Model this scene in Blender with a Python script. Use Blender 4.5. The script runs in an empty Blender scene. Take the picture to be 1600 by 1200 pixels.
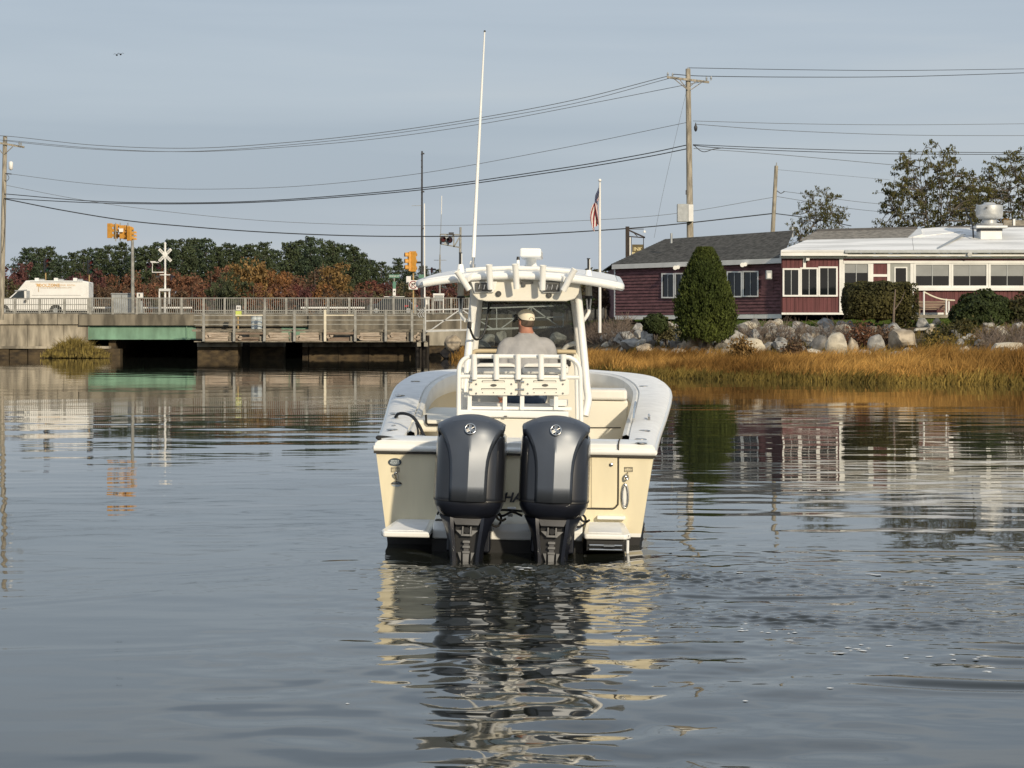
import bpy, math, random
import numpy as np
from mathutils import Vector, Matrix, Euler

rng = np.random.default_rng(7)
random.seed(7)
SC = bpy.context.scene
C = SC.collection
R = math.radians

# ------------------------------------------------------------------ camera
F, CX, HY, HC = 3560.0, 800.0, 520.0, 2.0        # focal in photo pixels, centre column, horizon row, eye height
cam_d = bpy.data.cameras.new('camera')
cam_d.sensor_width = 36.0
cam_d.lens = 36.0 * F / 1600.0
cam_d.shift_y = -80.0 / 1600.0
cam_d.clip_start = 0.5
cam_d.clip_end = 8000
cam = bpy.data.objects.new('camera', cam_d)
C.objects.link(cam)
cam.location = (0, 0, HC)
cam.rotation_euler = (R(90), 0, 0)
SC.camera = cam

# ------------------------------------------------------------------ light
SUN_AZ, SUN_EL = 180 - 24, 21                     # clockwise from +Y; behind the camera, a little to the right
sd = Vector((math.sin(R(SUN_AZ)) * math.cos(R(SUN_EL)), math.cos(R(SUN_AZ)) * math.cos(R(SUN_EL)), math.sin(R(SUN_EL))))
sun_d = bpy.data.lights.new('sun', 'SUN')
sun_d.energy = 3.1
sun_d.angle = R(1.6)
sun_d.color = (1.0, 0.86, 0.64)
sun = bpy.data.objects.new('sun', sun_d)
C.objects.link(sun)
sun.rotation_euler = (-sd).to_track_quat('-Z', 'Y').to_euler()

world = bpy.data.worlds.new('World')
SC.world = world
world.use_nodes = True
nt = world.node_tree
nt.nodes.clear()
def wn(t, **k):
    n = nt.nodes.new(t)
    for a, b in k.items():
        setattr(n, a, b)
    return n
w_out = wn('ShaderNodeOutputWorld')
w_bg = wn('ShaderNodeBackground')
w_bg.inputs['Strength'].default_value = 0.127
sky = wn('ShaderNodeTexSky', sky_type='NISHITA', sun_disc=False, sun_elevation=R(SUN_EL), sun_rotation=R(SUN_AZ))
sky.air_density = 1.2
sky.dust_density = 2.0
tc = wn('ShaderNodeTexCoord')
mp = wn('ShaderNodeMapping')
mp.inputs['Scale'].default_value = (1.3, 1.3, 15.0)
mp.inputs['Rotation'].default_value = (0.0, R(1.2), 0)
mp.inputs['Location'].default_value = (2.3, 0.4, 2.21)
n1 = wn('ShaderNodeTexNoise')
n1.inputs['Scale'].default_value = 1.5
n1.inputs['Detail'].default_value = 5.0
n1.inputs['Roughness'].default_value = 0.45
n1.inputs['Distortion'].default_value = 0.25
cr = wn('ShaderNodeValToRGB')
cr.color_ramp.elements[0].position = 0.34
cr.color_ramp.elements[0].color = (2.62, 3.10, 3.78, 1)
cr.color_ramp.elements[1].position = 0.68
cr.color_ramp.elements[1].color = (3.95, 4.22, 4.52, 1)
e = cr.color_ramp.elements.new(0.5)
e.color = (3.12, 3.58, 4.2, 1)
mx = wn('ShaderNodeMixRGB')
mx.inputs['Fac'].default_value = 0.88
L = nt.links.new
L(tc.outputs['Generated'], mp.inputs['Vector'])
L(mp.outputs['Vector'], n1.inputs['Vector'])
L(n1.outputs['Fac'], cr.inputs['Fac'])
L(sky.outputs['Color'], mx.inputs['Color1'])
L(cr.outputs['Color'], mx.inputs['Color2'])
L(mx.outputs['Color'], w_bg.inputs['Color'])
L(w_bg.outputs['Background'], w_out.inputs['Surface'])

SC.view_settings.view_transform = 'Standard'
SC.view_settings.look = 'None'
SC.view_settings.gamma = 1.0
SC.view_settings.exposure = 0.16
SC.view_settings.use_curve_mapping = False
SC.cycles.max_bounces = 8
SC.cycles.transparent_max_bounces = 12
SC.cycles.caustics_reflective = False
SC.cycles.caustics_refractive = False

# ------------------------------------------------------------------ helpers
def W(px, py, Y):
    """A point of the place that stands Y metres ahead of the camera position, measured off the survey photograph."""
    return Vector(((px - CX) * Y / F, Y, HC + (HY - py) * Y / F))

def new_obj(name, me, parent=None):
    o = bpy.data.objects.new(name, me)
    C.objects.link(o)
    if parent is not None:
        o.parent = parent
    return o

def np_mesh(name, V, faces, mats, mi=None, smooth=False):
    """faces: int array (M,k)"""
    me = bpy.data.meshes.new(name)
    V = np.asarray(V, dtype=np.float32).reshape(-1, 3)
    faces = np.asarray(faces, dtype=np.int32)
    m, k = faces.shape
    me.vertices.add(len(V))
    me.vertices.foreach_set('co', V.ravel())
    me.loops.add(m * k)
    me.loops.foreach_set('vertex_index', faces.ravel())
    me.polygons.add(m)
    me.polygons.foreach_set('loop_start', np.arange(0, m * k, k, dtype=np.int32))
    me.polygons.foreach_set('loop_total', np.full(m, k, dtype=np.int32))
    for mt in (mats if isinstance(mats, (list, tuple)) else [mats]):
        me.materials.append(mt)
    if mi is not None:
        me.polygons.foreach_set('material_index', np.asarray(mi, dtype=np.int32))
    if smooth:
        me.polygons.foreach_set('use_smooth', np.ones(m, dtype=bool))
    me.update(calc_edges=True)
    return me

class MB:
    def __init__(self):
        self.v, self.f, self.m, self.cur = [], [], [], 0
    def add(self, vs, fs):
        b = len(self.v)
        self.v.extend(tuple(x) for x in vs)
        for f in fs:
            self.f.append(tuple(b + i for i in f))
            self.m.append(self.cur)
        return self
    def box(self, c, s, rot=None):
        c = Vector(c)
        vs = []
        for dx in (-.5, .5):
            for dy in (-.5, .5):
                for dz in (-.5, .5):
                    p = Vector((dx * s[0], dy * s[1], dz * s[2]))
                    if rot is not None:
                        p = rot @ p
                    vs.append(c + p)
        return self.add(vs, [(0, 1, 3, 2), (4, 6, 7, 5), (0, 4, 5, 1), (2, 3, 7, 6), (0, 2, 6, 4), (1, 5, 7, 3)])
    def bb(self, x0, x1, y0, y1, z0, z1):
        return self.box(((x0 + x1) / 2, (y0 + y1) / 2, (z0 + z1) / 2), (abs(x1 - x0), abs(y1 - y0), abs(z1 - z0)))
    def bar(self, p0, p1, w, h):
        p0, p1 = Vector(p0), Vector(p1)
        d = p1 - p0
        q = d.to_track_quat('Y', 'Z').to_matrix()
        return self.box((p0 + p1) / 2, (w, d.length, h), q)
    def tube(self, pts, r, n=8, caps=True, closed=False):
        pts = [Vector(p) for p in pts]
        N = len(pts)
        rs = r if isinstance(r, (list, tuple)) else [r] * N
        rings = []
        ref = None
        for i, p in enumerate(pts):
            a = pts[i - 1] if (i > 0 or closed) else p
            b = pts[(i + 1) % N] if (i < N - 1 or closed) else p
            t = (b - a).normalized() if (b - a).length > 1e-9 else Vector((0, 0, 1))
            if ref is None:
                ref = Vector((0, 0, 1)) if abs(t.z) < 0.9 else Vector((1, 0, 0))
            u = (ref - t * ref.dot(t))
            if u.length < 1e-6:
                u = t.orthogonal()
            u.normalize()
            w = t.cross(u)
            ref = u
            rings.append([p + (u * math.cos(2 * math.pi * k / n) + w * math.sin(2 * math.pi * k / n)) * rs[i] for k in range(n)])
        return self.loft(rings, True, caps and not closed, closed)
    def cyl(self, p0, p1, r0, r1=None, n=12):
        return self.tube([p0, p1], [r0, r0 if r1 is None else r1], n)
    def loft(self, rings, closed=True, caps=True, loop=False):
        n = len(rings[0])
        vs = [p for r in rings for p in r]
        fs = []
        m = len(rings)
        for i in range(m if loop else m - 1):
            j = (i + 1) % m
            for k in range(n if closed else n - 1):
                l = (k + 1) % n
                fs.append((i * n + k, i * n + l, j * n + l, j * n + k))
        if caps and closed:
            fs.append(tuple(reversed(range(n))))
            fs.append(tuple((m - 1) * n + k for k in range(n)))
        return self.add(vs, fs)
    def lathe(self, prof, c=(0, 0, 0), n=24, caps=True):
        c = Vector(c)
        return self.loft([[c + Vector((r * math.cos(2 * math.pi * k / n), r * math.sin(2 * math.pi * k / n), z)) for k in range(n)] for r, z in prof], True, caps)
    def prism(self, poly, off):
        off = Vector(off)
        poly = [Vector(p) for p in poly]
        return self.loft([poly, [p + off for p in poly]], True, True)
    def ball(self, c, r, nu=14, nv=9):
        c = Vector(c)
        if not isinstance(r, (tuple, list, Vector)):
            r = (r, r, r)
        rings = []
        for j in range(1, nv):
            t = math.pi * j / nv
            rings.append([c + Vector((r[0] * math.sin(t) * math.cos(2 * math.pi * k / nu), r[1] * math.sin(t) * math.sin(2 * math.pi * k / nu), -r[2] * math.cos(t))) for k in range(nu)])
        b = len(self.v)
        self.loft(rings, True, False)
        vs = [c + Vector((0, 0, -r[2])), c + Vector((0, 0, r[2]))]
        o = len(self.v)
        self.v.extend(tuple(x) for x in vs)
        for k in range(nu):
            l = (k + 1) % nu
            self.f.append((o, b + l, b + k)); self.m.append(self.cur)
            t = b + (nv - 2) * nu
            self.f.append((o + 1, t + k, t + l)); self.m.append(self.cur)
        return self
    def mesh(self, name, mats, smooth=None):
        me = bpy.data.meshes.new(name)
        me.from_pydata(self.v, [], self.f)
        for mt in (mats if isinstance(mats, (list, tuple)) else [mats]):
            me.materials.append(mt)
        me.polygons.foreach_set('material_index', self.m)
        if smooth is not None:
            me.polygons.foreach_set('use_smooth', [True] * len(self.f))
            me.update()
            me.set_sharp_from_angle(angle=R(smooth))
        me.update()
        return me
    def build(self, name, mats, parent=None, smooth=None, bevel=0, seg=2, sub=0):
        o = new_obj(name, self.mesh(name, mats, smooth), parent)
        if bevel:
            b = o.modifiers.new('bevel', 'BEVEL')
            b.width = bevel
            b.segments = seg
            b.limit_method = 'ANGLE'
            b.angle_limit = R(40)
            b.harden_normals = smooth is not None
        if sub:
            s = o.modifiers.new('sub', 'SUBSURF')
            s.levels = s.render_levels = sub
        return o

def tag(o, label=None, cat=None, group=None, kind=None):
    if label: o['label'] = label
    if cat: o['category'] = cat
    if group: o['group'] = group
    if kind: o['kind'] = kind
    return o

def thing(name, label, cat, loc=(0, 0, 0), rot=(0, 0, 0), group=None):
    o = bpy.data.objects.new(name, None)
    o.empty_display_size = 0.2
    C.objects.link(o)
    o.location = loc
    o.rotation_euler = rot
    return tag(o, label, cat, group)

def copy_tree(o, parent=None):
    c = o.copy()
    C.objects.link(c)
    if parent is not None:
        c.parent = parent
    for ch in list(o.children):
        copy_tree(ch, c)
    return c

def share(name, me, parent, loc=(0, 0, 0), rot=(0, 0, 0), sc=(1, 1, 1)):
    o = new_obj(name, me, parent)
    o.location, o.rotation_euler, o.scale = loc, rot, sc
    return o

def text_mesh(body, size, mat, shear=0.0, extrude=0.0, bold=0.0, align='CENTER'):
    cu = bpy.data.curves.new('lettering', 'FONT')
    cu.body = body
    cu.size = size
    cu.shear = shear
    cu.extrude = extrude
    cu.offset = bold
    cu.align_x = align
    cu.align_y = 'CENTER'
    cu.resolution_u = 3
    t = bpy.data.objects.new('lettering', cu)
    C.objects.link(t)
    dg = bpy.context.evaluated_depsgraph_get()
    me = bpy.data.meshes.new_from_object(t.evaluated_get(dg))
    bpy.data.objects.remove(t)
    me.materials.clear()
    me.materials.append(mat)
    return me

def lettering(name, body, size, mat, parent, loc, rot=(R(90), 0, 0), **k):
    o = new_obj(name, text_mesh(body, size, mat, **k), parent)
    o.location, o.rotation_euler = loc, rot
    return o

def cr_pts(pts, n=6):
    """Catmull-Rom through the points"""
    pts = [Vector(p) for p in pts]
    P = [pts[0] * 2 - pts[1]] + pts + [pts[-1] * 2 - pts[-2]]
    out = []
    for i in range(1, len(P) - 2):
        a, b, c, d = P[i - 1], P[i], P[i + 1], P[i + 2]
        for k in range(n):
            t = k / n
            out.append(0.5 * ((2 * b) + (c - a) * t + (2 * a - 5 * b + 4 * c - d) * t * t + (3 * b - 3 * c + d - a) * t ** 3))
    out.append(pts[-1])
    return out

# ------------------------------------------------------------------ materials
def s2l(r, g, b):
    f = lambda c: (c / 255 / 12.92) if c <= 10 else ((c / 255 + 0.055) / 1.055) ** 2.4
    return (f(r), f(g), f(b))

def pm(name, col, rough=0.6, metal=0.0, var=0.15, scale=4.0, bump=0.0, bscale=None, coat=0.0, spec=0.5, stretch=(1, 1, 1), col2=None, detail=5.0, island=0.0, transl=0.0, coords='Object', lo=0.35, hi=0.65):
    m = bpy.data.materials.new(name)
    m.use_nodes = True
    t = m.node_tree
    N = t.nodes
    p = N['Principled BSDF']
    p.inputs['Roughness'].default_value = rough
    p.inputs['Metallic'].default_value = metal
    p.inputs['Specular IOR Level'].default_value = spec
    if coat:
        p.inputs['Coat Weight'].default_value = coat
        p.inputs['Coat Roughness'].default_value = 0.06
    c1 = tuple(max(0, c * (1 - var)) for c in col)
    c2 = col2 if col2 is not None else tuple(min(1, c * (1 + var)) for c in col)
    tcn = N.new('ShaderNodeTexCoord')
    mpn = N.new('ShaderNodeMapping')
    mpn.inputs['Scale'].default_value = stretch
    nz = N.new('ShaderNodeTexNoise')
    nz.inputs['Scale'].default_value = scale
    nz.inputs['Detail'].default_value = detail
    t.links.new(tcn.outputs[coords], mpn.inputs['Vector'])
    t.links.new(mpn.outputs['Vector'], nz.inputs['Vector'])
    rp = N.new('ShaderNodeValToRGB')
    rp.color_ramp.elements[0].position = lo
    rp.color_ramp.elements[1].position = hi
    rp.color_ramp.elements[0].color = (*c1, 1)
    rp.color_ramp.elements[1].color = (*c2, 1)
    t.links.new(nz.outputs['Fac'], rp.inputs['Fac'])
    out = rp.outputs['Color']
    if island:
        g = N.new('ShaderNodeNewGeometry')
        hs = N.new('ShaderNodeHueSaturation')
        mr = N.new('ShaderNodeMapRange')
        mr.inputs['To Min'].default_value = 1 - island
        mr.inputs['To Max'].default_value = 1 + island
        t.links.new(g.outputs['Random Per Island'], mr.inputs['Value'])
        t.links.new(mr.outputs['Result'], hs.inputs['Value'])
        t.links.new(out, hs.inputs['Color'])
        out = hs.outputs['Color']
    t.links.new(out, p.inputs['Base Color'])
    if bump:
        nb = N.new('ShaderNodeTexNoise')
        nb.inputs['Scale'].default_value = bscale or scale * 6
        nb.inputs['Detail'].default_value = 6
        t.links.new(mpn.outputs['Vector'], nb.inputs['Vector'])
        bp = N.new('ShaderNodeBump')
        bp.inputs['Strength'].default_value = 1.0
        bp.inputs['Distance'].default_value = bump
        t.links.new(nb.outputs['Fac'], bp.inputs['Height'])
        t.links.new(bp.outputs['Normal'], p.inputs['Normal'])
    if transl:
        tr = N.new('ShaderNodeBsdfTranslucent')
        t.links.new(out, tr.inputs['Color'])
        ms = N.new('ShaderNodeMixShader')
        ms.inputs['Fac'].default_value = transl
        t.links.new(p.outputs['BSDF'], ms.inputs[1])
        t.links.new(tr.outputs['BSDF'], ms.inputs[2])
        t.links.new(ms.outputs['Shader'], N['Material Output'].inputs['Surface'])
    return m

def glass(name, tint=(0.7, 0.74, 0.7), gloss=0.02):
    m = bpy.data.materials.new(name)
    m.use_nodes = True
    t = m.node_tree
    t.nodes.clear()
    o = t.nodes.new('ShaderNodeOutputMaterial')
    tr = t.nodes.new('ShaderNodeBsdfTransparent')
    tr.inputs['Color'].default_value = (*tint, 1)
    gl = t.nodes.new('ShaderNodeBsdfGlossy')
    gl.inputs['Roughness'].default_value = gloss
    fr = t.nodes.new('ShaderNodeFresnel')
    fr.inputs['IOR'].default_value = 1.45
    mxs = t.nodes.new('ShaderNodeMixShader')
    t.links.new(fr.outputs['Fac'], mxs.inputs['Fac'])
    t.links.new(tr.outputs['BSDF'], mxs.inputs[1])
    t.links.new(gl.outputs['BSDF'], mxs.inputs[2])
    t.links.new(mxs.outputs['Shader'], o.inputs['Surface'])
    return m

M = {}
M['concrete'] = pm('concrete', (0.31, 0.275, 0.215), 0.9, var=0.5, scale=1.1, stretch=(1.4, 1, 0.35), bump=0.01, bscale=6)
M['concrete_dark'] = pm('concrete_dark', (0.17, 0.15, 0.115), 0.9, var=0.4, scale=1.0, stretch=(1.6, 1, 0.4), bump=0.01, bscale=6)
M['concrete_light'] = pm('concrete_light', (0.36, 0.33, 0.27), 0.9, var=0.25, scale=1.2, stretch=(1.5, 1, 0.5), bump=0.01, bscale=6)
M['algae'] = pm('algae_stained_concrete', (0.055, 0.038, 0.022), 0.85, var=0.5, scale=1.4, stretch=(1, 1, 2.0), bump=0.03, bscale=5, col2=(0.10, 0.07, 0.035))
M['black_rock'] = pm('dark_timber_and_void', (0.018, 0.014, 0.011), 0.8, var=0.5, scale=2, bump=0.02)
M['green_paint'] = pm('green_paint', (0.17, 0.30, 0.215), 0.75, var=0.25, scale=1.2, stretch=(1, 1, 0.4))
M['galv'] = pm('galvanised_rail', (0.26, 0.26, 0.24), 0.7, 0.0, var=0.2, scale=3)
M['galv_post'] = pm('galvanised_post', (0.30, 0.295, 0.27), 0.7, 0.0, var=0.2, scale=3)
M['alu'] = pm('mill_aluminium', (0.55, 0.56, 0.56), 0.45, 0.5, var=0.12, scale=3)
M['wood_grey'] = pm('weathered_timber', (0.24, 0.215, 0.175), 0.9, var=0.35, scale=2.5, stretch=(1, 1, 3), bump=0.01)
M['wood_tan'] = pm('tan_timber', (0.42, 0.33, 0.25), 0.9, var=0.4, scale=2.0, stretch=(0.6, 1, 8), col2=(0.56, 0.47, 0.38), bump=0.012)
M['wood_brown'] = pm('brown_timber', (0.24, 0.175, 0.13), 0.9, var=0.4, scale=2.0, stretch=(0.6, 1, 8), bump=0.012)
M['wood_pale'] = pm('pale_timber', (0.72, 0.66, 0.52), 0.8, var=0.1, scale=2.0)
M['pole_wood'] = pm('utility_pole_wood', (0.33, 0.295, 0.235), 0.9, var=0.35, scale=3, stretch=(3, 3, 0.4), bump=0.01)
M['pole_dark'] = pm('dark_pole_wood', (0.035, 0.026, 0.022), 0.8, var=0.3)
M['white_paint'] = pm('white_paint', (0.80, 0.79, 0.76), 0.5, var=0.05, scale=1.5)
M['white_trim'] = pm('white_trim', (0.76, 0.755, 0.73), 0.6, var=0.08, scale=1.2)
M['white_roof'] = pm('white_roof_coating', (0.70, 0.70, 0.69), 0.7, var=0.08, scale=0.7, stretch=(0.35, 1.6, 1.0), col2=(0.86, 0.86, 0.85), detail=8, lo=0.4, hi=0.56)
M['shingle_roof'] = pm('grey_roof_shingles', (0.075, 0.072, 0.065), 0.95, var=0.35, scale=3.5, bump=0.02, bscale=14, col2=(0.135, 0.13, 0.118), stretch=(1, 1, 1))
M['shingle_light'] = pm('light_roof_shingles', (0.21, 0.20, 0.185), 0.95, var=0.3, scale=3.5, bump=0.02, bscale=14)
M['siding_plum'] = pm('plum_siding', (0.140, 0.063, 0.068), 0.85, var=0.28, scale=2.2, stretch=(1, 1, 3), bump=0.006)
M['siding_red'] = pm('dark_red_boards', (0.125, 0.041, 0.044), 0.8, var=0.22, scale=2.0, stretch=(3, 3, 0.3), bump=0.006)
M['window_dark'] = pm('dark_window_glass', (0.010, 0.012, 0.014), 0.06, var=0.3, scale=0.6)
M['blind'] = pm('roller_blind', (0.24, 0.25, 0.25), 0.5, var=0.08, scale=1.5, coat=0.6)
M['door_grey'] = pm('grey_door_frame', (0.30, 0.31, 0.29), 0.6, var=0.06)
M['black'] = pm('black_plastic', (0.012, 0.012, 0.013), 0.45, var=0.2)
M['rubber'] = pm('black_rubber', (0.016, 0.016, 0.017), 0.8, var=0.2)
M['signal_yellow'] = pm('signal_yellow', (0.62, 0.30, 0.045), 0.55, var=0.1)
M['pole_yellow'] = pm('faded_yellow_pole', (0.45, 0.31, 0.14), 0.7, var=0.15)
M['red_lens'] = pm('red_lens', (0.08, 0.012, 0.012), 0.25, var=0.1)
M['green_lens'] = pm('dark_green_lens', (0.01, 0.05, 0.03), 0.25, var=0.1)
M['amber_lens'] = pm('dark_amber_lens', (0.05, 0.025, 0.008), 0.25, var=0.1)
M['sign_green'] = pm('sign_green', (0.10, 0.24, 0.17), 0.5, var=0.06)
M['sign_white'] = pm('sign_white', (0.78, 0.77, 0.74), 0.5, var=0.05)
M['sign_red'] = pm('sign_red', (0.30, 0.05, 0.06), 0.5, var=0.05)
M['sign_brown'] = pm('sign_brown', (0.11, 0.085, 0.035), 0.7, var=0.2)
M['gold'] = pm('gold_letters', (0.62, 0.52, 0.27), 0.5, var=0.06)
M['orange_print'] = pm('orange_print', (0.66, 0.43, 0.20), 0.6, var=0.06)
M['brown_print'] = pm('brown_print', (0.46, 0.34, 0.22), 0.6, var=0.06)
M['mast_dark'] = pm('dark_mast_steel', (0.055, 0.055, 0.06), 0.5, 0.4, var=0.2)
M['cabinet'] = pm('cabinet_grey', (0.36, 0.38, 0.39), 0.5, 0.2, var=0.1)
M['car_dark'] = pm('dark_car_paint', (0.025, 0.028, 0.035), 0.25, var=0.1, coat=0.8)
M['car_glass'] = pm('car_glass', (0.03, 0.04, 0.045), 0.05, var=0.1)
M['tail_red'] = pm('tail_lamp_red', (0.45, 0.03, 0.035), 0.2, var=0.1)
M['tyre'] = pm('tyre', (0.02, 0.02, 0.02), 0.85, var=0.2)
M['steel'] = pm('stainless_steel', (0.66, 0.65, 0.62), 0.18, 1.0, var=0.05)
M['wire'] = pm('black_wire', (0.03, 0.032, 0.036), 0.6, var=0.1)
M['wire_grey'] = pm('grey_wire', (0.13, 0.14, 0.15), 0.6, var=0.1)
M['asphalt'] = pm('asphalt', (0.06, 0.06, 0.058), 0.9, var=0.2, scale=2)
M['soil'] = pm('bank_soil', (0.13, 0.10, 0.07), 1.0, spec=0.0, var=0.5, scale=0.8, bump=0.08, bscale=3, col2=(0.20, 0.155, 0.10))
M['lawn'] = pm('lawn_turf', (0.085, 0.115, 0.03), 1.0, spec=0.0, var=0.35, scale=1.3, bump=0.03, bscale=30, stretch=(0.5, 1, 1))
M['litter'] = pm('forest_floor', (0.07, 0.055, 0.03), 0.95, var=0.4, scale=0.3)
def leaf(name, col, island=0.35, transl=0.2, col2=None):
    return pm(name, col, 0.75, var=0.25, scale=0.4, island=island, transl=transl, spec=0.25, col2=col2)
M['pine'] = leaf('pine_needles', (0.058, 0.076, 0.036), 0.45, 0.08)
M['pine_b'] = leaf('blue_pine_needles', (0.050, 0.072, 0.040), 0.45, 0.08)
M['cone_green'] = leaf('arborvitae_green', (0.052, 0.075, 0.016), 0.45, 0.12, col2=(0.085, 0.105, 0.022))
M['bush_dark'] = leaf('dark_green_leaves', (0.036, 0.050, 0.015), 0.45, 0.1)
M['hedge'] = leaf('hedge_leaves', (0.050, 0.052, 0.018), 0.5, 0.1, col2=(0.085, 0.075, 0.024))
M['locust'] = leaf('locust_leaves', (0.095, 0.100, 0.034), 0.4, 0.35, col2=(0.155, 0.14, 0.045))
AUT = {'maroon': (0.105, 0.045, 0.040), 'purple': (0.090, 0.040, 0.046), 'rust': (0.155, 0.075, 0.044), 'brown': (0.120, 0.076, 0.046),
       'orange': (0.215, 0.105, 0.042), 'gold': (0.195, 0.122, 0.046), 'olive': (0.090, 0.082, 0.040), 'red': (0.135, 0.048, 0.038), 'green': (0.056, 0.066, 0.032)}
for k_, c_ in AUT.items():
    M['leaf_' + k_] = leaf(k_ + '_leaves', tuple(1.18 * q for q in c_), 0.45, 0.2)
M['bark'] = pm('bark', (0.10, 0.085, 0.07), 0.95, var=0.3, scale=4)
M['twig'] = pm('bare_twigs', (0.15, 0.115, 0.09), 0.9, var=0.3, scale=2, island=0.4)
M['rock_grey'] = pm('grey_granite', (0.33, 0.32, 0.30), 0.9, var=0.4, scale=1.8, bump=0.03, bscale=8, col2=(0.47, 0.45, 0.41))
M['rock_tan'] = pm('tan_granite', (0.36, 0.30, 0.225), 0.9, var=0.35, scale=1.8, bump=0.03, bscale=8, col2=(0.52, 0.44, 0.33))
M['rock_dark'] = pm('dark_granite', (0.20, 0.19, 0.175), 0.9, var=0.35, scale=1.8, bump=0.03, bscale=8)
M['rock_pale'] = pm('pale_granite', (0.50, 0.45, 0.36), 0.9, var=0.3, scale=1.8, bump=0.03, bscale=8, col2=(0.66, 0.60, 0.48))
M['reed'] = pm('golden_cordgrass', (0.31, 0.158, 0.042), 0.8, var=0.45, scale=0.16, island=0.45, transl=0.25, spec=0.2, col2=(0.53, 0.31, 0.09), coords='Object')
M['reed_green'] = pm('olive_cordgrass', (0.17, 0.135, 0.035), 0.8, var=0.4, scale=0.25, island=0.4, transl=0.2, spec=0.2, col2=(0.30, 0.21, 0.055))
M['foam'] = pm('foam', (0.75, 0.76, 0.75), 0.9, var=0.1)
# boat
M['gel_white'] = pm('white_gelcoat', (0.86, 0.86, 0.83), 0.28, var=0.03, scale=2, coat=0.3)
M['gel_cream'] = pm('cream_gelcoat', (0.82, 0.735, 0.525), 0.24, var=0.05, scale=2.5, stretch=(2.5, 1, .6), coat=0.35)
M['liner'] = pm('cockpit_gelcoat', (0.76, 0.73, 0.64), 0.4, var=0.04, scale=2)
M['liner_tan'] = pm('tan_liner', (0.60, 0.50, 0.33), 0.5, var=0.04, scale=2)
M['vinyl'] = pm('white_vinyl', (0.76, 0.745, 0.70), 0.5, var=0.07, scale=3, bump=0.004, bscale=9)
M['nonskid'] = pm('nonskid_deck', (0.82, 0.825, 0.82), 0.8, var=0.05, scale=8, bump=0.0015, bscale=120)
M['bottom_paint'] = pm('black_bottom_paint', (0.012, 0.012, 0.013), 0.6, var=0.3)
M['pipe'] = pm('white_powder_coat', (0.88, 0.875, 0.84), 0.3, var=0.02, coat=0.3)
M['starboard'] = pm('white_sheet_plastic', (0.82, 0.80, 0.72), 0.45, var=0.02)
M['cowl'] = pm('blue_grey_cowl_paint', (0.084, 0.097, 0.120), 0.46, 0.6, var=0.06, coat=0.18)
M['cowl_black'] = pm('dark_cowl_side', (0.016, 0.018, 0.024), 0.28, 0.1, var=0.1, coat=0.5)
M['mid_navy'] = pm('navy_midsection', (0.010, 0.012, 0.020), 0.35, 0.1, var=0.15, coat=0.3)
M['anode'] = pm('grey_anode_metal', (0.19, 0.19, 0.19), 0.55, 0.3, var=0.2)
M['mid_grey'] = pm('grey_bracket_metal', (0.10, 0.10, 0.105), 0.5, 0.2, var=0.2)
M['seam'] = pm('dark_seam', (0.05, 0.045, 0.038), 0.8, var=0.1)
M['decal'] = pm('dark_decal', (0.035, 0.055, 0.07), 0.5, var=0.1)
M['decal_line'] = pm('decal_silver_print', (0.45, 0.5, 0.52), 0.5, var=0.05)
M['lens_dark'] = pm('spreader_lens', (0.09, 0.09, 0.085), 0.12, 0.4, var=0.6, scale=30)
M['screen_glass'] = glass('tinted_windscreen', (0.62, 0.65, 0.63))
M['bezel'] = pm('grey_bezel', (0.085, 0.085, 0.08), 0.5, var=0.1)
M['cowl'].node_tree.nodes['Principled BSDF'].inputs['Coat Roughness'].default_value = 0.28
# person
M['sweat'] = pm('grey_sweatshirt', (0.36, 0.355, 0.36), 0.95, var=0.10, scale=9, bump=0.014, bscale=9)
M['jeans'] = pm('blue_jeans', (0.05, 0.075, 0.12), 0.9, var=0.25, scale=7)
M['skin'] = pm('sunburnt_skin', (0.42, 0.19, 0.125), 0.55, var=0.1, scale=12)
M['hair'] = pm('grey_brown_hair', (0.10, 0.07, 0.05), 0.8, var=0.4, scale=30)
M['cap'] = pm('cream_cap', (0.86, 0.785, 0.63), 0.9, var=0.05, scale=12)
M['cap_dark'] = pm('black_cap_brim', (0.015, 0.014, 0.016), 0.8, var=0.1)

def order_labels(rows):
    """rows of (object, plain label, column): where several share a label, number them off from the left"""
    by = {}
    for o, lb, px in rows:
        by.setdefault(lb, []).append((px, o))
    num = ('leftmost', 'second from left', 'third from left', 'fourth from left', 'fifth from left', 'sixth from left', 'seventh from left', 'eighth from left', 'ninth from left', 'tenth from left')
    for lb, l in by.items():
        l.sort(key=lambda q: q[0])
        for k, (px, o) in enumerate(l):
            o['label'] = lb if len(l) == 1 else lb + ', ' + (num[k] if k < 10 else str(k + 1) + 'th from left')
# ================================================================== SETTING
# ---- shoreline of the right bank (metres), inland is right of / behind it
SHORE = np.array([(90, 74), (60, 79), (34, 84.5), (22, 87.2), (17.5, 89.2), (13, 92.6), (8.3, 98.8), (4.6, 104.5), (3.0, 110), (1.4, 121), (-1.2, 140), (-3.8, 163), (-5.6, 181.5)], dtype=float)

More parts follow.
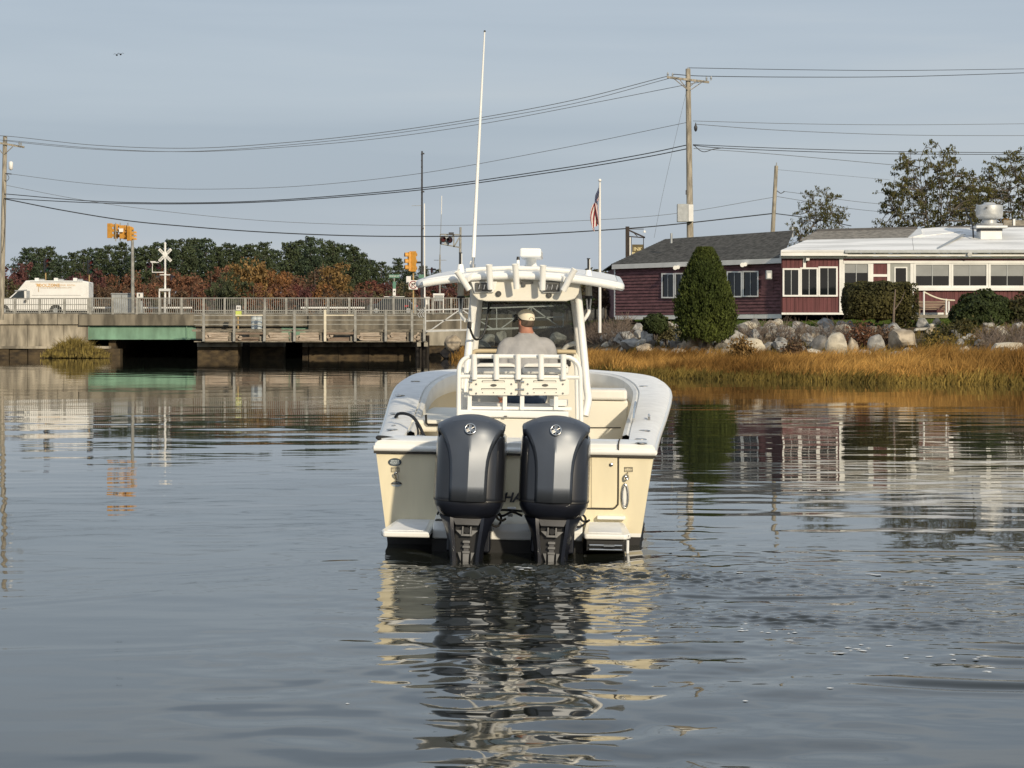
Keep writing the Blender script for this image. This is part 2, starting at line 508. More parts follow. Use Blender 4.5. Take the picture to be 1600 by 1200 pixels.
def shore_t(X, Y):
    """signed distance inland from the shoreline"""
    X, Y = np.asarray(X, float), np.asarray(Y, float)
    best = np.full(X.shape, 1e9)
    sgn = np.ones(X.shape)
    for (x0, y0), (x1, y1) in zip(SHORE[:-1], SHORE[1:]):
        dx, dy = x1 - x0, y1 - y0
        l2 = dx * dx + dy * dy
        u = np.clip(((X - x0) * dx + (Y - y0) * dy) / l2, 0, 1)
        ex, ey = X - (x0 + u * dx), Y - (y0 + u * dy)
        d = np.hypot(ex, ey) * (2.6 if min(y0, y1) > 104 else 1.0)     # the receding shore rises more steeply
        s = np.sign(dx * (Y - y0) - dy * (X - x0))       # left of the walking direction = water
        better = d < best
        best = np.where(better, d, best)
        sgn = np.where(better, s, sgn)
    return best * -sgn

def bank_z(X, Y):
    t = shore_t(X, Y)
    z = np.interp(t, [-8, -1, 0, 5, 9, 13, 17, 20, 25, 33, 40], [-2.0, -0.4, 0.0, 0.22, 0.45, 1.0, 1.9, 2.35, 2.66, 3.03, 3.05])
    rough = 0.10 * np.sin(X * 1.7 + Y * 0.6) * np.sin(Y * 1.3 - X * 0.4) * np.clip(t / 8, 0, 1) * np.clip((22 - t) / 6, 0, 1)
    return np.where(np.asarray(X, float) < -5.9, -2.0, z + rough)

def bz(x, y):
    return float(bank_z(np.array([x]), np.array([y]))[0])

def on_bank(px, py):
    """the point of the bank seen at photo pixel (px,py)"""
    Y = np.linspace(84, 180, 1200)
    X = (px - CX) * Y / F
    yy = HY + (HC - bank_z(X, Y)) * F / Y
    t = shore_t(X, Y)
    ok = np.where((t > 0) & (yy <= py))[0]
    i = ok[0] if len(ok) else np.argmin(np.abs(yy - py) + (t < 0) * 1e3)
    return Vector((X[i], Y[i], float(bank_z(X[i:i + 1], Y[i:i + 1])[0])))

gx = np.concatenate([np.arange(-12, 32, 0.5), np.arange(32, 92, 2.0)])
gy = np.concatenate([np.arange(66, 80, 2.0), np.arange(80, 130, 0.5), np.arange(130, 186, 1.0)])
GX, GY = np.meshgrid(gx, gy)
GZ = bank_z(GX.ravel(), GY.ravel())
nx_, ny_ = len(gx), len(gy)
ii = (np.arange(ny_ - 1)[:, None] * nx_ + np.arange(nx_ - 1)[None, :]).ravel()
gf = np.stack([ii, ii + 1, ii + nx_ + 1, ii + nx_], 1)
cX, cY = GX.ravel()[gf].mean(1), GY.ravel()[gf].mean(1)
ct = shore_t(cX, cY)
o = new_obj('bank', np_mesh('bank', np.stack([GX.ravel(), GY.ravel(), GZ], 1), gf, [M['soil'], M['lawn']], mi=((ct > 19.5) & (cX > 4.5)).astype(int), smooth=True))
tag(o, kind='structure')
m = MB()
m.bb(-2500, 2500, 200, 4000, 2.0, 3.0)
m.bb(-5, 2500, 184, 200.0, -2.0, 2.996)
o = tag(m.build('far_ground', M['litter']), kind='structure')
# low wooded rise
m = MB()
rings = []
for yy, zz in ((300, 3.0), (360, 5), (430, 9), (520, 12), (700, 13), (900, 3.0)):
    rings.append([Vector((x, yy, zz + 1.5 * math.sin(x * 0.013) * (zz > 4))) for x in range(-420, 260, 40)])
m.loft(rings, False, False)
tag(m.build('hill', M['litter'], smooth=60), kind='structure')

# ------------------------------------------------------------------ water
def waves():
    ys = [9.4]
    while ys[-1] < 26:
        ys.append(ys[-1] + min(max(0.020, 0.000115 * ys[-1] ** 2), 0.026 if ys[-1] < 20.5 else 0.1))
    while ys[-1] < 62:
        ys.append(ys[-1] + 0.15 + 0.004 * (ys[-1] - 26))
    while ys[-1] < 186:
        ys.append(ys[-1] + 1.2)
    ys = np.array(ys)
    nc = 600
    u = np.linspace(-1, 1, nc)
    Yg = np.repeat(ys[:, None], nc, 1)
    Xg = u[None, :] * (0.2265 * Yg + 0.9)
    def field(n, l0, l1, spread, seed, slope=1.0, mean=0.0):
        r = np.random.default_rng(seed)
        h = np.zeros_like(Xg)
        for _ in range(n):
            lam = l0 * (l1 / l0) ** r.random()
            th = math.pi / 2 + mean + r.normal() * spread
            k = 2 * math.pi / lam
            h += lam / (2 * math.pi) * np.sin(k * (Xg * math.cos(th) + Yg * math.sin(th)) + r.random() * 6.283)
        return h * slope * math.sqrt(2.0 / n)
    def blob(x, y, sx, sy):
        return np.exp(-((Xg - x) / sx) ** 2 - ((Yg - y) / sy) ** 2)
    warp = field(8, 2.0, 5.0, 1.5, 91)
    near = 1 / (1 + np.exp((Yg - 23.0) / 1.2))
    stern = np.exp(-(np.abs(Xg - 0.15) / 1.9) ** 3) * near / (1 + np.exp(-(Yg - 7.5) / 1.5))
    right = 1 / (1 + np.exp(-(Xg - 0.6) / 0.5)) * np.exp(-((Yg - 17.2) / 3.4) ** 2)
    h = field(14, 1.6, 4.5, 0.5, 1, 0.0035)
    h += field(16, 0.5, 1.1, 0.45, 2, 0.0034)
    h += field(24, 0.42, 1.1, 0.62, 3, 0.032, 0.25) * stern
    h += field(24, 0.20, 0.45, 0.9, 4, 0.022) * stern * (0.5 + 0.5 * np.clip(warp * 1.2, -1, 1))
    h += field(20, 0.35, 0.9, 0.4, 5, 0.019, -0.12) * right
    # churned water trailing off to the right of the motors
    band = np.exp(-((Yg - (18.6 - 0.42 * np.clip(Xg - 0.5, 0, 8) + 0.5 * warp)) / 0.75) ** 2) / (1 + np.exp(-(Xg + 0.5) / 0.3)) * np.exp(-np.clip(Xg - 0.8, 0, 9) / 1.9)
    band += 0.8 * blob(0.1, 19.3, 0.75, 0.75)
    rough = np.clip(0.55 + 0.9 * field(10, 0.5, 1.4, 1.6, 66), 0, 1.3)
    h += field(60, 0.09, 0.24, 0.85, 6, 0.60) * band * rough
    h += field(30, 0.25, 0.55, 0.6, 36, 0.085) * band
    h += field(50, 0.12, 0.34, 0.75, 26, 0.12) * right * np.exp(-np.clip(Xg - 1.2, 0, 9) / 2.6) * rough
    h += field(50, 0.09, 0.24, 0.8, 16, 0.34) * np.exp(-((Yg - 15.6 + 0.25 * (Xg - 3)) / 0.5) ** 2) * np.exp(-((Xg - 2.7) / 2.0) ** 2) * rough
    # long thin wake crests
    for (y0, sl, cv, x0, lam, sg, a) in ((20.6, 0.10, -0.030, 0.9, 0.42, 0.30, 0.05), (19.9, 0.05, -0.02, 1.0, 0.38, 0.22, 0.05), (13.35, -0.20, 0.022, 0.9, 0.42, 0.26, 0.075),
                                     (14.2, -0.16, 0.02, 1.0, 0.5, 0.22, 0.04), (14.9, -0.22, 0.03, 0.8, 0.36, 0.2, 0.05), (17.3, 0.02, 0.0, 1.3, 0.33, 0.13, 0.07)):
        dd = Yg - (y0 + sl * (Xg - 1) + cv * (Xg - 1) ** 2) + 0.12 * warp
        h += 2.3 * a * lam / 6.283 * np.sin(6.283 * dd / lam) * np.exp(-(dd / sg) ** 2) / (1 + np.exp(-(Xg - x0) / 0.25)) * np.clip(0.25 + 1.3 * warp, 0.0, 1.3)
    # faint divergent wave on the left
    for (y0, sl, a) in ((20.0, -0.62, 0.028), (18.6, -0.75, 0.022), (16.6, -0.35, 0.016), (14.8, -0.25, 0.012)):
        dd = (Yg - (y0 - sl * (Xg + 1.2))) + 0.15 * warp
        h += 1.8 * a * 0.45 / 6.283 * np.sin(6.283 * dd / 0.45) * np.exp(-(dd / 0.5) ** 2) / (1 + np.exp((Xg + 1.3) / 0.2)) * np.clip(0.35 + 1.2 * warp, 0, 1.2) * np.exp(-np.clip(-Xg - 1.3, 0, 9) / 1.4)
    # breeze streaks further out
    h += field(20, 0.45, 1.0, 0.22, 8, 0.0050) * np.clip((Yg - 22) / 8, 0, 1) * np.clip((62 - Yg) / 14, 0, 1) * (0.16 + 0.84 / (1 + np.exp(-(Xg - 0.5) / 0.8)))
    h += blob(0.06, 19.75, 0.22, 0.18) * 0.02
    h *= np.clip((186 - Yg) / 60, 0, 1)
    h -= 0.060 * np.exp(-((Xg - 0.03) / 1.05) ** 4 - ((Yg - 20.6) / 0.95) ** 2)     # hollow behind the moving transom
    uu = np.abs(np.repeat(u[None, :], len(ys), 0))
    h *= np.clip((1 - uu) / 0.03, 0, 1) * np.clip((Yg - ys[0]) / 0.3, 0, 1)
    V = np.stack([Xg, Yg, h], 2).reshape(-1, 3)
    nr = len(ys)
    ii = (np.arange(nr - 1)[:, None] * nc + np.arange(nc - 1)[None, :]).ravel()
    Fq = np.stack([ii, ii + 1, ii + nc + 1, ii + nc], 1)
    n0 = len(V)
    ya, yb = ys[0], ys[-1]
    xa, xb = 0.2265 * ya + 0.9, 0.2265 * yb + 0.9
    V = np.concatenate([V, np.array([(-1500, -600, 0), (1500, -600, 0), (1500, ya, 0), (-1500, ya, 0), (-xa, ya, 0), (xa, ya, 0), (xb, yb, 0), (-xb, yb, 0), (1500, yb, 0), (-1500, yb, 0), (1500, 220, 0), (-1500, 220, 0)])])
    Fq = np.concatenate([Fq, n0 + np.array([[0, 1, 2, 3], [3, 4, 7, 9], [5, 2, 8, 6], [9, 8, 10, 11]])])
    return V, Fq

def water_mat():
    m = bpy.data.materials.new('river_water')
    m.use_nodes = True
    t = m.node_tree
    p = t.nodes['Principled BSDF']
    p.inputs['Base Color'].default_value = (0.018, 0.020, 0.015, 1)
    p.inputs['Roughness'].default_value = 0.025
    p.inputs['IOR'].default_value = 1.34
    g = t.nodes.new('ShaderNodeNewGeometry')
    mp_ = t.nodes.new('ShaderNodeMapping')
    mp_.inputs['Scale'].default_value = (0.9, 2.4, 1)
    a = t.nodes.new('ShaderNodeTexNoise')
    a.inputs['Scale'].default_value = 1.5
    a.inputs['Detail'].default_value = 3
    b = t.nodes.new('ShaderNodeTexNoise')
    b.inputs['Scale'].default_value = 0.045
    b.inputs['Detail'].default_value = 2
    mr = t.nodes.new('ShaderNodeMapRange')
    mr.inputs['From Min'].default_value = 0.42
    mr.inputs['From Max'].default_value = 0.62
    mr.inputs['To Min'].default_value = 0.10
    mr.inputs['To Max'].default_value = 1.0
    mm = t.nodes.new('ShaderNodeMath')
    mm.operation = 'MULTIPLY'
    bp = t.nodes.new('ShaderNodeBump')
    bp.inputs['Distance'].default_value = 0.0014
    bp.inputs['Strength'].default_value = 1.0
    t.links.new(g.outputs['Position'], mp_.inputs['Vector'])
    t.links.new(mp_.outputs['Vector'], a.inputs['Vector'])
    t.links.new(mp_.outputs['Vector'], b.inputs['Vector'])
    t.links.new(b.outputs['Fac'], mr.inputs['Value'])
    t.links.new(a.outputs['Fac'], mm.inputs[0])
    t.links.new(mr.outputs['Result'], mm.inputs[1])
    t.links.new(mm.outputs[0], bp.inputs['Height'])
    t.links.new(bp.outputs['Normal'], p.inputs['Normal'])
    return m
WV, WF = waves()
tag(new_obj('water', np_mesh('water', WV, WF, water_mat(), smooth=True)), kind='structure')

# foam flecks drifting in the wake
_wt = {}
for _v in WV[:-12][(WV[:-12, 1] < 22)]:
    _k = (int(_v[0] * 10), int(_v[1] * 10))
    _wt[_k] = max(_wt.get(_k, -1), float(_v[2]))
def whz(x, y): return _wt.get((int(x * 10), int(y * 10)), 0.003)
m = MB()
r_ = np.random.default_rng(11)
def fleck(x, y, s):
    n = 11
    z = whz(x, y)
    st = 1.0 + 1.6 * r_.random()
    m.add([(x + st * s * (0.35 + 0.9 * r_.random()) * math.cos(6.283 * k / n), y + 1.2 * s * (0.3 + 0.9 * r_.random()) * math.sin(6.283 * k / n), z + 0.002) for k in range(n)] + [(x, y, z + 0.005)],
          [(k, (k + 1) % n, n) for k in range(n)])
for (px, py, sx, sy, n, s) in ((815, 892, 22, 3, 9, 0.05), (1160, 985, 25, 8, 10, 0.022), (1230, 990, 18, 5, 10, 0.03), (1330, 1015, 45, 6, 22, 0.026), (1480, 1028, 60, 5, 16, 0.024),
                              (1540, 1050, 15, 6, 6, 0.03), (1430, 912, 80, 10, 12, 0.03), (1310, 897, 60, 4, 5, 0.03), (1160, 895, 30, 4, 3, 0.03), (1100, 925, 40, 3, 3, 0.03), (1250, 1090, 200, 12, 4, 0.018), (575, 1105, 40, 20, 2, 0.018), (900, 960, 80, 20, 6, 0.012)):
    for _ in range(max(1, int(n * .55))):
        x, y = px + r_.normal() * sx * .6, py + r_.normal() * sy * .6
        Y = HC * F / (y - HY)
        fleck((x - CX) * Y / F, Y, s * (0.25 + 0.6 * r_.random()))
tag(m.build('foam', M['foam'], smooth=80), kind='stuff')

# ================================================================== ROAD BRIDGE AND WALLS
YB = 182.0
def zY(py, Y): return HC + (HY - py) * Y / F
def xY(px, Y): return (px - CX) * Y / F
def pbox(mb, px0, px1, py0, py1, Y, depth):
    """box whose near face fills the survey rectangle at distance Y"""
    return mb.bb(xY(px0, Y), xY(px1, Y), Y, Y + depth, zY(py1, Y), zY(py0, Y))

bridge = thing('road_bridge', 'low concrete road bridge with green steel girder over the river', 'bridge', (xY(220, YB), YB, 0))
bi = Matrix.Translation(-bridge.location)
def bpart(mb, name, mat, smooth=None, bevel=0.02):
    mb.v = [tuple(bi @ Vector(v)) for v in mb.v]
    return mb.build(name, mat, bridge, smooth, bevel)
# wing wall on the left: cap blocks over tall panels, recessed joints
cap_me = None
for a, b in zip((-420, -330, -240, -150, -60, 21.5, 59.5, 90), (-330.5, -240.5, -150.5, -60.5, 21, 59, 89.5, 121.5)):
    bpart(pbox(MB(), a, b, 490, 507, YB - 0.25, 1.2), 'cap_block', M['concrete'])
for a, b in zip((-420, -330, -240, -150, -60, 0, 43.5, 100), (-331, -241, -151, -61, -0.6, 42.8, 99.3, 138)):
    bpart(pbox(MB(), a, b, 508, 541, YB - 0.05, 1.0), 'wall_panel', M['concrete'])
bpart(pbox(MB(), -420, 121.5, 507, 508, YB + 0.1, 1.0), 'joint', M['concrete_dark'])
bpart(pbox(MB(), -420, 170, 541, 545, YB - 0.6, 1.5), 'ledge', M['concrete'])
for a in range(-420, 170, 29):
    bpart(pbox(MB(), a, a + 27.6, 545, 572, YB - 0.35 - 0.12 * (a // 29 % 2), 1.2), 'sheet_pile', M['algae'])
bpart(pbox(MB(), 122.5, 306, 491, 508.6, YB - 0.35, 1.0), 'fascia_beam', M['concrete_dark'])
bpart(pbox(MB(), 137, 306, 509.5, 529, YB + 0.05, 0.35), 'girder', M['green_paint'], bevel=0)
m = MB(); pbox(m, 137, 306, 529, 530.6, YB - 0.15, 0.7); pbox(m, 137, 306, 508.8, 510.2, YB - 0.12, 0.6)
bpart(m, 'girder_flange', M['green_paint'], bevel=0)
for a in (138, 291):
    bpart(pbox(MB(), a, a + 1.4, 510.2, 529, YB - 0.1, 0.4), 'stiffener', M['green_paint'], bevel=0)
m = MB(); m.bb(-95, xY(780, YB), YB + 0.8, YB + 18, zY(512, YB), zY(493, YB))
bpart(m, 'deck_slab', M['concrete_dark'], bevel=0)
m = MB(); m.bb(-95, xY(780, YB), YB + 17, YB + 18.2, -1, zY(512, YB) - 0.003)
bpart(m, 'void_backing', M['black_rock'], bevel=0)  # added near-black wall; its colour makes the void under the deck dark
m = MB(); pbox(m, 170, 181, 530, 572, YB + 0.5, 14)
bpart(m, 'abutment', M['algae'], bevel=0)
# piers under the walkway
for a, b, Y, dk in ((308, 372, YB - 3.6, 0), (390, 444, YB - 1.0, 1), (472, 482, YB - 2.6, 0)):
    bpart(pbox(MB(), a, b, 534.5, 542, Y, 3.4 if not dk else 1.5), 'pier_cap', M['concrete_light'] if not dk else M['concrete_dark'])
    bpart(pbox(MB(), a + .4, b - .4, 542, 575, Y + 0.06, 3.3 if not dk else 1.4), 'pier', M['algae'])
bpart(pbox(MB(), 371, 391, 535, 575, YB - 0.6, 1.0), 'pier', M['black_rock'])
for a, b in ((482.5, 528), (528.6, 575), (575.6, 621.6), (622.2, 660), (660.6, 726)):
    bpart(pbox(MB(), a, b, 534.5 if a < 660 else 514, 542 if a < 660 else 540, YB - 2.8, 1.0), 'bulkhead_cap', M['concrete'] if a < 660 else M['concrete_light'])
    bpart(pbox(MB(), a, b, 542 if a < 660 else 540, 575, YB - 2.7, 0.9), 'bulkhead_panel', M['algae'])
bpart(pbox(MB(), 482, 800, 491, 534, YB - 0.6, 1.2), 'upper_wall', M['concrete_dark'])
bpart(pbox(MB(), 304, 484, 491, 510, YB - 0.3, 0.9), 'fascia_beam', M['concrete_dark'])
bpart(pbox(MB(), 440, 484, 510, 531, YB + 0.1, 0.3), 'girder', M['green_paint'], bevel=0)
bpart(pbox(MB(), 306.2, 439.8, 510, 531, YB + 0.1, 0.3), 'girder', M['concrete_dark'], bevel=0)

m = MB(); m.bb(-95, xY(790, YB), YB + 1.0, YB + 16, 3.0, zY(490.6, YB) - 0.05)
tag(m.build('road', M['asphalt']), kind='structure')

# bridge railing
def railing(label, posts, py0, py1, Y, bars, step, extra_rails=()):
    root = thing('bridge_railing', label, 'railing', (xY(posts[0], Y), Y, zY(py1, Y)))
    off = Matrix.Translation(-root.location)
    def fin(mb, name, mat, kind=None):
        mb.v = [tuple(off @ Vector(v)) for v in mb.v]
        return tag(mb.build(name, mat, root), kind=kind)
    for p in posts:
        fin(pbox(MB(), p - 1.7, p + 1.7, py0 - .6, py1, Y - 0.08, 0.16), 'post', M['galv_post'])
    for a, b in zip(posts[:-1], posts[1:]):
        for (q0, q1) in extra_rails:
            fin(pbox(MB(), a + 1.75, b - 1.75, q0, q1, Y - 0.04, 0.08), 'rail', M['galv'])
    m = MB()
    x = posts[0]
    while x < posts[-1]:
        if min(abs(x - p) for p in posts) > 2.0:
            pbox(m, x - .42, x + .42, py0 + 1.3, py1 - 1.5, Y - 0.02, 0.04)
        x += step
    fin(m, 'balusters', M['galv'], 'stuff')
    return root
pL = [-212, -174, -135, -95, -56, -17, 22.6, 62, 100, 137.6]
pM = [176, 213.6, 249, 283.6, 317.8, 351, 382.7, 414, 447, 479, 512, 545.4, 580, 615, 648.5, 676.7, 705, 733]
railing('grey baluster railing with extra middle rails in front of the white van', pL, 466, 490, YB + 0.15, 0, 3.35, ((465.6, 467.2), (475.2, 476.4), (483.6, 484.6), (488.2, 489.2)))
railing('grey baluster railing along the bridge right of the white van', [137.6 + 3.6] + pM, 465.5, 491, YB + 0.15, 0, 3.25, ((465, 466.5), (488.6, 490)))

# guard rail on the far side of the road
for lab, a, b in (('pale guard rail behind the railing right of the white van', 142, 300), ('pale guard rail behind the railing by the dark car', 470, 570)):
    g = thing('guard_rail', lab, 'guard rail', (xY(a, 192), 192, zY(487, 192)))
    off = Matrix.Translation(-g.location)
    m = MB(); pbox(m, a, b, 479.5, 482, 192, .06); m.v = [tuple(off @ Vector(v)) for v in m.v]; m.build('beam', M['white_trim'], g)
    x = a + 4
    while x < b:
        m = MB(); pbox(m, x, x + 2, 479, 488, 192.08, .12); m.v = [tuple(off @ Vector(v)) for v in m.v]; m.build('post', M['galv'], g)
        x += 26

# ------------------------------------------------------------------ timber fishing walkway in front of the bridge
YW = 177.0
walk = thing('fishing_walkway', 'weathered timber and pipe-rail fishing walkway along the bridge wall', 'walkway', (xY(480, YW), YW, 0))
wi = Matrix.Translation(-walk.location)
def wpart(mb, name, mat, bevel=0.01, label=None, kind=None):
    mb.v = [tuple(wi @ Vector(v)) for v in mb.v]
    o = mb.build(name, mat, walk, None, bevel)
    return tag(o, label, kind=kind)
wp = [318, 365.6, 413, 460, 507.8, 555, 602.7, 643.7, 663]
m = MB(); pbox(m, 300, 668, 515.5, 518, YW - 0.15, 3.6); wpart(m, 'deck_edge', M['wood_grey'])
for k in range(26):
    a = 300 + k * 14.15
    wpart(pbox(MB(), a, a + 13.6, 514.6, 515.45, YW - 0.2, 3.4), 'plank', M['wood_grey'], 0)
wpart(pbox(MB(), 303, 666, 533, 534.6, YW - 0.1, 2.0), 'lower_stringer', M['wood_grey'])
for i, p in enumerate(wp):
    wpart(pbox(MB(), p - 1.9, p + 1.9, 484, 533.5, YW - 0.4, 0.24), 'post', M['galv_post'] if i != 4 else M['wood_pale'])
rails = [(484.6, 486.0), (492.0, 493.4), (499.4, 500.7), (506.2, 507.4)]
ends = [301] + wp
for i, (a, b) in enumerate(zip(ends[:-1], ends[1:])):
    for j, (q0, q1) in enumerate(rails):
        pale = j == 1 and i in (2, 5)  # two rails look sunlit; that light is put into a paler timber colour
        wpart(pbox(MB(), a + 1.95, b - 1.95, q0 - (.3 if pale else 0), q1, YW - 0.33, 0.07), 'rail', M['wood_pale'] if pale else M['galv_post'], 0, 'rail plank in sunlit pale colour' if pale else None)
r_ = random.Random(3)
for i, (a, b) in enumerate(zip(wp[:-1], wp[1:])):
    br = i in (1, 4)
    yy = 519.5
    while yy < 532.5:
        h = r_.uniform(2.6, 4.2)
        x0 = a + 2.2 + (0 if r_.random() < .6 else r_.uniform(2, 8))
        if not (br and yy < 524):
            wpart(pbox(MB(), x0, b - 8 - r_.uniform(0, 2), yy, min(532.8, yy + h - .25), YW - 0.1 + r_.uniform(-.09, .05), 0.3), 'beam', M['wood_brown'] if br else M['wood_tan'], 0.02)
        yy += h
    if br:
        wpart(pbox(MB(), a + 2, b - 2, 519.5, 522.6, YW - 0.3, 0.2), 'beam', M['wood_brown'], 0.02)
    for k in range(2):
        c = W(a + 5.5 + 4 * k, 526 + k * 2.0 * (1 if i % 2 else -1), YW - 0.22)
        wpart(MB().cyl(c, c + Vector((0, 0.5, 0)), 0.15 + 0.03 * k, n=10), 'log_end', M['wood_tan'], 0)
    wpart(pbox(MB(), b - 7.5, b - 2.2, 519, 533, YW + 0.05, 0.5), 'joist_end', M['wood_grey'])
for px, Y in ((652, YW), (656, YW + 1.8), (662, YW + .5), (668, YW + 2)):
    wpart(MB().cyl(W(px, 524, Y), W(px, 600, Y), 0.15, n=12), 'piling', M['black_rock'], 0)
for a in (654.5, 665.5):
    wpart(pbox(MB(), a - 3, a + 3, 535, 541.5, YW - 0.3, .4), 'pile_cap', M['concrete_light'])
# curled hand loops of the ladder at the right end
for k in range(3):
    c = W(654 + k * 3.6, 489, YW - 0.5)
    wpart(MB().tube(cr_pts([c + Vector((-.1, 0, .3)), c + Vector((.12, 0, .12)), c + Vector((-.05, 0, -.1)), c + Vector((.08, 0, -.35))], 4), 0.03, 6), 'hand_loop', M['alu'], 0)

# ------------------------------------------------------------------ aluminium gangway
YG = 168.0
gang = thing('gangway', 'aluminium truss gangway rising right from the walkway behind the boat', 'gangway', W(765, 513, YG))
gi = Matrix.Translation(-gang.location)
def gpart(name, pts, w):
    for dy in (0, 1.4):
        mb = MB()
        for a, b in pts:
            mb.bar(W(a[0], a[1], YG + dy), W(b[0], b[1], YG + dy), w, w)
        mb.v = [tuple(gi @ Vector(v)) for v in mb.v]
        mb.build(name, M['alu'], gang)
def tl(px, a, b): return a + (b - a) * (px - 665) / 215.0
top = lambda x: tl(x, 484.5, 477.5)
mid = lambda x: tl(x, 501.5, 495)
bot = lambda x: tl(x, 517.5, 510.5)
gpart('top_rail', [((665, top(665)), (880, top(880)))], 0.09)
gpart('middle_rail', [((665, mid(665)), (880, mid(880)))], 0.08)
gpart('bottom_chord', [((665, bot(665)), (882, bot(882)))], 0.14)
xs = [665, 720, 776, 830, 880]
for x in xs:
    gpart('upright', [((x, top(x)), (x, bot(x)))], 0.07)
for a, b in zip(xs[:-1], xs[1:]):
    c = (a + b) / 2
    if a in (665, 776):
        gpart('diagonal', [((a + 6, bot(a + 6)), (b, top(b)))], 0.08)
    else:
        gpart('diagonal', [((a, top(a)), (b - 6, bot(b - 6)))], 0.08)
mb = MB(); mb.bar(W(665, bot(665) - .8, YG + .7), W(882, bot(882) - .8, YG + .7), 1.25, 0.05)
mb.v = [tuple(gi @ Vector(v)) for v in mb.v]; mb.build('walk_deck', M['galv'], gang)

# ================================================================== THINGS ON THE ROAD
def root_at(name, label, cat, px, py, Y, group=None, rz=0):
    return thing(name, label, cat, W(px, py, Y), (0, 0, rz), group)
def rel(root, mb, name, mat, smooth=None, bevel=0, label=None, parent=None):
    mi_ = (Matrix.Translation(root.location) @ Euler(root.rotation_euler).to_matrix().to_4x4()).inverted()
    mb.v = [tuple(mi_ @ Vector(v)) for v in mb.v]
    return tag(mb.build(name, mat, parent or root, smooth, bevel), label)

# white box van
YV = 187.0
van = root_at('box_van', 'white step van with orange lettering driving left over the bridge', 'van', 70, 489, YV)
s = F / YV
def vp(px, py, dy=0): return W(px, py, YV + dy)
prof = [(-14, 486), (-14, 474), (-11, 468), (0, 466.5), (14, 465.5), (27, 454), (40, 438.4), (48, 438), (129, 438.6), (138.5, 441), (138.5, 486)]
rel(van, MB().prism([vp(a, b) for a, b in prof], (0, 2.15, 0)), 'body', M['white_paint'], bevel=0.06)
rel(van, MB().prism([vp(a, b, -.03) for a, b in ((17, 465.5), (27.5, 455.6), (37.5, 454.6), (38, 465.5))], (0, .06, 0)), 'side_window', M['car_glass'])
rel(van, MB().bar(vp(23, 454.5, -.05), vp(42, 453, -.05), .06, .08), 'drip_rail', M['cabinet'])
rel(van, pbox(MB(), 41.5, 46.5, 454, 468, YV - .04, .05), 'rear_cab_pillar', M['cabinet'])
rel(van, pbox(MB(), 47, 129, 439.8, 440.6, YV - .03, .05), 'roof_moulding', M['cabinet'])
rel(van, pbox(MB(), 50, 126, 461, 461.5, YV - .02, .04), 'side_moulding', M['cabinet'])
rel(van, pbox(MB(), -14, 138, 486, 488.2, YV + .15, 1.9), 'chassis', M['black'])
rel(van, pbox(MB(), -16, -12, 481, 486, YV, 2.1), 'front_bumper', M['cabinet'])
rel(van, pbox(MB(), 38, 40.5, 468, 472, YV - .25, .22), 'mirror', M['black'])
for a in (57, 87, 117):
    rel(van, pbox(MB(), a - 3, a + 3, 434.2, 438.6, YV + .3, .35), 'roof_vent', M['white_trim'], bevel=.03)
    rel(van, pbox(MB(), a + 4, a + 12, 435.8, 438.6, YV + .5, .3), 'roof_rack', M['cabinet'])
for a in (5, 87):
    w = MB(); c = vp(a, 484.8, -.04); w.cyl(c, c + Vector((0, .32, 0)), .40, n=20)
    wh = rel(van, w, 'wheel', M['tyre'], 40)
    w = MB(); c = vp(a, 484.8, -.06); w.cyl(c, c + Vector((0, .05, 0)), .20, n=14)
    rel(van, w, 'rim', M['cabinet'], 40, parent=wh)
    a0, n = [], 10
    ar = [vp(a, 485.5, -.015) + Vector((.52 * math.cos(math.pi * k / n), 0, .52 * math.sin(math.pi * k / n))) for k in range(n + 1)]
    rel(van, MB().prism(ar, (0, .03, 0)), 'wheel_arch', M['black'])
def vtext(body, px, py, size, mat, **k):
    o = lettering('lettering', body, size, mat, van, vp(px, py, -.012) - van.location, **k)
vtext('TOOLZONE', 74.5, 446, 0.36, M['orange_print'], bold=0.012)
vtext('TOOLS & SERVICE', 74.5, 449.8, 0.17, M['brown_print'])
vtext('SALES  REPAIR  RENTAL', 99, 445.8, 0.19, M['orange_print'])
vtext('toolzone.com', 99, 449.2, 0.24, M['brown_print'])
rel(van, pbox(MB(), 59.6, 60.6, 444, 456, YV - .015, .012), 'logo_handle', M['brown_print'])
rel(van, pbox(MB(), 58, 63, 444.2, 447, YV - .016, .012), 'logo_head', M['orange_print'])

# traffic signal heads (a head is a thing's part: housing, three lenses, visors)
def signal_head(root, px, py0, py1, Y, yaw, housing, lit_side=True, wpx=6.2):
    c = W(px, (py0 + py1) / 2, Y)
    h = (py1 - py0) * Y / F
    w = h / 3.1
    q = Matrix.Rotation(yaw, 3, 'Z')
    mb = MB(); mb.box(c, (w, .2, h), q)
    hd = rel(root, mb, 'signal_head', housing, bevel=.02)
    for k, ln in enumerate((M['red_lens'], M['amber_lens'], M['green_lens'])):
        lc = c + q @ Vector((0, -.105, h / 3 * (1 - k)))
        mb = MB(); mb.cyl(lc, lc + q @ Vector((0, -.02, 0)), w * .40, n=14)
        rel(root, mb, 'lens', ln, 40, parent=hd)
        rings = []
        for d in (0.0, 0.28):
            rings.append([lc + q @ Vector((w * .46 * math.cos(t), -d, w * .46 * math.sin(t))) for t in np.linspace(-.5, math.pi + .5, 12)])
        mb = MB(); mb.loft(rings, False, False)
        rel(root, mb, 'visor', housing if housing is not M['black'] else M['black'], 50, parent=hd)

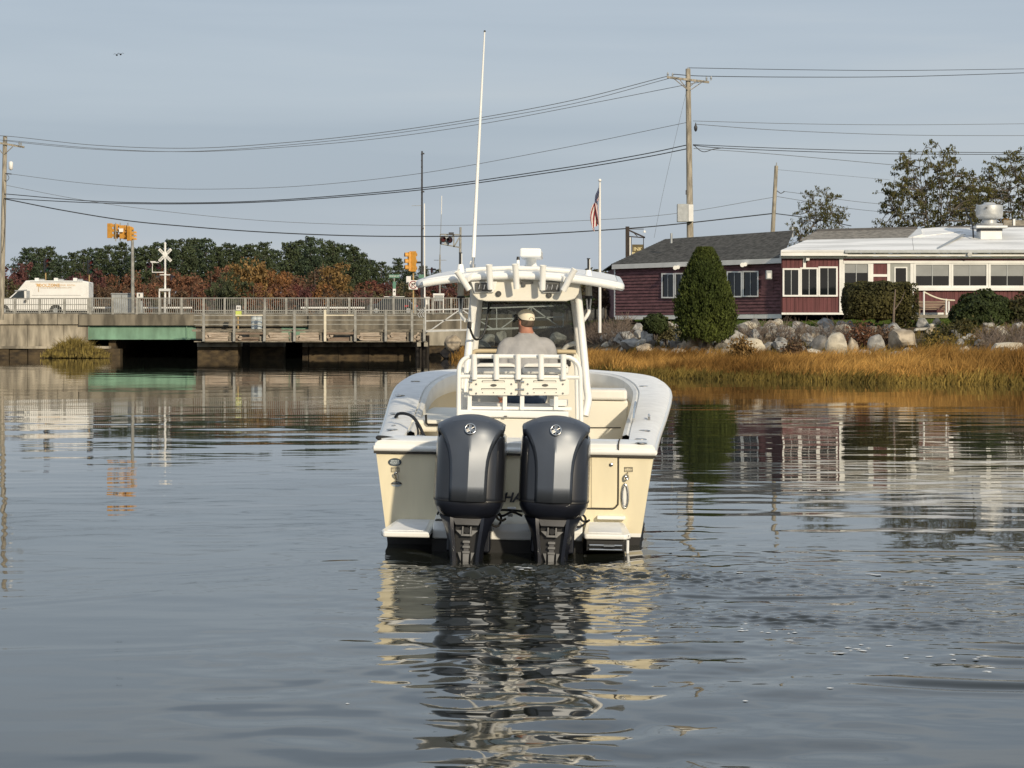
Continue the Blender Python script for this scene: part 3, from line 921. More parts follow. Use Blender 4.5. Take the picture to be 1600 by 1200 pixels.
for px, lab in ((72, 'black traffic signal on yellow post rising behind the van roof'), (140, 'black traffic signal on tan post behind the back end of the white van')):
    rt = root_at('traffic_signal', lab, 'traffic light', px, 490, 190.5, 'black traffic signals behind the van')
    rel(rt, MB().cyl(W(px - .6, 489, 190.5), W(px - .6, 426, 190.5), 0.055), 'pole', M['pole_yellow'], 40)
    signal_head(rt, px, 403.5 + (3 if px > 100 else 0), 425 + (3 if px > 100 else 0), 190.3, R(38), M['black'])

mast = root_at('signal_mast', 'grey steel signal mast carrying a cluster of yellow traffic lights', 'traffic light', 207.5, 489, 189)
rel(mast, MB().cyl(W(207.6, 489, 189), W(206.8, 358, 189), .16, .11, 14), 'pole', M['galv_post'], 40)
rel(mast, MB().cyl(W(207, 363, 189), W(170, 361, 189), .06, .05, 10), 'mast_arm', M['galv_post'], 40)
for px, y0, y1, yaw in ((171.5, 349, 372, 2.75), (190.5, 352, 373, 2.9), (202, 354, 376, 2.6)):
    signal_head(mast, px, y0, y1, 188.6, yaw, M['signal_yellow'])
for px, y0, y1, yaw in ((181, 350, 373, 2.3), (195.5, 352, 374, 2.1), (206.5, 361, 376, 2.4)):
    signal_head(mast, px, y0, y1, 189.4, yaw, M['signal_yellow'])
rel(mast, pbox(MB(), 186, 192.5, 357, 362.5, 188.2, .06), 'sign_panel', M['sign_white'])
for px in (180, 187, 199):
    rel(mast, pbox(MB(), px, px + 1.4, 348, 377, 188.8, .06), 'hanger', M['galv'])

rt = root_at('equipment_cabinet', 'long grey equipment cabinet behind the railing left of the signal mast', 'cabinet', 192, 489, 190)
rel(rt, pbox(MB(), 174, 206, 459.5, 489, 190, 1.2), 'housing', M['cabinet'], bevel=.03)
rel(rt, pbox(MB(), 173, 207, 458, 459.4, 189.9, 1.4), 'lid', M['cabinet'], bevel=.02)
rel(rt, pbox(MB(), 189.5, 190, 461, 488, 189.98, .05), 'door_gap', M['seam'])
rt = root_at('control_box', 'small white control box on a post beside the signal mast', 'control box', 218, 489, 190)
rel(rt, pbox(MB(), 213.5, 223, 457.5, 466, 189.8, .3), 'housing', M['sign_white'], bevel=.02)
rel(rt, pbox(MB(), 216.7, 218.5, 459, 463, 189.77, .03), 'label_plate', M['black'])
rel(rt, MB().cyl(W(218, 466, 190), W(218, 489, 190), .06), 'post', M['galv_post'], 40)
rel(rt, pbox(MB(), 214, 223, 470, 489, 190, .25), 'lower_box', M['cabinet'])

# railroad crossing signal
xs_ = root_at('crossing_signal', 'white railroad crossbuck on post with two pairs of black flashers', 'railroad signal', 258, 490, 189)
YX = 189
rel(xs_, MB().cyl(W(258, 490, YX), W(258, 381, YX), .085, n=12), 'pole', M['white_paint'], 40)
rel(xs_, MB().cyl(W(258, 381, YX), W(258, 378.6, YX), .11, .05, 12), 'pole_cap', M['sign_white'], 40)
for sgn in (1, -1):
    c = W(258, 398.6, YX - .12)
    q = Matrix.Rotation(R(45 * sgn), 3, 'Y')
    mb = MB(); mb.box(c + Vector((0, -.012 * sgn, 0)), (1.42, .02, .23), q)
    bl = rel(xs_, mb, 'crossbuck_blade', M['sign_white'])
    for body, off in ((('RAIL', -.42), ('ROAD', .42)) if sgn > 0 else (('CROS', -.42), ('SING', .42))):
        lettering('lettering', body, .17, M['black'], bl, c + q @ Vector((off, -.03, 0)) + Vector((0, -.012 * sgn, 0)) - xs_.location, (R(90), R(45 * sgn), 0))
def flasher(root, px, py, Y, yaw):
    c = W(px, py, Y)
    q = Matrix.Rotation(yaw, 3, 'Z')
    mb = MB(); mb.cyl(c, c + q @ Vector((0, -.03, 0)), .27, n=20)
    f = rel(root, mb, 'flasher_disc', M['black'], 40)
    mb = MB(); mb.cyl(c + q @ Vector((0, -.03, 0)), c + q @ Vector((0, -.06, 0)), .19, n=16)
    rel(root, mb, 'lens', M['red_lens'], 40, parent=f)
    mb = MB(); mb.loft([[c + q @ Vector((.16 * math.cos(t), -.03 - d, .16 * math.sin(t))) for t in np.linspace(0, math.pi, 10)] for d in (0, .3)], False, False)
    rel(root, mb, 'visor', M['black'], 50, parent=f)
flasher(xs_, 233.5, 414.5, YX - .3, R(-20)); flasher(xs_, 248, 416.5, YX - .4, R(-20))
flasher(xs_, 249.5, 433.5, YX - .2, R(-80)); flasher(xs_, 267, 433.5, YX - .2, R(80))
rel(xs_, MB().tube([W(256, 425.5, YX), W(238, 425.5, YX), W(238, 410.5, YX), W(248, 410, YX)], .05, 6), 'bracket', M['white_paint'])
rel(xs_, pbox(MB(), 235, 243, 408, 410.8, YX - .1, .2), 'junction_box', M['sign_white'])
rel(xs_, pbox(MB(), 249, 267, 428.8, 430, YX - .1, .15), 'crossarm', M['white_paint'])
rel(xs_, pbox(MB(), 248, 265.5, 451, 455, YX - .3, .6), 'gate_mechanism', M['sign_white'], bevel=.03)
for a in (248, 263.5):
    rel(xs_, pbox(MB(), a, a + 1.6, 455, 475, YX - .25, .3), 'gate_leg', M['sign_white'])

# ---- signals and masts behind the T-top
tl_ = root_at('traffic_signal', 'yellow traffic light above a no-right-turn sign beside the dark mast', 'traffic light', 645.6, 490, 188)
rel(tl_, MB().cyl(W(645.8, 490, 188), W(645.8, 424, 188), .07, n=12), 'pole', M['pole_yellow'], 40)
signal_head(tl_, 645, 392.5, 424.5, 187.8, R(160), M['signal_yellow'])
signal_head(tl_, 639.5, 394, 423.5, 187.9, R(-75), M['signal_yellow'])
rel(tl_, pbox(MB(), 634.5, 642, 431.5, 442, 188.1, .4), 'camera_box', M['sign_white'], bevel=.05)
sg = rel(tl_, pbox(MB(), 638.6, 652.6, 437.8, 452.2, 187.75, .03), 'no_turn_sign', M['sign_white'])
c = W(645.6, 445, 187.73)
mb = MB(); mb.tube([c + Vector((.30 * math.cos(t), 0, .30 * math.sin(t))) for t in np.linspace(0, 2 * math.pi, 24, endpoint=False)], .035, 6, closed=True)
mb.bar(c + Vector((-.21, -.01, .21)), c + Vector((.21, -.01, -.21)), .06, .02)
rel(tl_, mb, 'prohibition_ring', M['sign_red'], parent=sg)
mb = MB(); mb.bar(c + Vector((-.1, .012, -.2)), c + Vector((-.1, .012, .1)), .07, .012); mb.bar(c + Vector((-.13, .012, .08)), c + Vector((.1, .012, .08)), .012, .07)
mb.prism([c + Vector((.08, .008, .19)), c + Vector((.08, .008, -.03)), c + Vector((.22, .008, .08))], (0, .012, 0))
rel(tl_, mb, 'turn_arrow', M['black'], parent=sg)
rel(tl_, pbox(MB(), 649, 658, 408.5, 411.5, 188, .15), 'side_arm', M['black'])

st = root_at('street_sign', 'green street name sign on a slim post left of the yellow traffic light', 'street sign', 616, 490, 188)
rel(st, MB().cyl(W(616, 490, 188), W(616, 434, 188), .045), 'post', M['galv_post'], 40)
pl = rel(st, pbox(MB(), 608, 624.2, 429, 434.2, 187.95, .03), 'name_plate', M['sign_green'])
lettering('lettering', 'BRIDGE ST', .17, M['sign_white'], pl, W(616, 431.6, 187.93) - st.location)
rel(st, pbox(MB(), 613.8, 618.4, 440, 451, 187.94, .03), 'route_plate', M['sign_green'])
pl = rel(st, pbox(MB(), 613.8, 618.4, 451.2, 462, 187.94, .03), 'arrow_plate', M['sign_white'])
c = W(616.1, 456, 187.92)
rel(st, MB().prism([c + Vector((-.09, 0, -.02)), c + Vector((.09, 0, -.02)), c + Vector((0, 0, .12))], (0, .01, 0)), 'arrow', M['black'], parent=pl)

mt = root_at('lattice_mast', 'tall thin dark lattice mast above the yellow traffic light', 'mast', 659, 490, 200)
for dx, dy in ((-1.2, 0), (1.2, 0), (0, .3)):
    rel(mt, MB().cyl(W(659 + dx, 490, 200 + dy), W(659.4 + dx * .7, 236, 200 + dy), .035, .025, 6), 'leg', M['mast_dark'])
mb = MB()
y_ = 486; k = 0
while y_ > 240:
    mb.bar(W(657.8 if k % 2 else 660.2, y_, 200), W(660.2 if k % 2 else 657.8, y_ - 5, 200), .03, .03)
    y_ -= 5; k += 1
tag(rel(mt, mb, 'lacing', M['mast_dark']), kind='stuff')
for y_ in (240, 299.5, 357):
    rel(mt, pbox(MB(), 659, 663, y_ - 1.2, y_ + 1, 199.9, .15), 'lamp_bracket', M['mast_dark'])
rel(mt, MB().bar(W(643, 321.5, 200), W(659, 321.2, 200), .035, .035), 'whisker_antenna', M['galv'])
wm = root_at('white_mast', 'slim white pole standing just right of the dark lattice mast', 'mast', 663.6, 490, 190)
rel(wm, MB().cyl(W(663.6, 490, 190), W(663, 318, 190), .075, .05, 10), 'pole', M['white_paint'], 40)
flasher(wm, 674.5, 422.5, 189.8, R(70))
rel(wm, pbox(MB(), 665, 678, 420, 421.5, 190, .1), 'bracket', M['black'])
pl = rel(wm, pbox(MB(), 654.3, 663, 429, 434.4, 189.8, .03), 'green_plate', M['sign_green'])
rel(wm, pbox(MB(), 660, 675, 433, 436.5, 189.9, .12), 'light_arm', M['sign_white'])
am = root_at('antenna_mast', 'thin grey antenna mast with a short crossbar between signal and boat canopy', 'antenna', 687.5, 490, 195)
rel(am, MB().cyl(W(687, 490, 195), W(687.5, 398, 195), .09, .06, 10), 'pole', M['galv_post'], 40)
rel(am, MB().cyl(W(687.5, 398, 195), W(689.5, 335, 195), .03, .02, 6), 'rod', M['galv'])
rel(am, MB().cyl(W(689.6, 335, 195), W(690.2, 306, 195), .035, n=6), 'whip', M['white_paint'])
rel(am, MB().bar(W(678, 406.5, 195), W(697.5, 406.5, 195), .04, .04), 'crossbar', M['galv'])

cs = root_at('cantilever_signal', 'grey cantilever railroad flasher truss on a pole left of the whip antenna', 'railroad signal', 719, 490, 190)
rel(cs, MB().cyl(W(718, 490, 190), W(719.6, 355, 190), .13, .09, 12), 'pole', M['galv_post'], 40)
mb = MB()
for a, b in (((720, 367), (688, 366)), ((720, 387), (688, 381)), ((688, 366), (688, 381)), ((699, 366), (699, 384)), ((709, 366), (709, 386)), ((720, 367), (709, 386)), ((709, 366), (699, 384)), ((699, 366), (688, 381))):
    for dy in (0, .8):
        mb.bar(W(a[0], a[1], 189.6 + dy), W(b[0], b[1], 189.6 + dy), .10, .10)
rel(cs, mb, 'truss', M['galv'])
flasher(cs, 692, 374, 189.2, R(25)); flasher(cs, 703, 375, 189.2, R(-30))
rel(cs, pbox(MB(), 694, 700, 367, 383, 189.5, .3), 'relay_box', M['cabinet'])
rel(cs, pbox(MB(), 701, 709, 363, 367, 189.5, .3), 'bell_box', M['mast_dark'])

for px0, px1, py0, lab in ((664, 671.5, 464, 'small white signal case under the slim white pole'), (676.5, 694, 458.5, 'white framed signal case left of the boat canopy')):
    rt = root_at('signal_case', lab, 'signal case', (px0 + px1) / 2, 490, 189.5)
    rel(rt, pbox(MB(), px0, px1, py0, py0 + 3.5, 189.3, .8), 'lid', M['sign_white'], bevel=.03)
    rel(rt, pbox(MB(), px0 + 1, px1 - 1, py0 + 3.6, py0 + 12, 189.4, .6), 'housing', M['cabinet'] if px0 > 670 else M['sign_white'], bevel=.02)
    for a in (px0 + .5, px1 - 2):
        rel(rt, pbox(MB(), a, a + 1.5, py0 + 3.6, 490, 189.35, .2), 'leg', M['sign_white'])

# dark car behind the railing
YC = 188.5
car = root_at('parked_car', 'dark car behind the bridge railing near the street name sign', 'car', 614, 489, YC)
def cp(px, py, dy=0): return W(px, py, YC + dy)
body = [(574, 486), (574, 479), (577, 476), (590, 474.5), (600, 466.5), (606, 464.2), (628, 464), (638, 468), (644, 474.5), (651, 476), (652.5, 480), (652, 486)]
rel(car, MB().prism([cp(a, b) for a, b in body], (0, 1.8, 0)), 'body', M['car_dark'], bevel=.06)
rel(car, MB().prism([cp(a, b, -.02) for a, b in ((593, 474), (601.5, 467.3), (613, 466.3), (613, 474))], (0, .04, 0)), 'window', M['car_glass'])
rel(car, MB().prism([cp(a, b, -.02) for a, b in ((614.5, 474), (614.5, 466.3), (627, 466.3), (636, 474))], (0, .04, 0)), 'window', M['car_glass'])
rel(car, MB().bar(cp(600, 463.6, .2), cp(632, 463.4, .2), .05, .05), 'roof_rail', M['white_trim'])
rel(car, pbox(MB(), 646, 652.6, 476.5, 479.5, YC - .02, .1), 'tail_lamp', M['tail_red'])
rel(car, pbox(MB(), 632, 639, 477, 479.5, YC - .02, .05), 'reflector', M['tail_red'])
for a in (588, 638):
    c = cp(a, 485, -.03)
    wh = rel(car, MB().cyl(c, c + Vector((0, .25, 0)), .34, n=18), 'wheel', M['tyre'], 40)
    rel(car, MB().cyl(c + Vector((0, -.02, 0)), c + Vector((0, .03, 0)), .2, n=12), 'rim', M['cabinet'], 40, parent=wh)

# waste drums, sign and crates standing behind the walkway rail
for k, px in enumerate((398, 404)):
    rt = root_at('waste_drum', 'blue-grey waste drum on the walkway, ' + ('left' if k == 0 else 'right') + ' one of the pair near the hazard post', 'drum', px, 514, YW + 2)
    rel(rt, MB().lathe([(.26, 0), (.28, .02), (.28, .5), (.30, .52), (.28, .55), (.28, .95), (.30, .97), (.22, 1.0)], W(px, 514.3, YW + 2), 16), 'barrel', M['decal_line'], 40)
    rel(rt, MB().lathe([(.31, 0), (.31, .04), (.1, .12)], W(px, 514.3, YW + 2) + Vector((0, 0, .99)), 16), 'lid', M['cabinet'], 40)
rt = root_at('hazard_post', 'short post with white box and yellow-green base behind the walkway rail', 'post', 372, 514, YW + 1.5)
rel(rt, MB().cyl(W(372, 514.5, YW + 1.5), W(372, 480, YW + 1.5), .06), 'post', M['pole_yellow'], 40)
rel(rt, pbox(MB(), 368.8, 375.8, 477.5, 485, YW + 1.4, .3), 'lamp_box', M['sign_white'], bevel=.03)
rel(rt, pbox(MB(), 370.2, 371.5, 479, 483, YW + 1.38, .04), 'slot', M['black'])
rel(rt, pbox(MB(), 372.9, 374.2, 479, 483, YW + 1.38, .04), 'slot', M['black'])
hv = pm('hi_vis', (0.50, 0.58, 0.12), .7)
rel(rt, pbox(MB(), 367.5, 377, 486, 494, YW + 1.35, .3), 'hazard_panel', hv)
# ================================================================== POLES AND WIRES
def utility_pole(px, ytop, ybase, Y, r0, r1, label, lean=0, mat='pole_wood'):
    rt = root_at('utility_pole', label, 'utility pole', px, ybase, Y)
    rel(rt, MB().cyl(W(px + lean, ybase, Y), W(px, ytop, Y), r0, r1, 12), 'pole', M[mat], 40)
    return rt
def insul(rt, px, py, Y):
    b = W(px, py, Y)
    rel(rt, MB().lathe([(.03, 0), (.03, .08), (.07, .10), (.05, .14), (.08, .17), (.05, .21), (.06, .25), (.03, .3)], b, 10), 'insulator', M['cabinet'], 60)
YP = 150.0
up = utility_pole(1075, 107.5, 500, YP, .26, .16, 'tall weathered utility pole with crossarm behind the grey shingle roof', 5)
rel(up, MB().bar(W(1042, 120.5, YP - .2), W(1108, 128.5, YP - .2), .14, .14), 'crossarm', M['pole_wood'])
for a, b in (((1052, 122), (1074, 140)), ((1061, 123), (1075, 141)), ((1098, 127.5), (1080, 140)), ((1088, 126.5), (1079, 134))):
    rel(up, MB().bar(W(*a, YP - .28), W(*b, YP - .22), .05, .05), 'brace', M['wood_grey'])
for px, py in ((1043.5, 120), (1051, 121), (1104, 127), (1111, 126)):
    insul(up, px, py, YP - .2)
rel(up, MB().cyl(W(1075, 109, YP), W(1075, 105, YP), .05, .03, 8), 'top_pin', M['cabinet'], 40)
rel(up, pbox(MB(), 1058.5, 1075.5, 318.5, 346.5, YP - .7, .6), 'meter_cabinet', M['cabinet'], bevel=.02)
rel(up, pbox(MB(), 1075.6, 1083.5, 319.5, 346, YP - .75, .5), 'cabinet_side', M['white_trim'], bevel=.02)
rel(up, pbox(MB(), 1071.5, 1074, 297, 304, YP - .4, .15), 'small_box', M['mast_dark'])
rel(up, MB().lathe([(.02, -.2), (.10, -.1), (.12, .1), (.05, .25), (.02, .4)], W(1087, 201, YP - .1), 10), 'cable_bracket', M['mast_dark'], 60)
rel(up, MB().tube(cr_pts([W(1083, 226, YP - .2), W(1098, 237, YP - .3), (W(1115, 233, YP - .3)), W(1130, 231, YP)], 5), .025, 6), 'cable_loop', M['wire'])

YL = 180.0
ul = utility_pole(8, 213, 500, YL, .22, .17, 'left utility pole with a tilted crossarm at the frame edge', -6)
rel(ul, MB().bar(W(-24, 219.5, YL - .2), W(38, 230, YL - .2), .15, .15), 'crossarm', M['pole_wood'])
for a, b in (((20, 229), (7, 241)), ((-8, 224), (4, 240))):
    rel(ul, MB().bar(W(*a, YL - .28), W(*b, YL - .22), .06, .06), 'brace', M['wood_grey'])
for px, py in ((33, 228), (30, 227.5), (9, 222)):
    insul(ul, px, py, YL - .2)
rel(ul, MB().lathe([(.05, -.4), (.16, -.3), (.18, .2), (.08, .3)], W(17, 258, YL - .2), 12), 'fuse_cutout', M['sign_white'], 60)
rel(ul, MB().bar(W(8, 271, YL - .1), W(18, 272, YL - .1), .08, .08), 'bracket', M['mast_dark'])
rel(ul, MB().tube(cr_pts([W(11, 272, YL - .2), W(14, 278, YL - .2), W(10, 283, YL - .2), W(7, 281, YL - .2)], 5), .02, 6), 'jumper', M['wire'])
rel(ul, MB().tube(cr_pts([W(6, 310, YL - .25), W(8, 350, YL - .25), W(5, 385, YL - .25), W(2, 395, YL - .25)], 6), .02, 6), 'ground_wire', M['wire'])

YS = 172.0
us = utility_pole(1213, 259, 480, YS, .19, .14, 'shorter leaning utility pole between the tall pole and the small tree', -12)
rel(us, MB().cyl(W(1213, 259, YS), W(1213.6, 254, YS), .04, n=8), 'top_pin', M['cabinet'], 40)
rel(us, MB().tube(cr_pts([W(1214, 298, YS - .1), W(1220, 302, YS - .1), W(1226, 299, YS - .1)], 4), .03, 6), 'bracket', M['mast_dark'])

def wire(label, pts, r, mat='wire'):
    P = cr_pts([W(a, b, Y) for a, b, Y in pts], 10)
    mb = MB().tube(P, r, 5)
    tag(mb.build('overhead_wire', M[mat], None, 60), label, 'wire', 'overhead power and phone lines')
def ly(px): return YL + (YP - YL) * px / 1075.0
def w3(label, pts, r, mat='wire', f=ly):
    wire(label, [(a, b, f(a)) for a, b in pts], r, mat)
fr_ = lambda px: YP + (px - 1075) * 0.06
fs_ = lambda px: YS + (px - 1213) * 0.08
w3('topmost power line from left pole to the tall pole', [(-30, 215), (8, 212.5), (150, 227), (300, 231.5), (450, 222.5), (600, 206.5), (750, 184), (900, 155.5), (1043, 119)], .024, 'wire_grey')
w3('second power line from the left crossarm, just under the topmost', [(-30, 214), (34, 223), (160, 234), (300, 236.5), (450, 226.5), (600, 210.5), (750, 188), (900, 161), (1051, 121)], .02, 'wire_grey')
w3('third power line, lowest of the three on the crossarms', [(9, 219), (160, 232.5), (300, 237), (450, 229.5), (600, 215.5), (750, 194), (900, 166), (1105, 126)], .02, 'wire_grey')
w3('thin grey line midway up, left pole to the tall pole', [(18, 272), (120, 285), (220, 293), (330, 295.5), (480, 290), (660, 270.5), (870, 233), (1075, 191)], .018, 'wire_grey')
w3('upper black cable of the bundle below the thin grey line', [(7, 303), (150, 314.5), (300, 317), (450, 311.5), (660, 293.5), (870, 264), (1000, 242), (1076, 226)], .034)
w3('lower black cable of the bundle below the thin grey line', [(7, 310), (150, 317), (300, 318.5), (450, 313.5), (660, 296.5), (870, 268), (1000, 247), (1076, 232)], .034)
wire('thin line crossing downward from left pole to the leaning pole', [(7, 289, YL), (120, 311, 179), (230, 327, 178), (380, 342.5, 177), (520, 350, 176), (680, 352.5, 175), (850, 347.5, 174), (1040, 335.5, 173), (1210, 308, YS)], .018, 'wire_grey')
wire('thick sagging black cable, lowest of all the lines', [(6, 310.5, YL), (100, 329, 179), (200, 345, 179), (300, 354.5, 178), (400, 362, 177), (520, 367.5, 176), (640, 369.5, 175), (800, 367.5, 174), (960, 358.5, 173.5), (1060, 350, 173), (1209, 333.5, YS)], .045)
wire('thick cable drooping right from the leaning pole to the small tree', [(1210, 333.5, YS), (1262, 340.5, 174), (1330, 353, 177)], .035)
w3('topmost power line right of the tall pole', [(1075, 106), (1250, 109), (1420, 110), (1640, 107)], .022, 'wire', fr_)
w3('second power line right of the tall pole', [(1052, 116), (1104, 119), (1250, 120.5), (1420, 119.5), (1640, 112.5)], .026, 'wire', fr_)
w3('thin line right of the tall pole, upper of the middle pair', [(1083, 189), (1250, 193.5), (1420, 195), (1640, 193)], .018, 'wire_grey', fr_)
w3('thin line right of the tall pole, lower of the middle pair', [(1086, 194), (1200, 202.5), (1330, 208.5), (1450, 211.5), (1640, 212)], .02, 'wire_grey', fr_)
w3('upper black cable right of the tall pole in front of the big tree', [(1083, 226), (1200, 231), (1330, 235), (1450, 237.5), (1640, 239)], .026, 'wire', fr_)
w3('lower black cable right of the tall pole in front of the big tree', [(1083, 227), (1130, 231.5), (1250, 236.5), (1400, 240.5), (1640, 241.5)], .026, 'wire', fr_)
w3('service line falling from the tall pole into the big tree', [(1084, 232), (1180, 238.5), (1290, 248), (1400, 258), (1460, 262)], .02, 'wire_grey', fr_)
w3('faint line from the top of the leaning pole to the big tree', [(1214, 265), (1290, 272), (1390, 281)], .012, 'wire_grey', fs_)
w3('upper drop line from the leaning pole through the small tree', [(1224, 299), (1262, 304), (1330, 314), (1400, 321)], .018, 'wire_grey', fs_)
w3('lower drop line from the leaning pole through the small tree', [(1214, 307), (1262, 315), (1330, 326), (1400, 333)], .018, 'wire_grey', fs_)
wire('faint guy wire slanting down left of the tall pole', [(1072, 145, YP), (1052, 230, YP + .5), (1034, 310, YP + 1), (1022, 372, YP + 1.5)], .010, 'wire_grey')

# birds
for k, (px, py) in enumerate(((182.5, 86), (188.5, 85))):
    c = W(px, py, 160)
    mb = MB()
    mb.ball(c, (.07, .16, .06), 8, 6)
    for s_ in (-1, 1):
        mb.loft([[c + Vector((s_ * d * .9, -.05, h)), c + Vector((s_ * d * .9, .07 - d * .08, h + .01)), c + Vector((s_ * d * .9, .0, h - .012))] for d, h in ((.03, .03), (.14, .10), (.26, .05))], True, True)
    tag(mb.build('bird', M['black'], None, 60), 'tiny dark bird in flight in the upper left sky, ' + ('left' if k == 0 else 'right') + ' one of two', 'bird', 'two distant birds')

# ================================================================== FLAG, HANGING SIGN
YFG = 122.0
fp = root_at('flagpole', 'white flagpole rising beside the left end of the plum building', 'flagpole', 937, 494, YFG)
rel(fp, MB().cyl(W(937.3, 520, YFG), W(937.2, 285, YFG), .085, .055, 12), 'pole', M['white_paint'], 40)
rel(fp, MB().ball(W(937.2, 281.8, YFG), .09), 'ball', M['white_paint'], 60)
rel(fp, MB().box(W(935.8, 440, YFG), (.06, .05, .14)), 'cleat', M['cabinet'])
# limp flag: hoist along the pole, the fly hangs down in folds
flag_mats = [pm('flag_red', (0.24, 0.03, 0.04), .9), pm('flag_white', (0.62, 0.60, 0.58), .9), pm('flag_blue', (0.025, 0.035, 0.085), .9)]
NA, NBf = 60, 52
Vf = []
px_m = YFG / F
for i in range(NA + 1):
    a = i / NA                                     # along the fly (hangs down)
    for j in range(NBf + 1):
        b = j / NBf                                # along the hoist, top to bottom
        y0 = 290 + 22 * b
        drop = 58 * a ** 1.0 - 6 * b * a
        wid = (3.2 + 7.5 * math.sin(min(1, a * 1.3) * math.pi * .5)) * (1 - .35 * a * a)
        fold = math.sin(b * 9.4 + a * 2.2)
        x = 936.6 - 1.9 * wid * (b * .5 + .5 * (0.5 + 0.5 * math.sin(b * 7.3 + 1.0 + 2.5 * a))) * (0.25 + 0.75 * min(1, a * 4))
        Vf.append(W(x, y0 + drop, YFG) + Vector((0, -.10 * fold * min(1, a * 3) - .06, 0)))
ff, fm = [], []
for i in range(NA):
    for j in range(NBf):
        q = i * (NBf + 1) + j
        ff.append((q, q + 1, q + NBf + 2, q + NBf + 1))
        stripe = int(j / NBf * 13)
        if i / NA < 0.42 and stripe < 7:
            star = (i % 5 == 2) and (j % 5 == 2)
            fm.append(1 if star else 2)
        else:
            fm.append(0 if stripe % 2 == 0 else 1)
fo = new_obj('flag', np_mesh('flag', [tuple(v) for v in Vf], ff, flag_mats, fm, True))
tag(fo, 'stars and stripes flag hanging limp from the white flagpole', 'flag')

YHS = 150.0
hs = root_at('hanging_sign', 'dark post with bracket and a small hanging sign with gold letters behind the roof', 'sign', 980, 480, YHS)
rel(hs, pbox(MB(), 977.6, 983.4, 353.8, 480, YHS, .25), 'post', M['pole_dark'], bevel=.01)
rel(hs, pbox(MB(), 983.6, 985.6, 371, 410, YHS + .05, .2), 'post_trim', M['white_trim'])
rel(hs, MB().bar(W(983, 360, YHS + .1), W(1007.5, 371, YHS + .1), .06, .10), 'strut', M['pole_dark'])
rel(hs, MB().bar(W(983, 369.6, YHS + .1), W(1008, 371.4, YHS + .1), .06, .07), 'arm', M['pole_dark'])
rel(hs, MB().bar(W(990, 363.5, YHS + .1), W(996, 369.5, YHS + .1), .04, .05), 'brace', M['pole_dark'])
for px in (986.2, 1005.5):
    rel(hs, MB().cyl(W(px, 371, YHS + .1), W(px, 400, YHS + .1), .025, n=6), 'hanger', M['pole_dark'])
sb = rel(hs, pbox(MB(), 987.6, 1005, 382, 401, YHS + .08, .06), 'sign_board', M['sign_brown'], bevel=.01)
lettering('lettering', 'INK', .33, M['gold'], sb, W(996.5, 389.3, YHS + .06) - hs.location, bold=.008)
lettering('lettering', 'PUB', .30, M['gold'], sb, W(993.5, 396.8, YHS + .06) - hs.location, bold=.008)
rel(hs, pbox(MB(), 983, 1006, 357.4, 358.4, YHS + .12, .05), 'lamp_arm', M['pole_dark'])
rel(hs, MB().lathe([(.10, -.06), (.08, .03), (.03, .10)], W(1007, 362, YHS + .15), 12), 'lamp', M['white_paint'], 60)

# ================================================================== RESTAURANT
YR = 126.0                                           # right wing front
res = root_at('restaurant', 'low plum and red clapboard restaurant with white trim above the rocky bank', 'building', 1280, 490, YR)
def rp(mb, name, mat, smooth=None, bevel=0, label=None, parent=None, kind=None):
    return tag(rel(res, mb, name, mat, smooth, bevel, label, parent), kind=kind)
# left wing runs slightly away from the viewer
def lwY(px): return 138.5 + (126.6 - 138.5) * (px - 957) / (1221 - 957)
_A = Vector(((957 - CX) * 138.5 / F, 138.5)); _B = Vector(((1221 - CX) * 126.6 / F, 126.6))
def lwY(px):
    """distance at which the sight line of column px meets the straight left-wing wall"""
    k = (px - CX) / F
    m_ = (_B.y - _A.y) / (_B.x - _A.x)
    return (_A.y - m_ * _A.x) / (1 - m_ * k)
def lw(px, py, off=0.0):
    Y = lwY(px)
    v = W(px, py, Y)
    return Vector((v.x, v.y + off, v.z))
ZG = 2.95
ZE = lw(1218, 411).z                                 # eave height
def lpt(px, z, off=0.0):
    Y = lwY(px)
    return Vector(((px - CX) * Y / F, Y + off, z))
x0, x1 = 961, 1221
mb = MB(); mb.prism([lpt(x0, ZG), lpt(x1, ZG), lpt(x1, ZG, 10), lpt(x0, ZG, 12)], (0, 0, ZE - ZG + .1))
rp(mb, 'wall', M['siding_plum'])
mb = MB()
nc_ = 15
for k in range(nc_):
    za, zb = ZG + .1 + (ZE - ZG - .1) * k / nc_, ZG + .1 + (ZE - ZG - .1) * (k + 1) / nc_
    rng_ = random.Random(k)
    px = x0
    while px < x1:
        pn = min(x1, px + rng_.uniform(14, 40))
        d = rng_.uniform(-.006, .006)
        mb.loft([[lpt(q, za, -.10 + d), lpt(q, zb, -.012 + d), lpt(q, zb, 0.002), lpt(q, za, 0.002)] for q in (px + .03, pn - .03)], True, True)
        px = pn
rp(mb, 'siding', M['siding_plum'], kind='stuff')
rp(MB().loft([[lpt(q, ZG - .15, -.07), lpt(q, ZG + .12, -.07), lpt(q, ZG + .12, .05), lpt(q, ZG - .15, .05)] for q in (x0, x1)], True, True), 'base_trim', M['white_trim'])
rp(MB().loft([[lpt(q, ZE - .02, -.45), lpt(q, ZE + .26, -.47), lpt(q, ZE + .26, -.38), lpt(q, ZE - .02, -.38)] for q in (955.5, 1220.5)], True, True), 'fascia', M['white_trim'])
rp(MB().loft([[lpt(q, ZE + .03, -.38), lpt(q, ZE + .06, .06), lpt(q, ZE + .03, .06), lpt(q, ZE, -.38)] for q in (955.5, 1220.5)], True, True), 'soffit', M['white_trim'])
rp(MB().loft([[lpt(q, ZG, -.06), lpt(q, ZE, -.06), lpt(q, ZE, .06), lpt(q, ZG, .06)] for q in (959.4, 961.4)], True, True), 'corner_board', M['white_trim'])
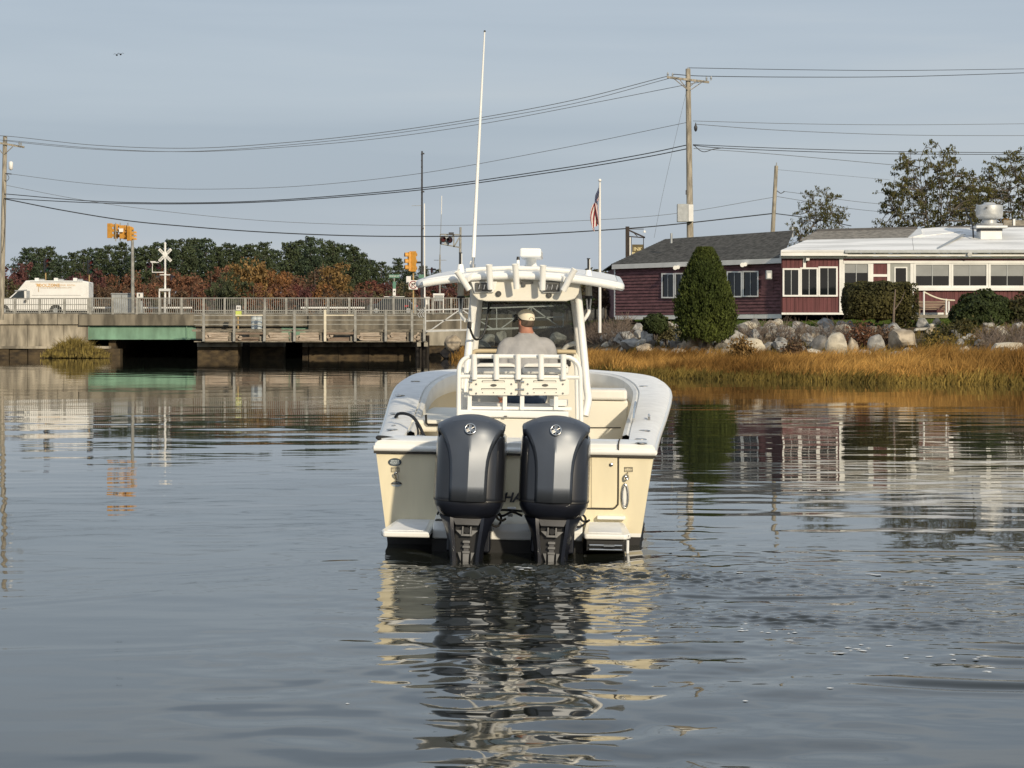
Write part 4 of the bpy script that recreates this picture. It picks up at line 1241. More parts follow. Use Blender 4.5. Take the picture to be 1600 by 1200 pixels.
# grey hip roof
ridge0, ridge1 = W(1040, 373.5, 141), W(1240, 360.0, 133)
eL, eR = lpt(954.5, ZE + .27, -.47), lpt(1221, ZE + .27, -.47)
bL, bR = lpt(954.5, ZE + .27, 12.5), lpt(1221, ZE + .27, 12)
def roof_sheet(a, b, c, d, n, name, mat):
    """courses of shingles lapped over each other between eave a-b and ridge d-c"""
    mb = MB()
    a, b, c, d = map(Vector, (a, b, c, d))
    nrm = (b - a).cross(d - a).normalized()
    for k in range(n):
        t0, t1 = k / n, (k + 1) / n
        p0, p1, p2, p3 = a.lerp(d, t0), b.lerp(c, t0), b.lerp(c, t1), a.lerp(d, t1)
        l = nrm * .03
        mb.loft([[p0 + l, p3 + l * .25, p3 - l, p0 - l], [p1 + l, p2 + l * .25, p2 - l, p1 - l]], True, True)
    return rp(mb, name, mat, kind='stuff')
roof_sheet(eL, eR, ridge1, ridge0, 22, 'roof_shingles', M['shingle_roof'])
rp(MB().prism([eL, ridge0, bL], (0, 0, -.06)), 'hip_end', M['shingle_roof'])
rp(MB().prism([bL, ridge0, ridge1, bR], (0, 0, -.06)), 'rear_roof', M['shingle_roof'])
for px, y0_, y1_ in ((1049, 364.5, 380), (1238, 354.5, 371)):
    rp(MB().cyl(W(px, y1_, 136), W(px, y0_, 136), .07, n=10), 'vent_pipe', M['cabinet'], 40)

# windows: frame + two dark panes + blind
def window(pfun, px0, px1, py0, py1, fw, blind=0.0, mull=True, name='window'):
    sh_ = -.07 if pfun is lw else 0.0
    def q(mb, a, b, c, d, o0, o1):
        o0, o1 = o0 + sh_, o1 + sh_
        return mb.prism([pfun(a, d, o0), pfun(b, d, o0), pfun(b, c, o0), pfun(a, c, o0)], Vector((0, o1 - o0, 0)))
    mb = MB()
    q(mb, px0, px1, py0, py0 + fw, -.14, -.04); q(mb, px0, px1, py1 - fw, py1, -.16, -.04)
    q(mb, px0, px0 + fw, py0 + fw, py1 - fw, -.139, -.04); q(mb, px1 - fw, px1, py0 + fw, py1 - fw, -.139, -.04)
    f = rp(mb, name, M['white_trim'])
    c = (px0 + px1) / 2
    halves = [(px0 + fw, c - .5), (c + .5, px1 - fw)] if mull else [(px0 + fw, px1 - fw)]
    for a, b in halves:
        yb = py0 + fw + (py1 - py0 - 2 * fw) * blind
        rp(q(MB(), a, b, yb if blind else py0 + fw, py1 - fw, -.075, -.055), 'pane', M['window_dark'], parent=f)
        if blind:
            rp(q(MB(), a, b, py0 + fw, yb, -.08, -.055), 'blind', M['blind'], parent=f)
    if mull:
        rp(q(MB(), c - .5, c + .5, py0 + fw, py1 - fw, -.11, -.05), 'mullion', M['cabinet'], parent=f)
    return f
window(lw, 1033, 1053.3, 427, 466, 2.0)
window(lw, 1053.8, 1074, 426.6, 465.6, 2.0)
window(lw, 1135, 1159, 424, 464.5, 2.0)
window(lw, 1159.5, 1184.5, 423.4, 464, 2.0)
rp(MB().prism([lw(1189, 461.5, -.09), lw(1208, 461, -.09), lw(1208, 420, -.09), lw(1189, 421, -.09)], (0, .06, 0)), 'wall_hatch', M['siding_plum'])
vb = rp(pbox(MB(), 1197, 1206.5, 422.5, 436.5, 126.5, .35), 'vent_hood', M['cabinet'], bevel=.04)
rp(pbox(MB(), 1199, 1204.5, 427, 434.5, 126.47, .05), 'vent_louvre', M['white_trim'], parent=vb)
for px, py, Y in ((1055, 418, 133.3), (1160, 413.5, 128.6)):
    l = rp(MB().cyl(W(px, py, Y), W(px, py + .3, Y - .4), .09, .13, 12), 'flood_lamp', M['white_trim'], 40)
    rp(MB().cyl(W(px + 3.5, py - .6, Y), W(px + 4.5, py - .5, Y - .35), .08, .11, 12), 'lamp_head', M['white_trim'], 40, parent=l)

# right wing: red vertical boards, white trim, white roof
def rw(px, py, off=0.0):
    v = W(px, py, YR)
    return Vector((v.x, v.y + off, v.z))
def rq(a, b, c, d, o0, o1, mb=None):
    mb = mb or MB()
    return mb.prism([rw(a, d, o0), rw(b, d, o0), rw(b, c, o0), rw(a, c, o0)], Vector((0, o1 - o0, 0)))
XE = 1900
mb = MB(); mb.prism([rw(1221.5, 491, .02), rw(XE, 491, .02), rw(XE, 491, 11), rw(1221.5, 491, 11)], (0, 0, zY(401, YR) - zY(491, YR)))
rp(mb, 'wall', M['siding_red'])
mb = MB()
px = 1222.5
rng_ = random.Random(5)
while px < 1640:
    pn = px + 6.4
    rq(px, pn - .35, 402, 490.5, -.03 - rng_.uniform(0, .008), .01, mb)
    px = pn
rp(mb, 'board_siding', M['siding_red'], kind='stuff')
rp(rq(1221, XE, 488.5, 491.6, -.10, .02), 'base_trim', M['white_trim'])
rp(rq(1311, 1317, 404, 488.5, -.13, .0), 'corner_post', M['white_trim'])
rp(rq(1254.5, 1258.8, 403, 419.5, -.12, .0), 'short_post', M['white_trim'])
rp(rq(1218.3, 1317, 400.4, 404, -.22, .0), 'frieze_board', M['white_trim'])
rp(rq(1317, XE, 401, 404, -.2, .0), 'frieze_board', M['white_trim'])
# three-window group (its head board slopes slightly)
for a, b, y0_ in ((1222.5, 1249.5, 419.2), (1249.8, 1278, 418), (1278.3, 1308.5, 416.4)):
    window(rw, a, b, y0_, 463.5, 2.6)
window(rw, 1315, 1360, 408.5, 455, 4.2, blind=.36)
rp(rq(1317.2, XE, 407.6, 411.5, -.17, -.03), 'window_head_board', M['white_trim'])
rp(rq(1360.2, 1364, 411.6, 455, -.12, -.03), 'trim_post', M['white_trim'])
rp(rq(1364, 1385.6, 411.6, 428.4, -.06, .0), 'red_panel', M['siding_red'])
rp(rq(1364, 1385.6, 428.5, 432.5, -.12, -.0), 'panel_rail', M['white_trim'])
rp(rq(1364, 1385.6, 432.6, 446, -.06, .0), 'red_panel', M['siding_red'])
rp(rq(1385.8, 1390.5, 411.6, 489, -.12, -.02), 'trim_post', M['white_trim'])
dr = rp(rq(1390.8, 1421.5, 412, 489, -.09, -.02), 'door', M['door_grey'])
mb = MB(); rq(1396.8, 1398.8, 417, 480, -.12, -.085, mb); rq(1415.2, 1417.2, 417, 480, -.12, -.085, mb); rq(1398.8, 1415.2, 417, 419, -.12, -.085, mb)
rp(mb, 'door_frame', M['white_trim'], parent=dr)
rp(rq(1398.9, 1415.1, 419.1, 480, -.105, -.08), 'door_pane', M['window_dark'], parent=dr)
rp(MB().cyl(rw(1412, 455, -.16), rw(1412, 459, -.16), .02, n=6), 'door_handle', M['steel'], parent=dr)
rp(rq(1421.8, 1427, 411.6, 489, -.12, -.02), 'trim_post', M['white_trim'])
wx = 1427.2
while wx < XE - 60:
    window(rw, wx, wx + 58, 410.5, 449.5, 3.2, blind=.54)
    wx += 58.4
rp(rq(1427, XE, 449.2, 454, -.22, -.02), 'window_sill_board', M['white_trim'])
# eave: gutter and fascia, then the roof plane
rp(rq(1218, 1322, 392.5, 400.2, -.62, -.50), 'fascia', M['white_trim'])
rp(rq(1320, XE, 396.5, 400.8, -.55, -.42), 'fascia', M['white_trim'])
rp(rq(1317, XE, 391.4, 396, -.75, -.56), 'gutter', M['cabinet'], bevel=.02)
mb = MB(); mb.prism([rw(1218.4, 400.2, -.5), rw(XE, 400.2, -.5), rw(XE, 400.0, .05), rw(1218.4, 400.0, .05)], (0, 0, .04))
rp(mb, 'soffit', M['white_trim'])
ea, eb = rw(1218, 391.5, -.66), rw(XE, 391, -.66)
ra, rb = W(1261, 374.6, 129.5), W(1425, 371.3, 129.5)
rc, rd = W(1475, 355.5, 133.5), W(XE + 20, 353, 133.5)
def slab(pts, name, mat, t=.10, label=None):
    return rp(MB().prism(pts, (0, 0, -t)), name, mat, bevel=.0, label=label)
fr1, fr2 = rw(1424, 391.2, -.66), rw(1461, 391.1, -.66)
slab([ea, fr1, rb, ra], 'roof_panel', M['white_roof'])
slab([fr1 + Vector((.02, 0, 0)), fr2, W(1505, 362, 132), rb + Vector((.02, 0, .0))], 'roof_panel', M['white_roof'])
slab([fr2 + Vector((.02, 0, 0)), eb, rd, rc, W(1505, 362, 132) + Vector((.01, 0, .0))], 'roof_panel', M['white_roof'])
slab([rb + Vector((.04, .02, .03)), W(1505, 362, 132) + Vector((-.05, 0, .04)), rc + Vector((0, 0, .05)), W(1441, 357, 133.0)], 'roof_panel', M['white_roof'])
rp(MB().bar(W(1469, 354.6, 133.6), W(XE, 352.2, 133.6), .25, .10), 'ridge_cap', M['mast_dark'])
for a, b in (((1462, 390.6), (1506, 367)),):
    rp(MB().bar(W(*a, YR - .4) + Vector((0, 0, .03)), W(*b, 130.2) + Vector((0, 0, .04)), .22, .03), 'roof_seam', M['cabinet'])
# grey gable strip behind the white roof
ga, gb, gc, gd = W(1250, 375.2, 129.8), W(1422, 371.8, 129.8), W(1433, 357.4, 133.2), W(1275, 361.4, 133.2)
roof_sheet(ga, gb, gc, gd, 9, 'upper_shingles', M['shingle_light'])
rp(MB().bar(gd + Vector((0, 0, .05)), gc + Vector((0, 0, .05)), .3, .14), 'ridge_cap', M['mast_dark'])
rp(MB().prism([W(1415, 372.5, 129.7), W(1441, 366, 129.7), W(1439, 356, 132.9), W(1430, 358.5, 133)], (0, 0, -.2)), 'parapet', M['white_trim'])
rp(MB().prism([gd, gc, W(1433, 366, 139), W(1275, 368, 139)], (0, 0, -.06)), 'rear_roof', M['shingle_light'])
slab([rc, rd, W(XE, 360, 142), W(1475, 361, 142)], 'rear_roof', M['white_roof'])
# rooftop exhaust fan
fc = W(1546.5, 371.5, 129.6); k_ = 129.6 / F
fan = rp(MB().bb(fc.x - 17 * k_, fc.x + 16 * k_, fc.y - .5, fc.y + .7, fc.z - .25, fc.z + 10 * k_), 'fan_curb', M['white_trim'], bevel=.02)
rp(MB().bb(fc.x - 26 * k_, fc.x + 24 * k_, fc.y - .75, fc.y + .95, fc.z + 14 * k_, fc.z + 18.5 * k_), 'curb_flange', M['alu'], bevel=.05, parent=fan)
rp(MB().bb(fc.x - 17 * k_, fc.x + 17 * k_, fc.y - .5, fc.y + .7, fc.z + 10 * k_, fc.z + 14 * k_), 'curb_gap', M['mast_dark'], parent=fan)
rp(MB().lathe([(20 * k_, 19 * k_), (21 * k_, 22 * k_), (11 * k_, 23 * k_), (11 * k_, 29 * k_), (16 * k_, 29.5 * k_), (20 * k_, 33 * k_), (21 * k_, 37 * k_), (20.8 * k_, 50 * k_), (19.5 * k_, 51 * k_), (11 * k_, 52 * k_), (8 * k_, 55 * k_), (0.5 * k_, 55.6 * k_)], (fc.x, fc.y + .1, fc.z), 32), 'fan_hood', M['alu'], 35, parent=fan)
rp(MB().cyl(fc + Vector((-9 * k_, -.62, 46 * k_)), fc + Vector((-9 * k_, -.70, 46 * k_)), 1.4 * k_, n=10), 'fan_bolt', M['black'], parent=fan)
rp(MB().tube(cr_pts([W(1521, 371, 129), W(1519, 350, 130), W(1512, 336, 131), W(1509, 325, 131)], 5), .05, 6), 'conduit', M['black'])
rp(MB().cyl(W(1515.5, 393, YR - .3), W(1515.5, 398, YR - .75), .11, .13, 12), 'flood_lamp', M['white_trim'], 40)
rp(pbox(MB(), 1259.5, 1265, 403, 407.5, YR - .4, .35), 'flood_lamp', M['white_trim'], bevel=.03)

# bench, stair rail
YBn = YR - 1.2
bn = root_at('bench', 'dark wooden bench against the red wall right of the hedge', 'bench', 1456, 491, YBn)
for k in range(3):
    rel(bn, pbox(MB(), 1434, 1479, 470.5 + k * 4, 473.7 + k * 4, YBn + .3, .05), 'back_slat', M['wood_brown'])
for k in range(3):
    v0 = W(1434, 484, YBn - .25 + k * .18)
    rel(bn, MB().bb(v0.x, v0.x + 45 * YBn / F, v0.y, v0.y + .15, v0.z, v0.z + .05), 'seat_slat', M['wood_brown'])
for px in (1436, 1475):
    rel(bn, pbox(MB(), px, px + 2, 484, 492, YBn - .2, .08), 'leg', M['wood_brown'])
    rel(bn, pbox(MB(), px, px + 2, 470, 492, YBn + .36, .08), 'leg', M['wood_brown'])
    rel(bn, pbox(MB(), px - .2, px + 2.2, 476.5, 478, YBn - .2, .6), 'armrest', M['wood_brown'])
hr = root_at('stair_rail', 'pale rope handrail on posts sloping down in front of the bench', 'handrail', 1460, 492, YR - 2.2)
for px, y0_ in ((1443.6, 455.5), (1478.5, 467), (1482.5, 471)):
    rel(hr, MB().cyl(W(px, 496, YR - 2.2), W(px, y0_, YR - 2.2), .05, n=8), 'post', M['white_trim'])
rel(hr, MB().tube(cr_pts([W(1443.5, 456, YR - 2.2), W(1455, 462, YR - 2.2), W(1467, 466.5, YR - 2.2), W(1478, 468.5, YR - 2.2), W(1492, 469.5, YR - 2.2)], 5), .045, 6), 'rope', M['wood_pale'])
st_ = root_at('step', 'weathered timber step below the bench in front of the red wall', 'step', 1462, 495, YR - 2.6)
rel(st_, pbox(MB(), 1424, 1490, 492, 497, YR - 2.6, 1.4), 'tread', M['wood_grey'], bevel=.02)
rel(st_, pbox(MB(), 1428, 1486, 497.2, 502, YR - 2.4, 1.0), 'riser', M['wood_brown'])

# ================================================================== PLANTS
def leaf_quads(cs, n_each, rad, size, seed, flat=1.0, up=0.3, aspect=1.0):
    """cs (k,3) clump centres; rad scalar/array; returns quads"""
    r = np.random.default_rng(seed)
    cs = np.asarray(cs, float)
    K = len(cs)
    rad = np.broadcast_to(np.asarray(rad, float), (K,))
    c = np.repeat(cs, n_each, 0)
    rr = np.repeat(rad, n_each)
    d = r.normal(size=c.shape)
    d /= np.linalg.norm(d, axis=1, keepdims=True)
    p = c + d * (rr * r.random(len(c)) ** 0.45)[:, None] * np.array([1, 1, flat])
    nrm = d * 0.6 + r.normal(size=c.shape) * 0.6 + np.array([0, 0, up])
    nrm /= np.linalg.norm(nrm, axis=1, keepdims=True)
    t = np.cross(nrm, r.normal(size=c.shape))
    t /= np.linalg.norm(t, axis=1, keepdims=True)
    b = np.cross(nrm, t)
    s = size * (0.6 + 0.8 * r.random(len(c)))[:, None]
    V = np.stack([p - t * s * aspect, p + b * s * .55, p + t * s * aspect, p - b * s * .55], 1)
    return V
def quads_mesh(name, V, mat):
    V = V.reshape(-1, 3)
    return np_mesh(name, V, np.arange(len(V)).reshape(-1, 4), mat)
def trunk_mesh(name, h, r0, limbs, mat, seed=0):
    r = random.Random(seed)
    mb = MB()
    mb.tube([(0, 0, -.3), (r.uniform(-.1, .1), 0, h * .3), (r.uniform(-.2, .2), 0, h * .65), (0, 0, h)], [r0, r0 * .8, r0 * .5, r0 * .12], 7)
    for a, b in limbs:
        a, b = Vector(a), Vector(b)
        mb.tube([a, a.lerp(b, .5) + Vector((0, 0, .1 * (b - a).length)), b], [r0 * .3, r0 * .2, r0 * .06], 5)
    return mb.mesh(name, mat, 60)

def pine_meshes(seed, h=16.0, w=4.2):
    r = random.Random(seed)
    cs, rad, limbs = [], [], []
    z = h * .22
    while z < h * .97:
        t = (z / h - .22) / .78
        R_ = w * (0.42 + 0.70 * math.sin(math.pi * min(1, (1 - t) * .62 + .05))) * (1 - t ** 4 * .55) * r.uniform(.75, 1.1)
        nb = max(3, int(7 * (1 - t) + 3))
        a0 = r.random() * 6.28
        for k in range(nb):
            a = a0 + 6.283 * k / nb + r.uniform(-.35, .35)
            L_ = R_ * r.uniform(.55, 1.1)
            e_ = (math.cos(a) * L_, math.sin(a) * L_, z + L_ * .22 + r.uniform(-.2, .3))
            limbs.append(((0, 0, z - .2), e_))
            for q in (.45, .8, 1.0):
                cs.append((e_[0] * q, e_[1] * q, z + (e_[2] - z) * q + .1)); rad.append((.75 + .55 * (1 - t)) * r.uniform(.8, 1.25))
        z += h * r.uniform(.055, .085)
    cs.append((0, 0, h * .96)); rad.append(.8)
    return trunk_mesh('trunk', h, .28, limbs[::2], M['bark'], seed), quads_mesh('crown', leaf_quads(cs, 26, rad, .30, seed, .72, .5, .9), M['pine'])
def broad_meshes(seed, h=9.0, w=3.6):
    r = random.Random(seed)
    cs, rad, limbs = [], [], []
    lobes = [(0, 0, h * .62, w * .75)] + [(w * .55 * math.cos(a), w * .55 * math.sin(a), h * r.uniform(.38, .74), w * r.uniform(.38, .58)) for a in [k * 1.05 + r.uniform(-.3, .3) for k in range(6)]]
    for (x, y, z, q) in lobes:
        limbs.append(((0, 0, h * .25), (x, y, z)))
        for _ in range(11):
            d = Vector((r.gauss(0, 1), r.gauss(0, 1), r.gauss(0, 1))).normalized() * q * r.uniform(.55, 1.0)
            if z + d.z > h * .08:
                cs.append((x + d.x, y + d.y, z + d.z * .85)); rad.append(q * r.uniform(.25, .42))
    return trunk_mesh('trunk', h * .8, .2, limbs, M['bark'], seed), quads_mesh('crown', leaf_quads(cs, 22, rad, .26, seed, .9, .35, .9), M['leaf_rust'])
PINES = [pine_meshes(s_) for s_ in (1, 2, 3, 4)]
BROADS = [broad_meshes(s_) for s_ in (11, 12, 13, 14)]
def place_tree(pair, name, label, cat, loc, sx, sz, rot, mat, group):
    t = thing(name, label, cat, loc, (0, 0, rot), group)
    t.scale = (sx, sx, sz)
    new_obj('trunk', pair[0], t)
    c = new_obj('crown', pair[1], t)
    c.material_slots[0].link = 'OBJECT'
    c.material_slots[0].material = mat
    return t
def where(px):
    for b, txt in ((18, 'at the far left edge'), (62, 'behind the cab of the white van'), (110, 'behind the white van'), (150, 'behind the rear of the white van'), (190, 'left of the signal mast'), (232, 'just right of the signal mast'),
                   (285, 'behind the railroad crossbuck'), (330, 'just right of the crossbuck'), (380, 'above the left end of the walkway'), (430, 'left of the gap in the tree line'), (480, 'right of the gap in the tree line'),
                   (530, 'at the middle of the tall pine group'), (580, 'at the right end of the tall pine group'), (622, 'behind the street name sign'), (662, 'behind the yellow traffic light'), (720, 'beside the boat canopy')):
        if px < b:
            return txt
    return 'behind the boat canopy'
r_ = random.Random(21)
used = {}
def uniq(lb):
    used[lb] = used.get(lb, 0) + 1
    n = used[lb]
    return lb if n == 1 else lb + {2: ', next right', 3: ', third along', 4: ', fourth along'}.get(n, ', further right')
rows_ = []
# evergreens: (px, top row)
for i, (px, ty) in enumerate(((42, 388), (57, 386), (74, 383), (95, 398), (112, 395), (130, 389), (150, 385), (170, 382), (190, 379), (210, 386), (228, 382), (246, 377), (264, 375), (284, 372), (303, 370), (322, 371), (341, 386),
                            (358, 379), (376, 382), (392, 380), (412, 379), (426, 388), (455, 376), (470, 374), (486, 371), (503, 372), (520, 375), (536, 380), (552, 386), (566, 394), (579, 404), (596, 408), (622, 404), (640, 417), (662, 414), (685, 420), (706, 424), (738, 430))):
    Y = r_.uniform(385, 430)
    zg = 7.0
    top = W(px, ty, Y)
    h = top.z - zg
    rows_.append([place_tree(PINES[i % 4], 'pine_tree', ('dark pine ' + where(px)), 'tree', (top.x, Y, zg), h / 16.0 * r_.uniform(.82, 1.12), h / 16.0, r_.random() * 6.28,
               M['pine' if i % 3 else 'pine_b'], 'pines on the skyline beyond the bridge'), 'dark pine ' + where(px), px])
AN = {'maroon': 'maroon', 'purple': 'purple-red', 'rust': 'rust-coloured', 'brown': 'brown-leaved', 'orange': 'orange', 'gold': 'golden-orange', 'olive': 'olive-brown', 'red': 'red', 'green': 'dull green'}
back = ((4, 399, 'maroon'), (24, 402, 'maroon'), (30, 420, 'olive'), (108, 420, 'purple'), (126, 416, 'maroon'), (143, 413, 'maroon'), (166, 425, 'brown'), (186, 417, 'rust'), (212, 411, 'rust'), (236, 420, 'brown'), (262, 407, 'rust'), (283, 413, 'rust'),
        (306, 416, 'brown'), (330, 408, 'rust'), (352, 414, 'green'), (374, 398, 'gold'), (393, 387, 'gold'), (408, 409, 'orange'), (428, 411, 'orange'), (450, 412, 'orange'), (470, 421, 'rust'), (492, 408, 'brown'), (512, 410, 'brown'), (522, 396, 'gold'),
        (538, 425, 'gold'), (553, 428, 'green'), (574, 433, 'rust'), (590, 428, 'red'), (604, 431, 'maroon'), (630, 434, 'olive'), (668, 432, 'maroon'), (690, 428, 'maroon'), (712, 430, 'rust'), (742, 434, 'brown'))
front = ((-16, 432, 'olive'), (12, 428, 'olive'), (40, 436, 'olive'), (66, 436, 'brown'), (92, 440, 'brown'), (118, 434, 'purple'), (150, 434, 'brown'), (172, 438, 'brown'), (196, 436, 'brown'), (224, 436, 'rust'), (248, 438, 'olive'), (272, 440, 'brown'),
         (300, 434, 'rust'), (322, 438, 'maroon'), (346, 428, 'green'), (370, 428, 'green'), (396, 434, 'rust'), (416, 440, 'gold'), (440, 434, 'rust'), (462, 434, 'red'), (486, 436, 'maroon'), (506, 438, 'orange'), (528, 446, 'brown'), (548, 445, 'brown'),
         (566, 446, 'maroon'), (584, 449, 'olive'), (612, 446, 'olive'), (640, 448, 'brown'), (672, 448, 'rust'), (700, 444, 'maroon'), (730, 446, 'brown'))
for row, lst, YY in (('upper', back, 325), ('lower', front, 285)):
    for i, (px, ty, cn) in enumerate(lst):
        Y = YY + r_.uniform(-14, 14)
        zg = 3.0 if row == 'lower' else 4.0
        top = W(px, ty, Y)
        h = top.z - zg
        k = h / 9.0
        rows_.append([place_tree(BROADS[(i * 3 + len(row)) % 4], 'autumn_tree', (AN[cn] + ' ' + row + ' tree ' + where(px)), 'tree', (top.x, Y, zg), max(.62, k * .8) * r_.uniform(.85, 1.05), k * 1.02, r_.random() * 6.28,
                   M['leaf_' + cn], 'autumn trees beyond the bridge'), AN[cn] + ' ' + row + ' tree ' + where(px), px])

order_labels(rows_)

# open-branched locust trees behind the restaurant
def locust(seed, h, spread, leafiness, dens=1.0):
    """wide layered umbrella crown: limbs fan out, twigs end in flat leafy sprays"""
    r = random.Random(seed)
    mb = MB()
    cs, rad = [], []
    Rr = h * .62 * spread
    fork = Vector((.05, 0, h * .20))
    mb.tube([(0, 0, -.5), (0.03, 0, h * .10), fork], [h * .020, h * .017, h * .015], 8)
    samples = []
    for k in range(11):
        a = k * 2.399 + r.uniform(-.3, .3)
        q = (k + .5) / 11
        rr = Rr * (.18 + .62 * q) * r.uniform(.85, 1.1)
        e_ = Vector((math.cos(a) * rr, math.sin(a) * rr * .8, h * (.86 - .42 * q * q + r.uniform(-.05, .05))))
        m1 = fork.lerp(e_, .35) + Vector((r.gauss(0, .25), r.gauss(0, .25), -.02 * h))
        m2 = fork.lerp(e_, .7) + Vector((r.gauss(0, .3), r.gauss(0, .3), .02 * h))
        pts = cr_pts([fork, m1, m2, e_], 4)
        n_ = len(pts)
        mb.tube(pts, [max(.02, h * .0095 * (1 - .75 * i / n_)) for i in range(n_)], 6, caps=False)
        samples += pts[3:]
    for k in range(int(330 * (.6 + .4 * leafiness))):
        a = r.random() * 6.283
        q = math.sqrt(r.random())
        up = 1 - .36 * q * q
        lo = .26 + .02 * q
        lay = lo + (up - lo) * (1 - r.random() ** 1.25)
        t_ = Vector((math.cos(a) * Rr * q * r.uniform(.9, 1.12), math.sin(a) * Rr * q * .85, h * lay))
        s0 = min(samples, key=lambda p: (p - t_).length + .6 * max(0, p.z - t_.z))
        mid_ = s0.lerp(t_, .55) + Vector((r.gauss(0, .2), r.gauss(0, .2), r.gauss(.12, .15)))
        pts = cr_pts([s0, mid_, t_], 3)
        mb.tube(pts, [max(.010, .038 * (1 - .8 * i / len(pts))) for i in range(len(pts))], 4, caps=False)
        for j in range(4):
            d = Vector((r.gauss(0, .5), r.gauss(0, .45), r.gauss(.05, .12)))
            e_ = t_ + d
            mb.tube([t_.lerp(mid_, .25 * j / 2), e_], [.012, .006], 3, caps=False)
            if r.random() < leafiness:
                cs.append(tuple(e_)); rad.append(r.uniform(.24, .52))
    tm = mb.mesh('trunk', M['bark'], 60)
    lv = quads_mesh('crown', leaf_quads(cs, int(11 * dens), rad, .11, seed, .34, .8, 1.0), M['locust'])
    return tm, lv
def shrub_tree(px0, px1, ptop, pbase, Y, seed, spread, leafi, label, dens=1.0, mat=None, name='locust_tree', group='trees behind the restaurant'):
    pair = locust(seed, 10.0, spread, leafi, dens)
    z1 = max(v.co.z for v in pair[1].vertices)
    xw = max(v.co.x for v in pair[1].vertices) - min(v.co.x for v in pair[1].vertices)
    xc = (max(v.co.x for v in pair[1].vertices) + min(v.co.x for v in pair[1].vertices)) / 2
    top, base = W((px0 + px1) / 2, ptop, Y), W(0, pbase, Y)
    sz = (top.z - base.z) / z1
    sx = (px1 - px0) * Y / F / xw
    return place_tree(pair, name, label, 'tree', (top.x - xc * sx, Y, base.z), sx, sz, 0, mat or M['locust'], group)
shrub_tree(1362, 1556, 216, 470, 152, 5, 1.15, .95, 'large spreading olive-leaved tree left of the rooftop fan', 1.3)
shrub_tree(1478, 1700, 230, 470, 158, 8, 1.1, .95, 'big tree at the right edge behind the rooftop fan', 1.3)
shrub_tree(1222, 1336, 288, 470, 150, 12, 1.0, .85, 'small airy half-bare tree over the grey roof ridge', 1.15)
for (px, ty, Y, cn, sc_, lab) in ((1337, 338, 150, 'olive', .55, 'dark bushy tree top peeking over the roof right of the small airy tree'), (1585, 312, 149, 'gold', .55, 'orange-leaved tree right of the rooftop fan'), (1318, 350, 152, 'green', .5, 'low dark tree top just above the grey roof ridge')):
    top = W(px, ty, Y); h = top.z - 3.0
    place_tree(BROADS[1 if px < 1500 else 2], 'broadleaf_tree', lab, 'tree', (top.x, Y, 3.0), sc_, h / 9.0, 1.3 * px, M['leaf_' + cn] if cn != 'green' else M['bush_dark'], 'trees behind the restaurant')
# fence at right behind the fan
rt = root_at('roof_fence', 'grey fence with a white post behind the roof at the right edge', 'fence', 1590, 360, 143)
rel(rt, pbox(MB(), 1568, 1680, 344, 356, 143, .1), 'fence_panel', M['wood_grey'])
rel(rt, pbox(MB(), 1583, 1586.5, 342, 356, 142.9, .15), 'post', M['white_trim'])

# scrub behind the boat canopy (brown brush left of the restaurant)
r_ = random.Random(4)
for i, (px, ty, Y, cn, w_) in enumerate(((742, 432, 215, 'brown', .8), (775, 440, 210, 'green', .8), (808, 436, 205, 'brown', .8), (836, 430, 195, 'olive', .8), (862, 440, 170, 'green', .55), (886, 436, 158, 'green', .55), (904, 424, 160, 'olive', .5), (918, 412, 165, 'olive', .48), (946, 410, 168, 'olive', .5),
                                       (958, 418, 160, 'brown', .4), (930, 436, 148, 'brown', .42), (950, 446, 146, 'brown', .4), (898, 462, 140, 'green', .36))):
    top = W(px, ty, Y); zg = 2.9; h = top.z - zg
    lab = {0: 'brown brush seen under the left half of the boat canopy', 1: 'green brush seen through the left half of the windscreen', 2: 'brown brush seen through the middle of the windscreen', 3: 'olive brush behind the cream cap', 4: 'dark evergreen scrub behind the right side of the windscreen',
           5: 'dark evergreen scrub at the right edge of the windscreen', 6: 'olive scrub just right of the canopy leg', 7: 'olive scrub between canopy and flagpole, topmost', 8: 'olive scrub right of the flagpole, topmost', 9: 'brown scrub against the building corner',
           10: 'brown scrub low on the left of the flagpole', 11: 'brown scrub low on the right of the flagpole', 12: 'low dark scrub beside the canopy leg'}[i]
    place_tree(BROADS[i % 4], 'scrub', lab, 'shrub', (top.x, Y, zg), w_ * r_.uniform(.9, 1.1), h / 9.0, r_.random() * 6.28, M['bush_dark'] if cn == 'green' else M['leaf_' + cn], 'scrub left of the restaurant')

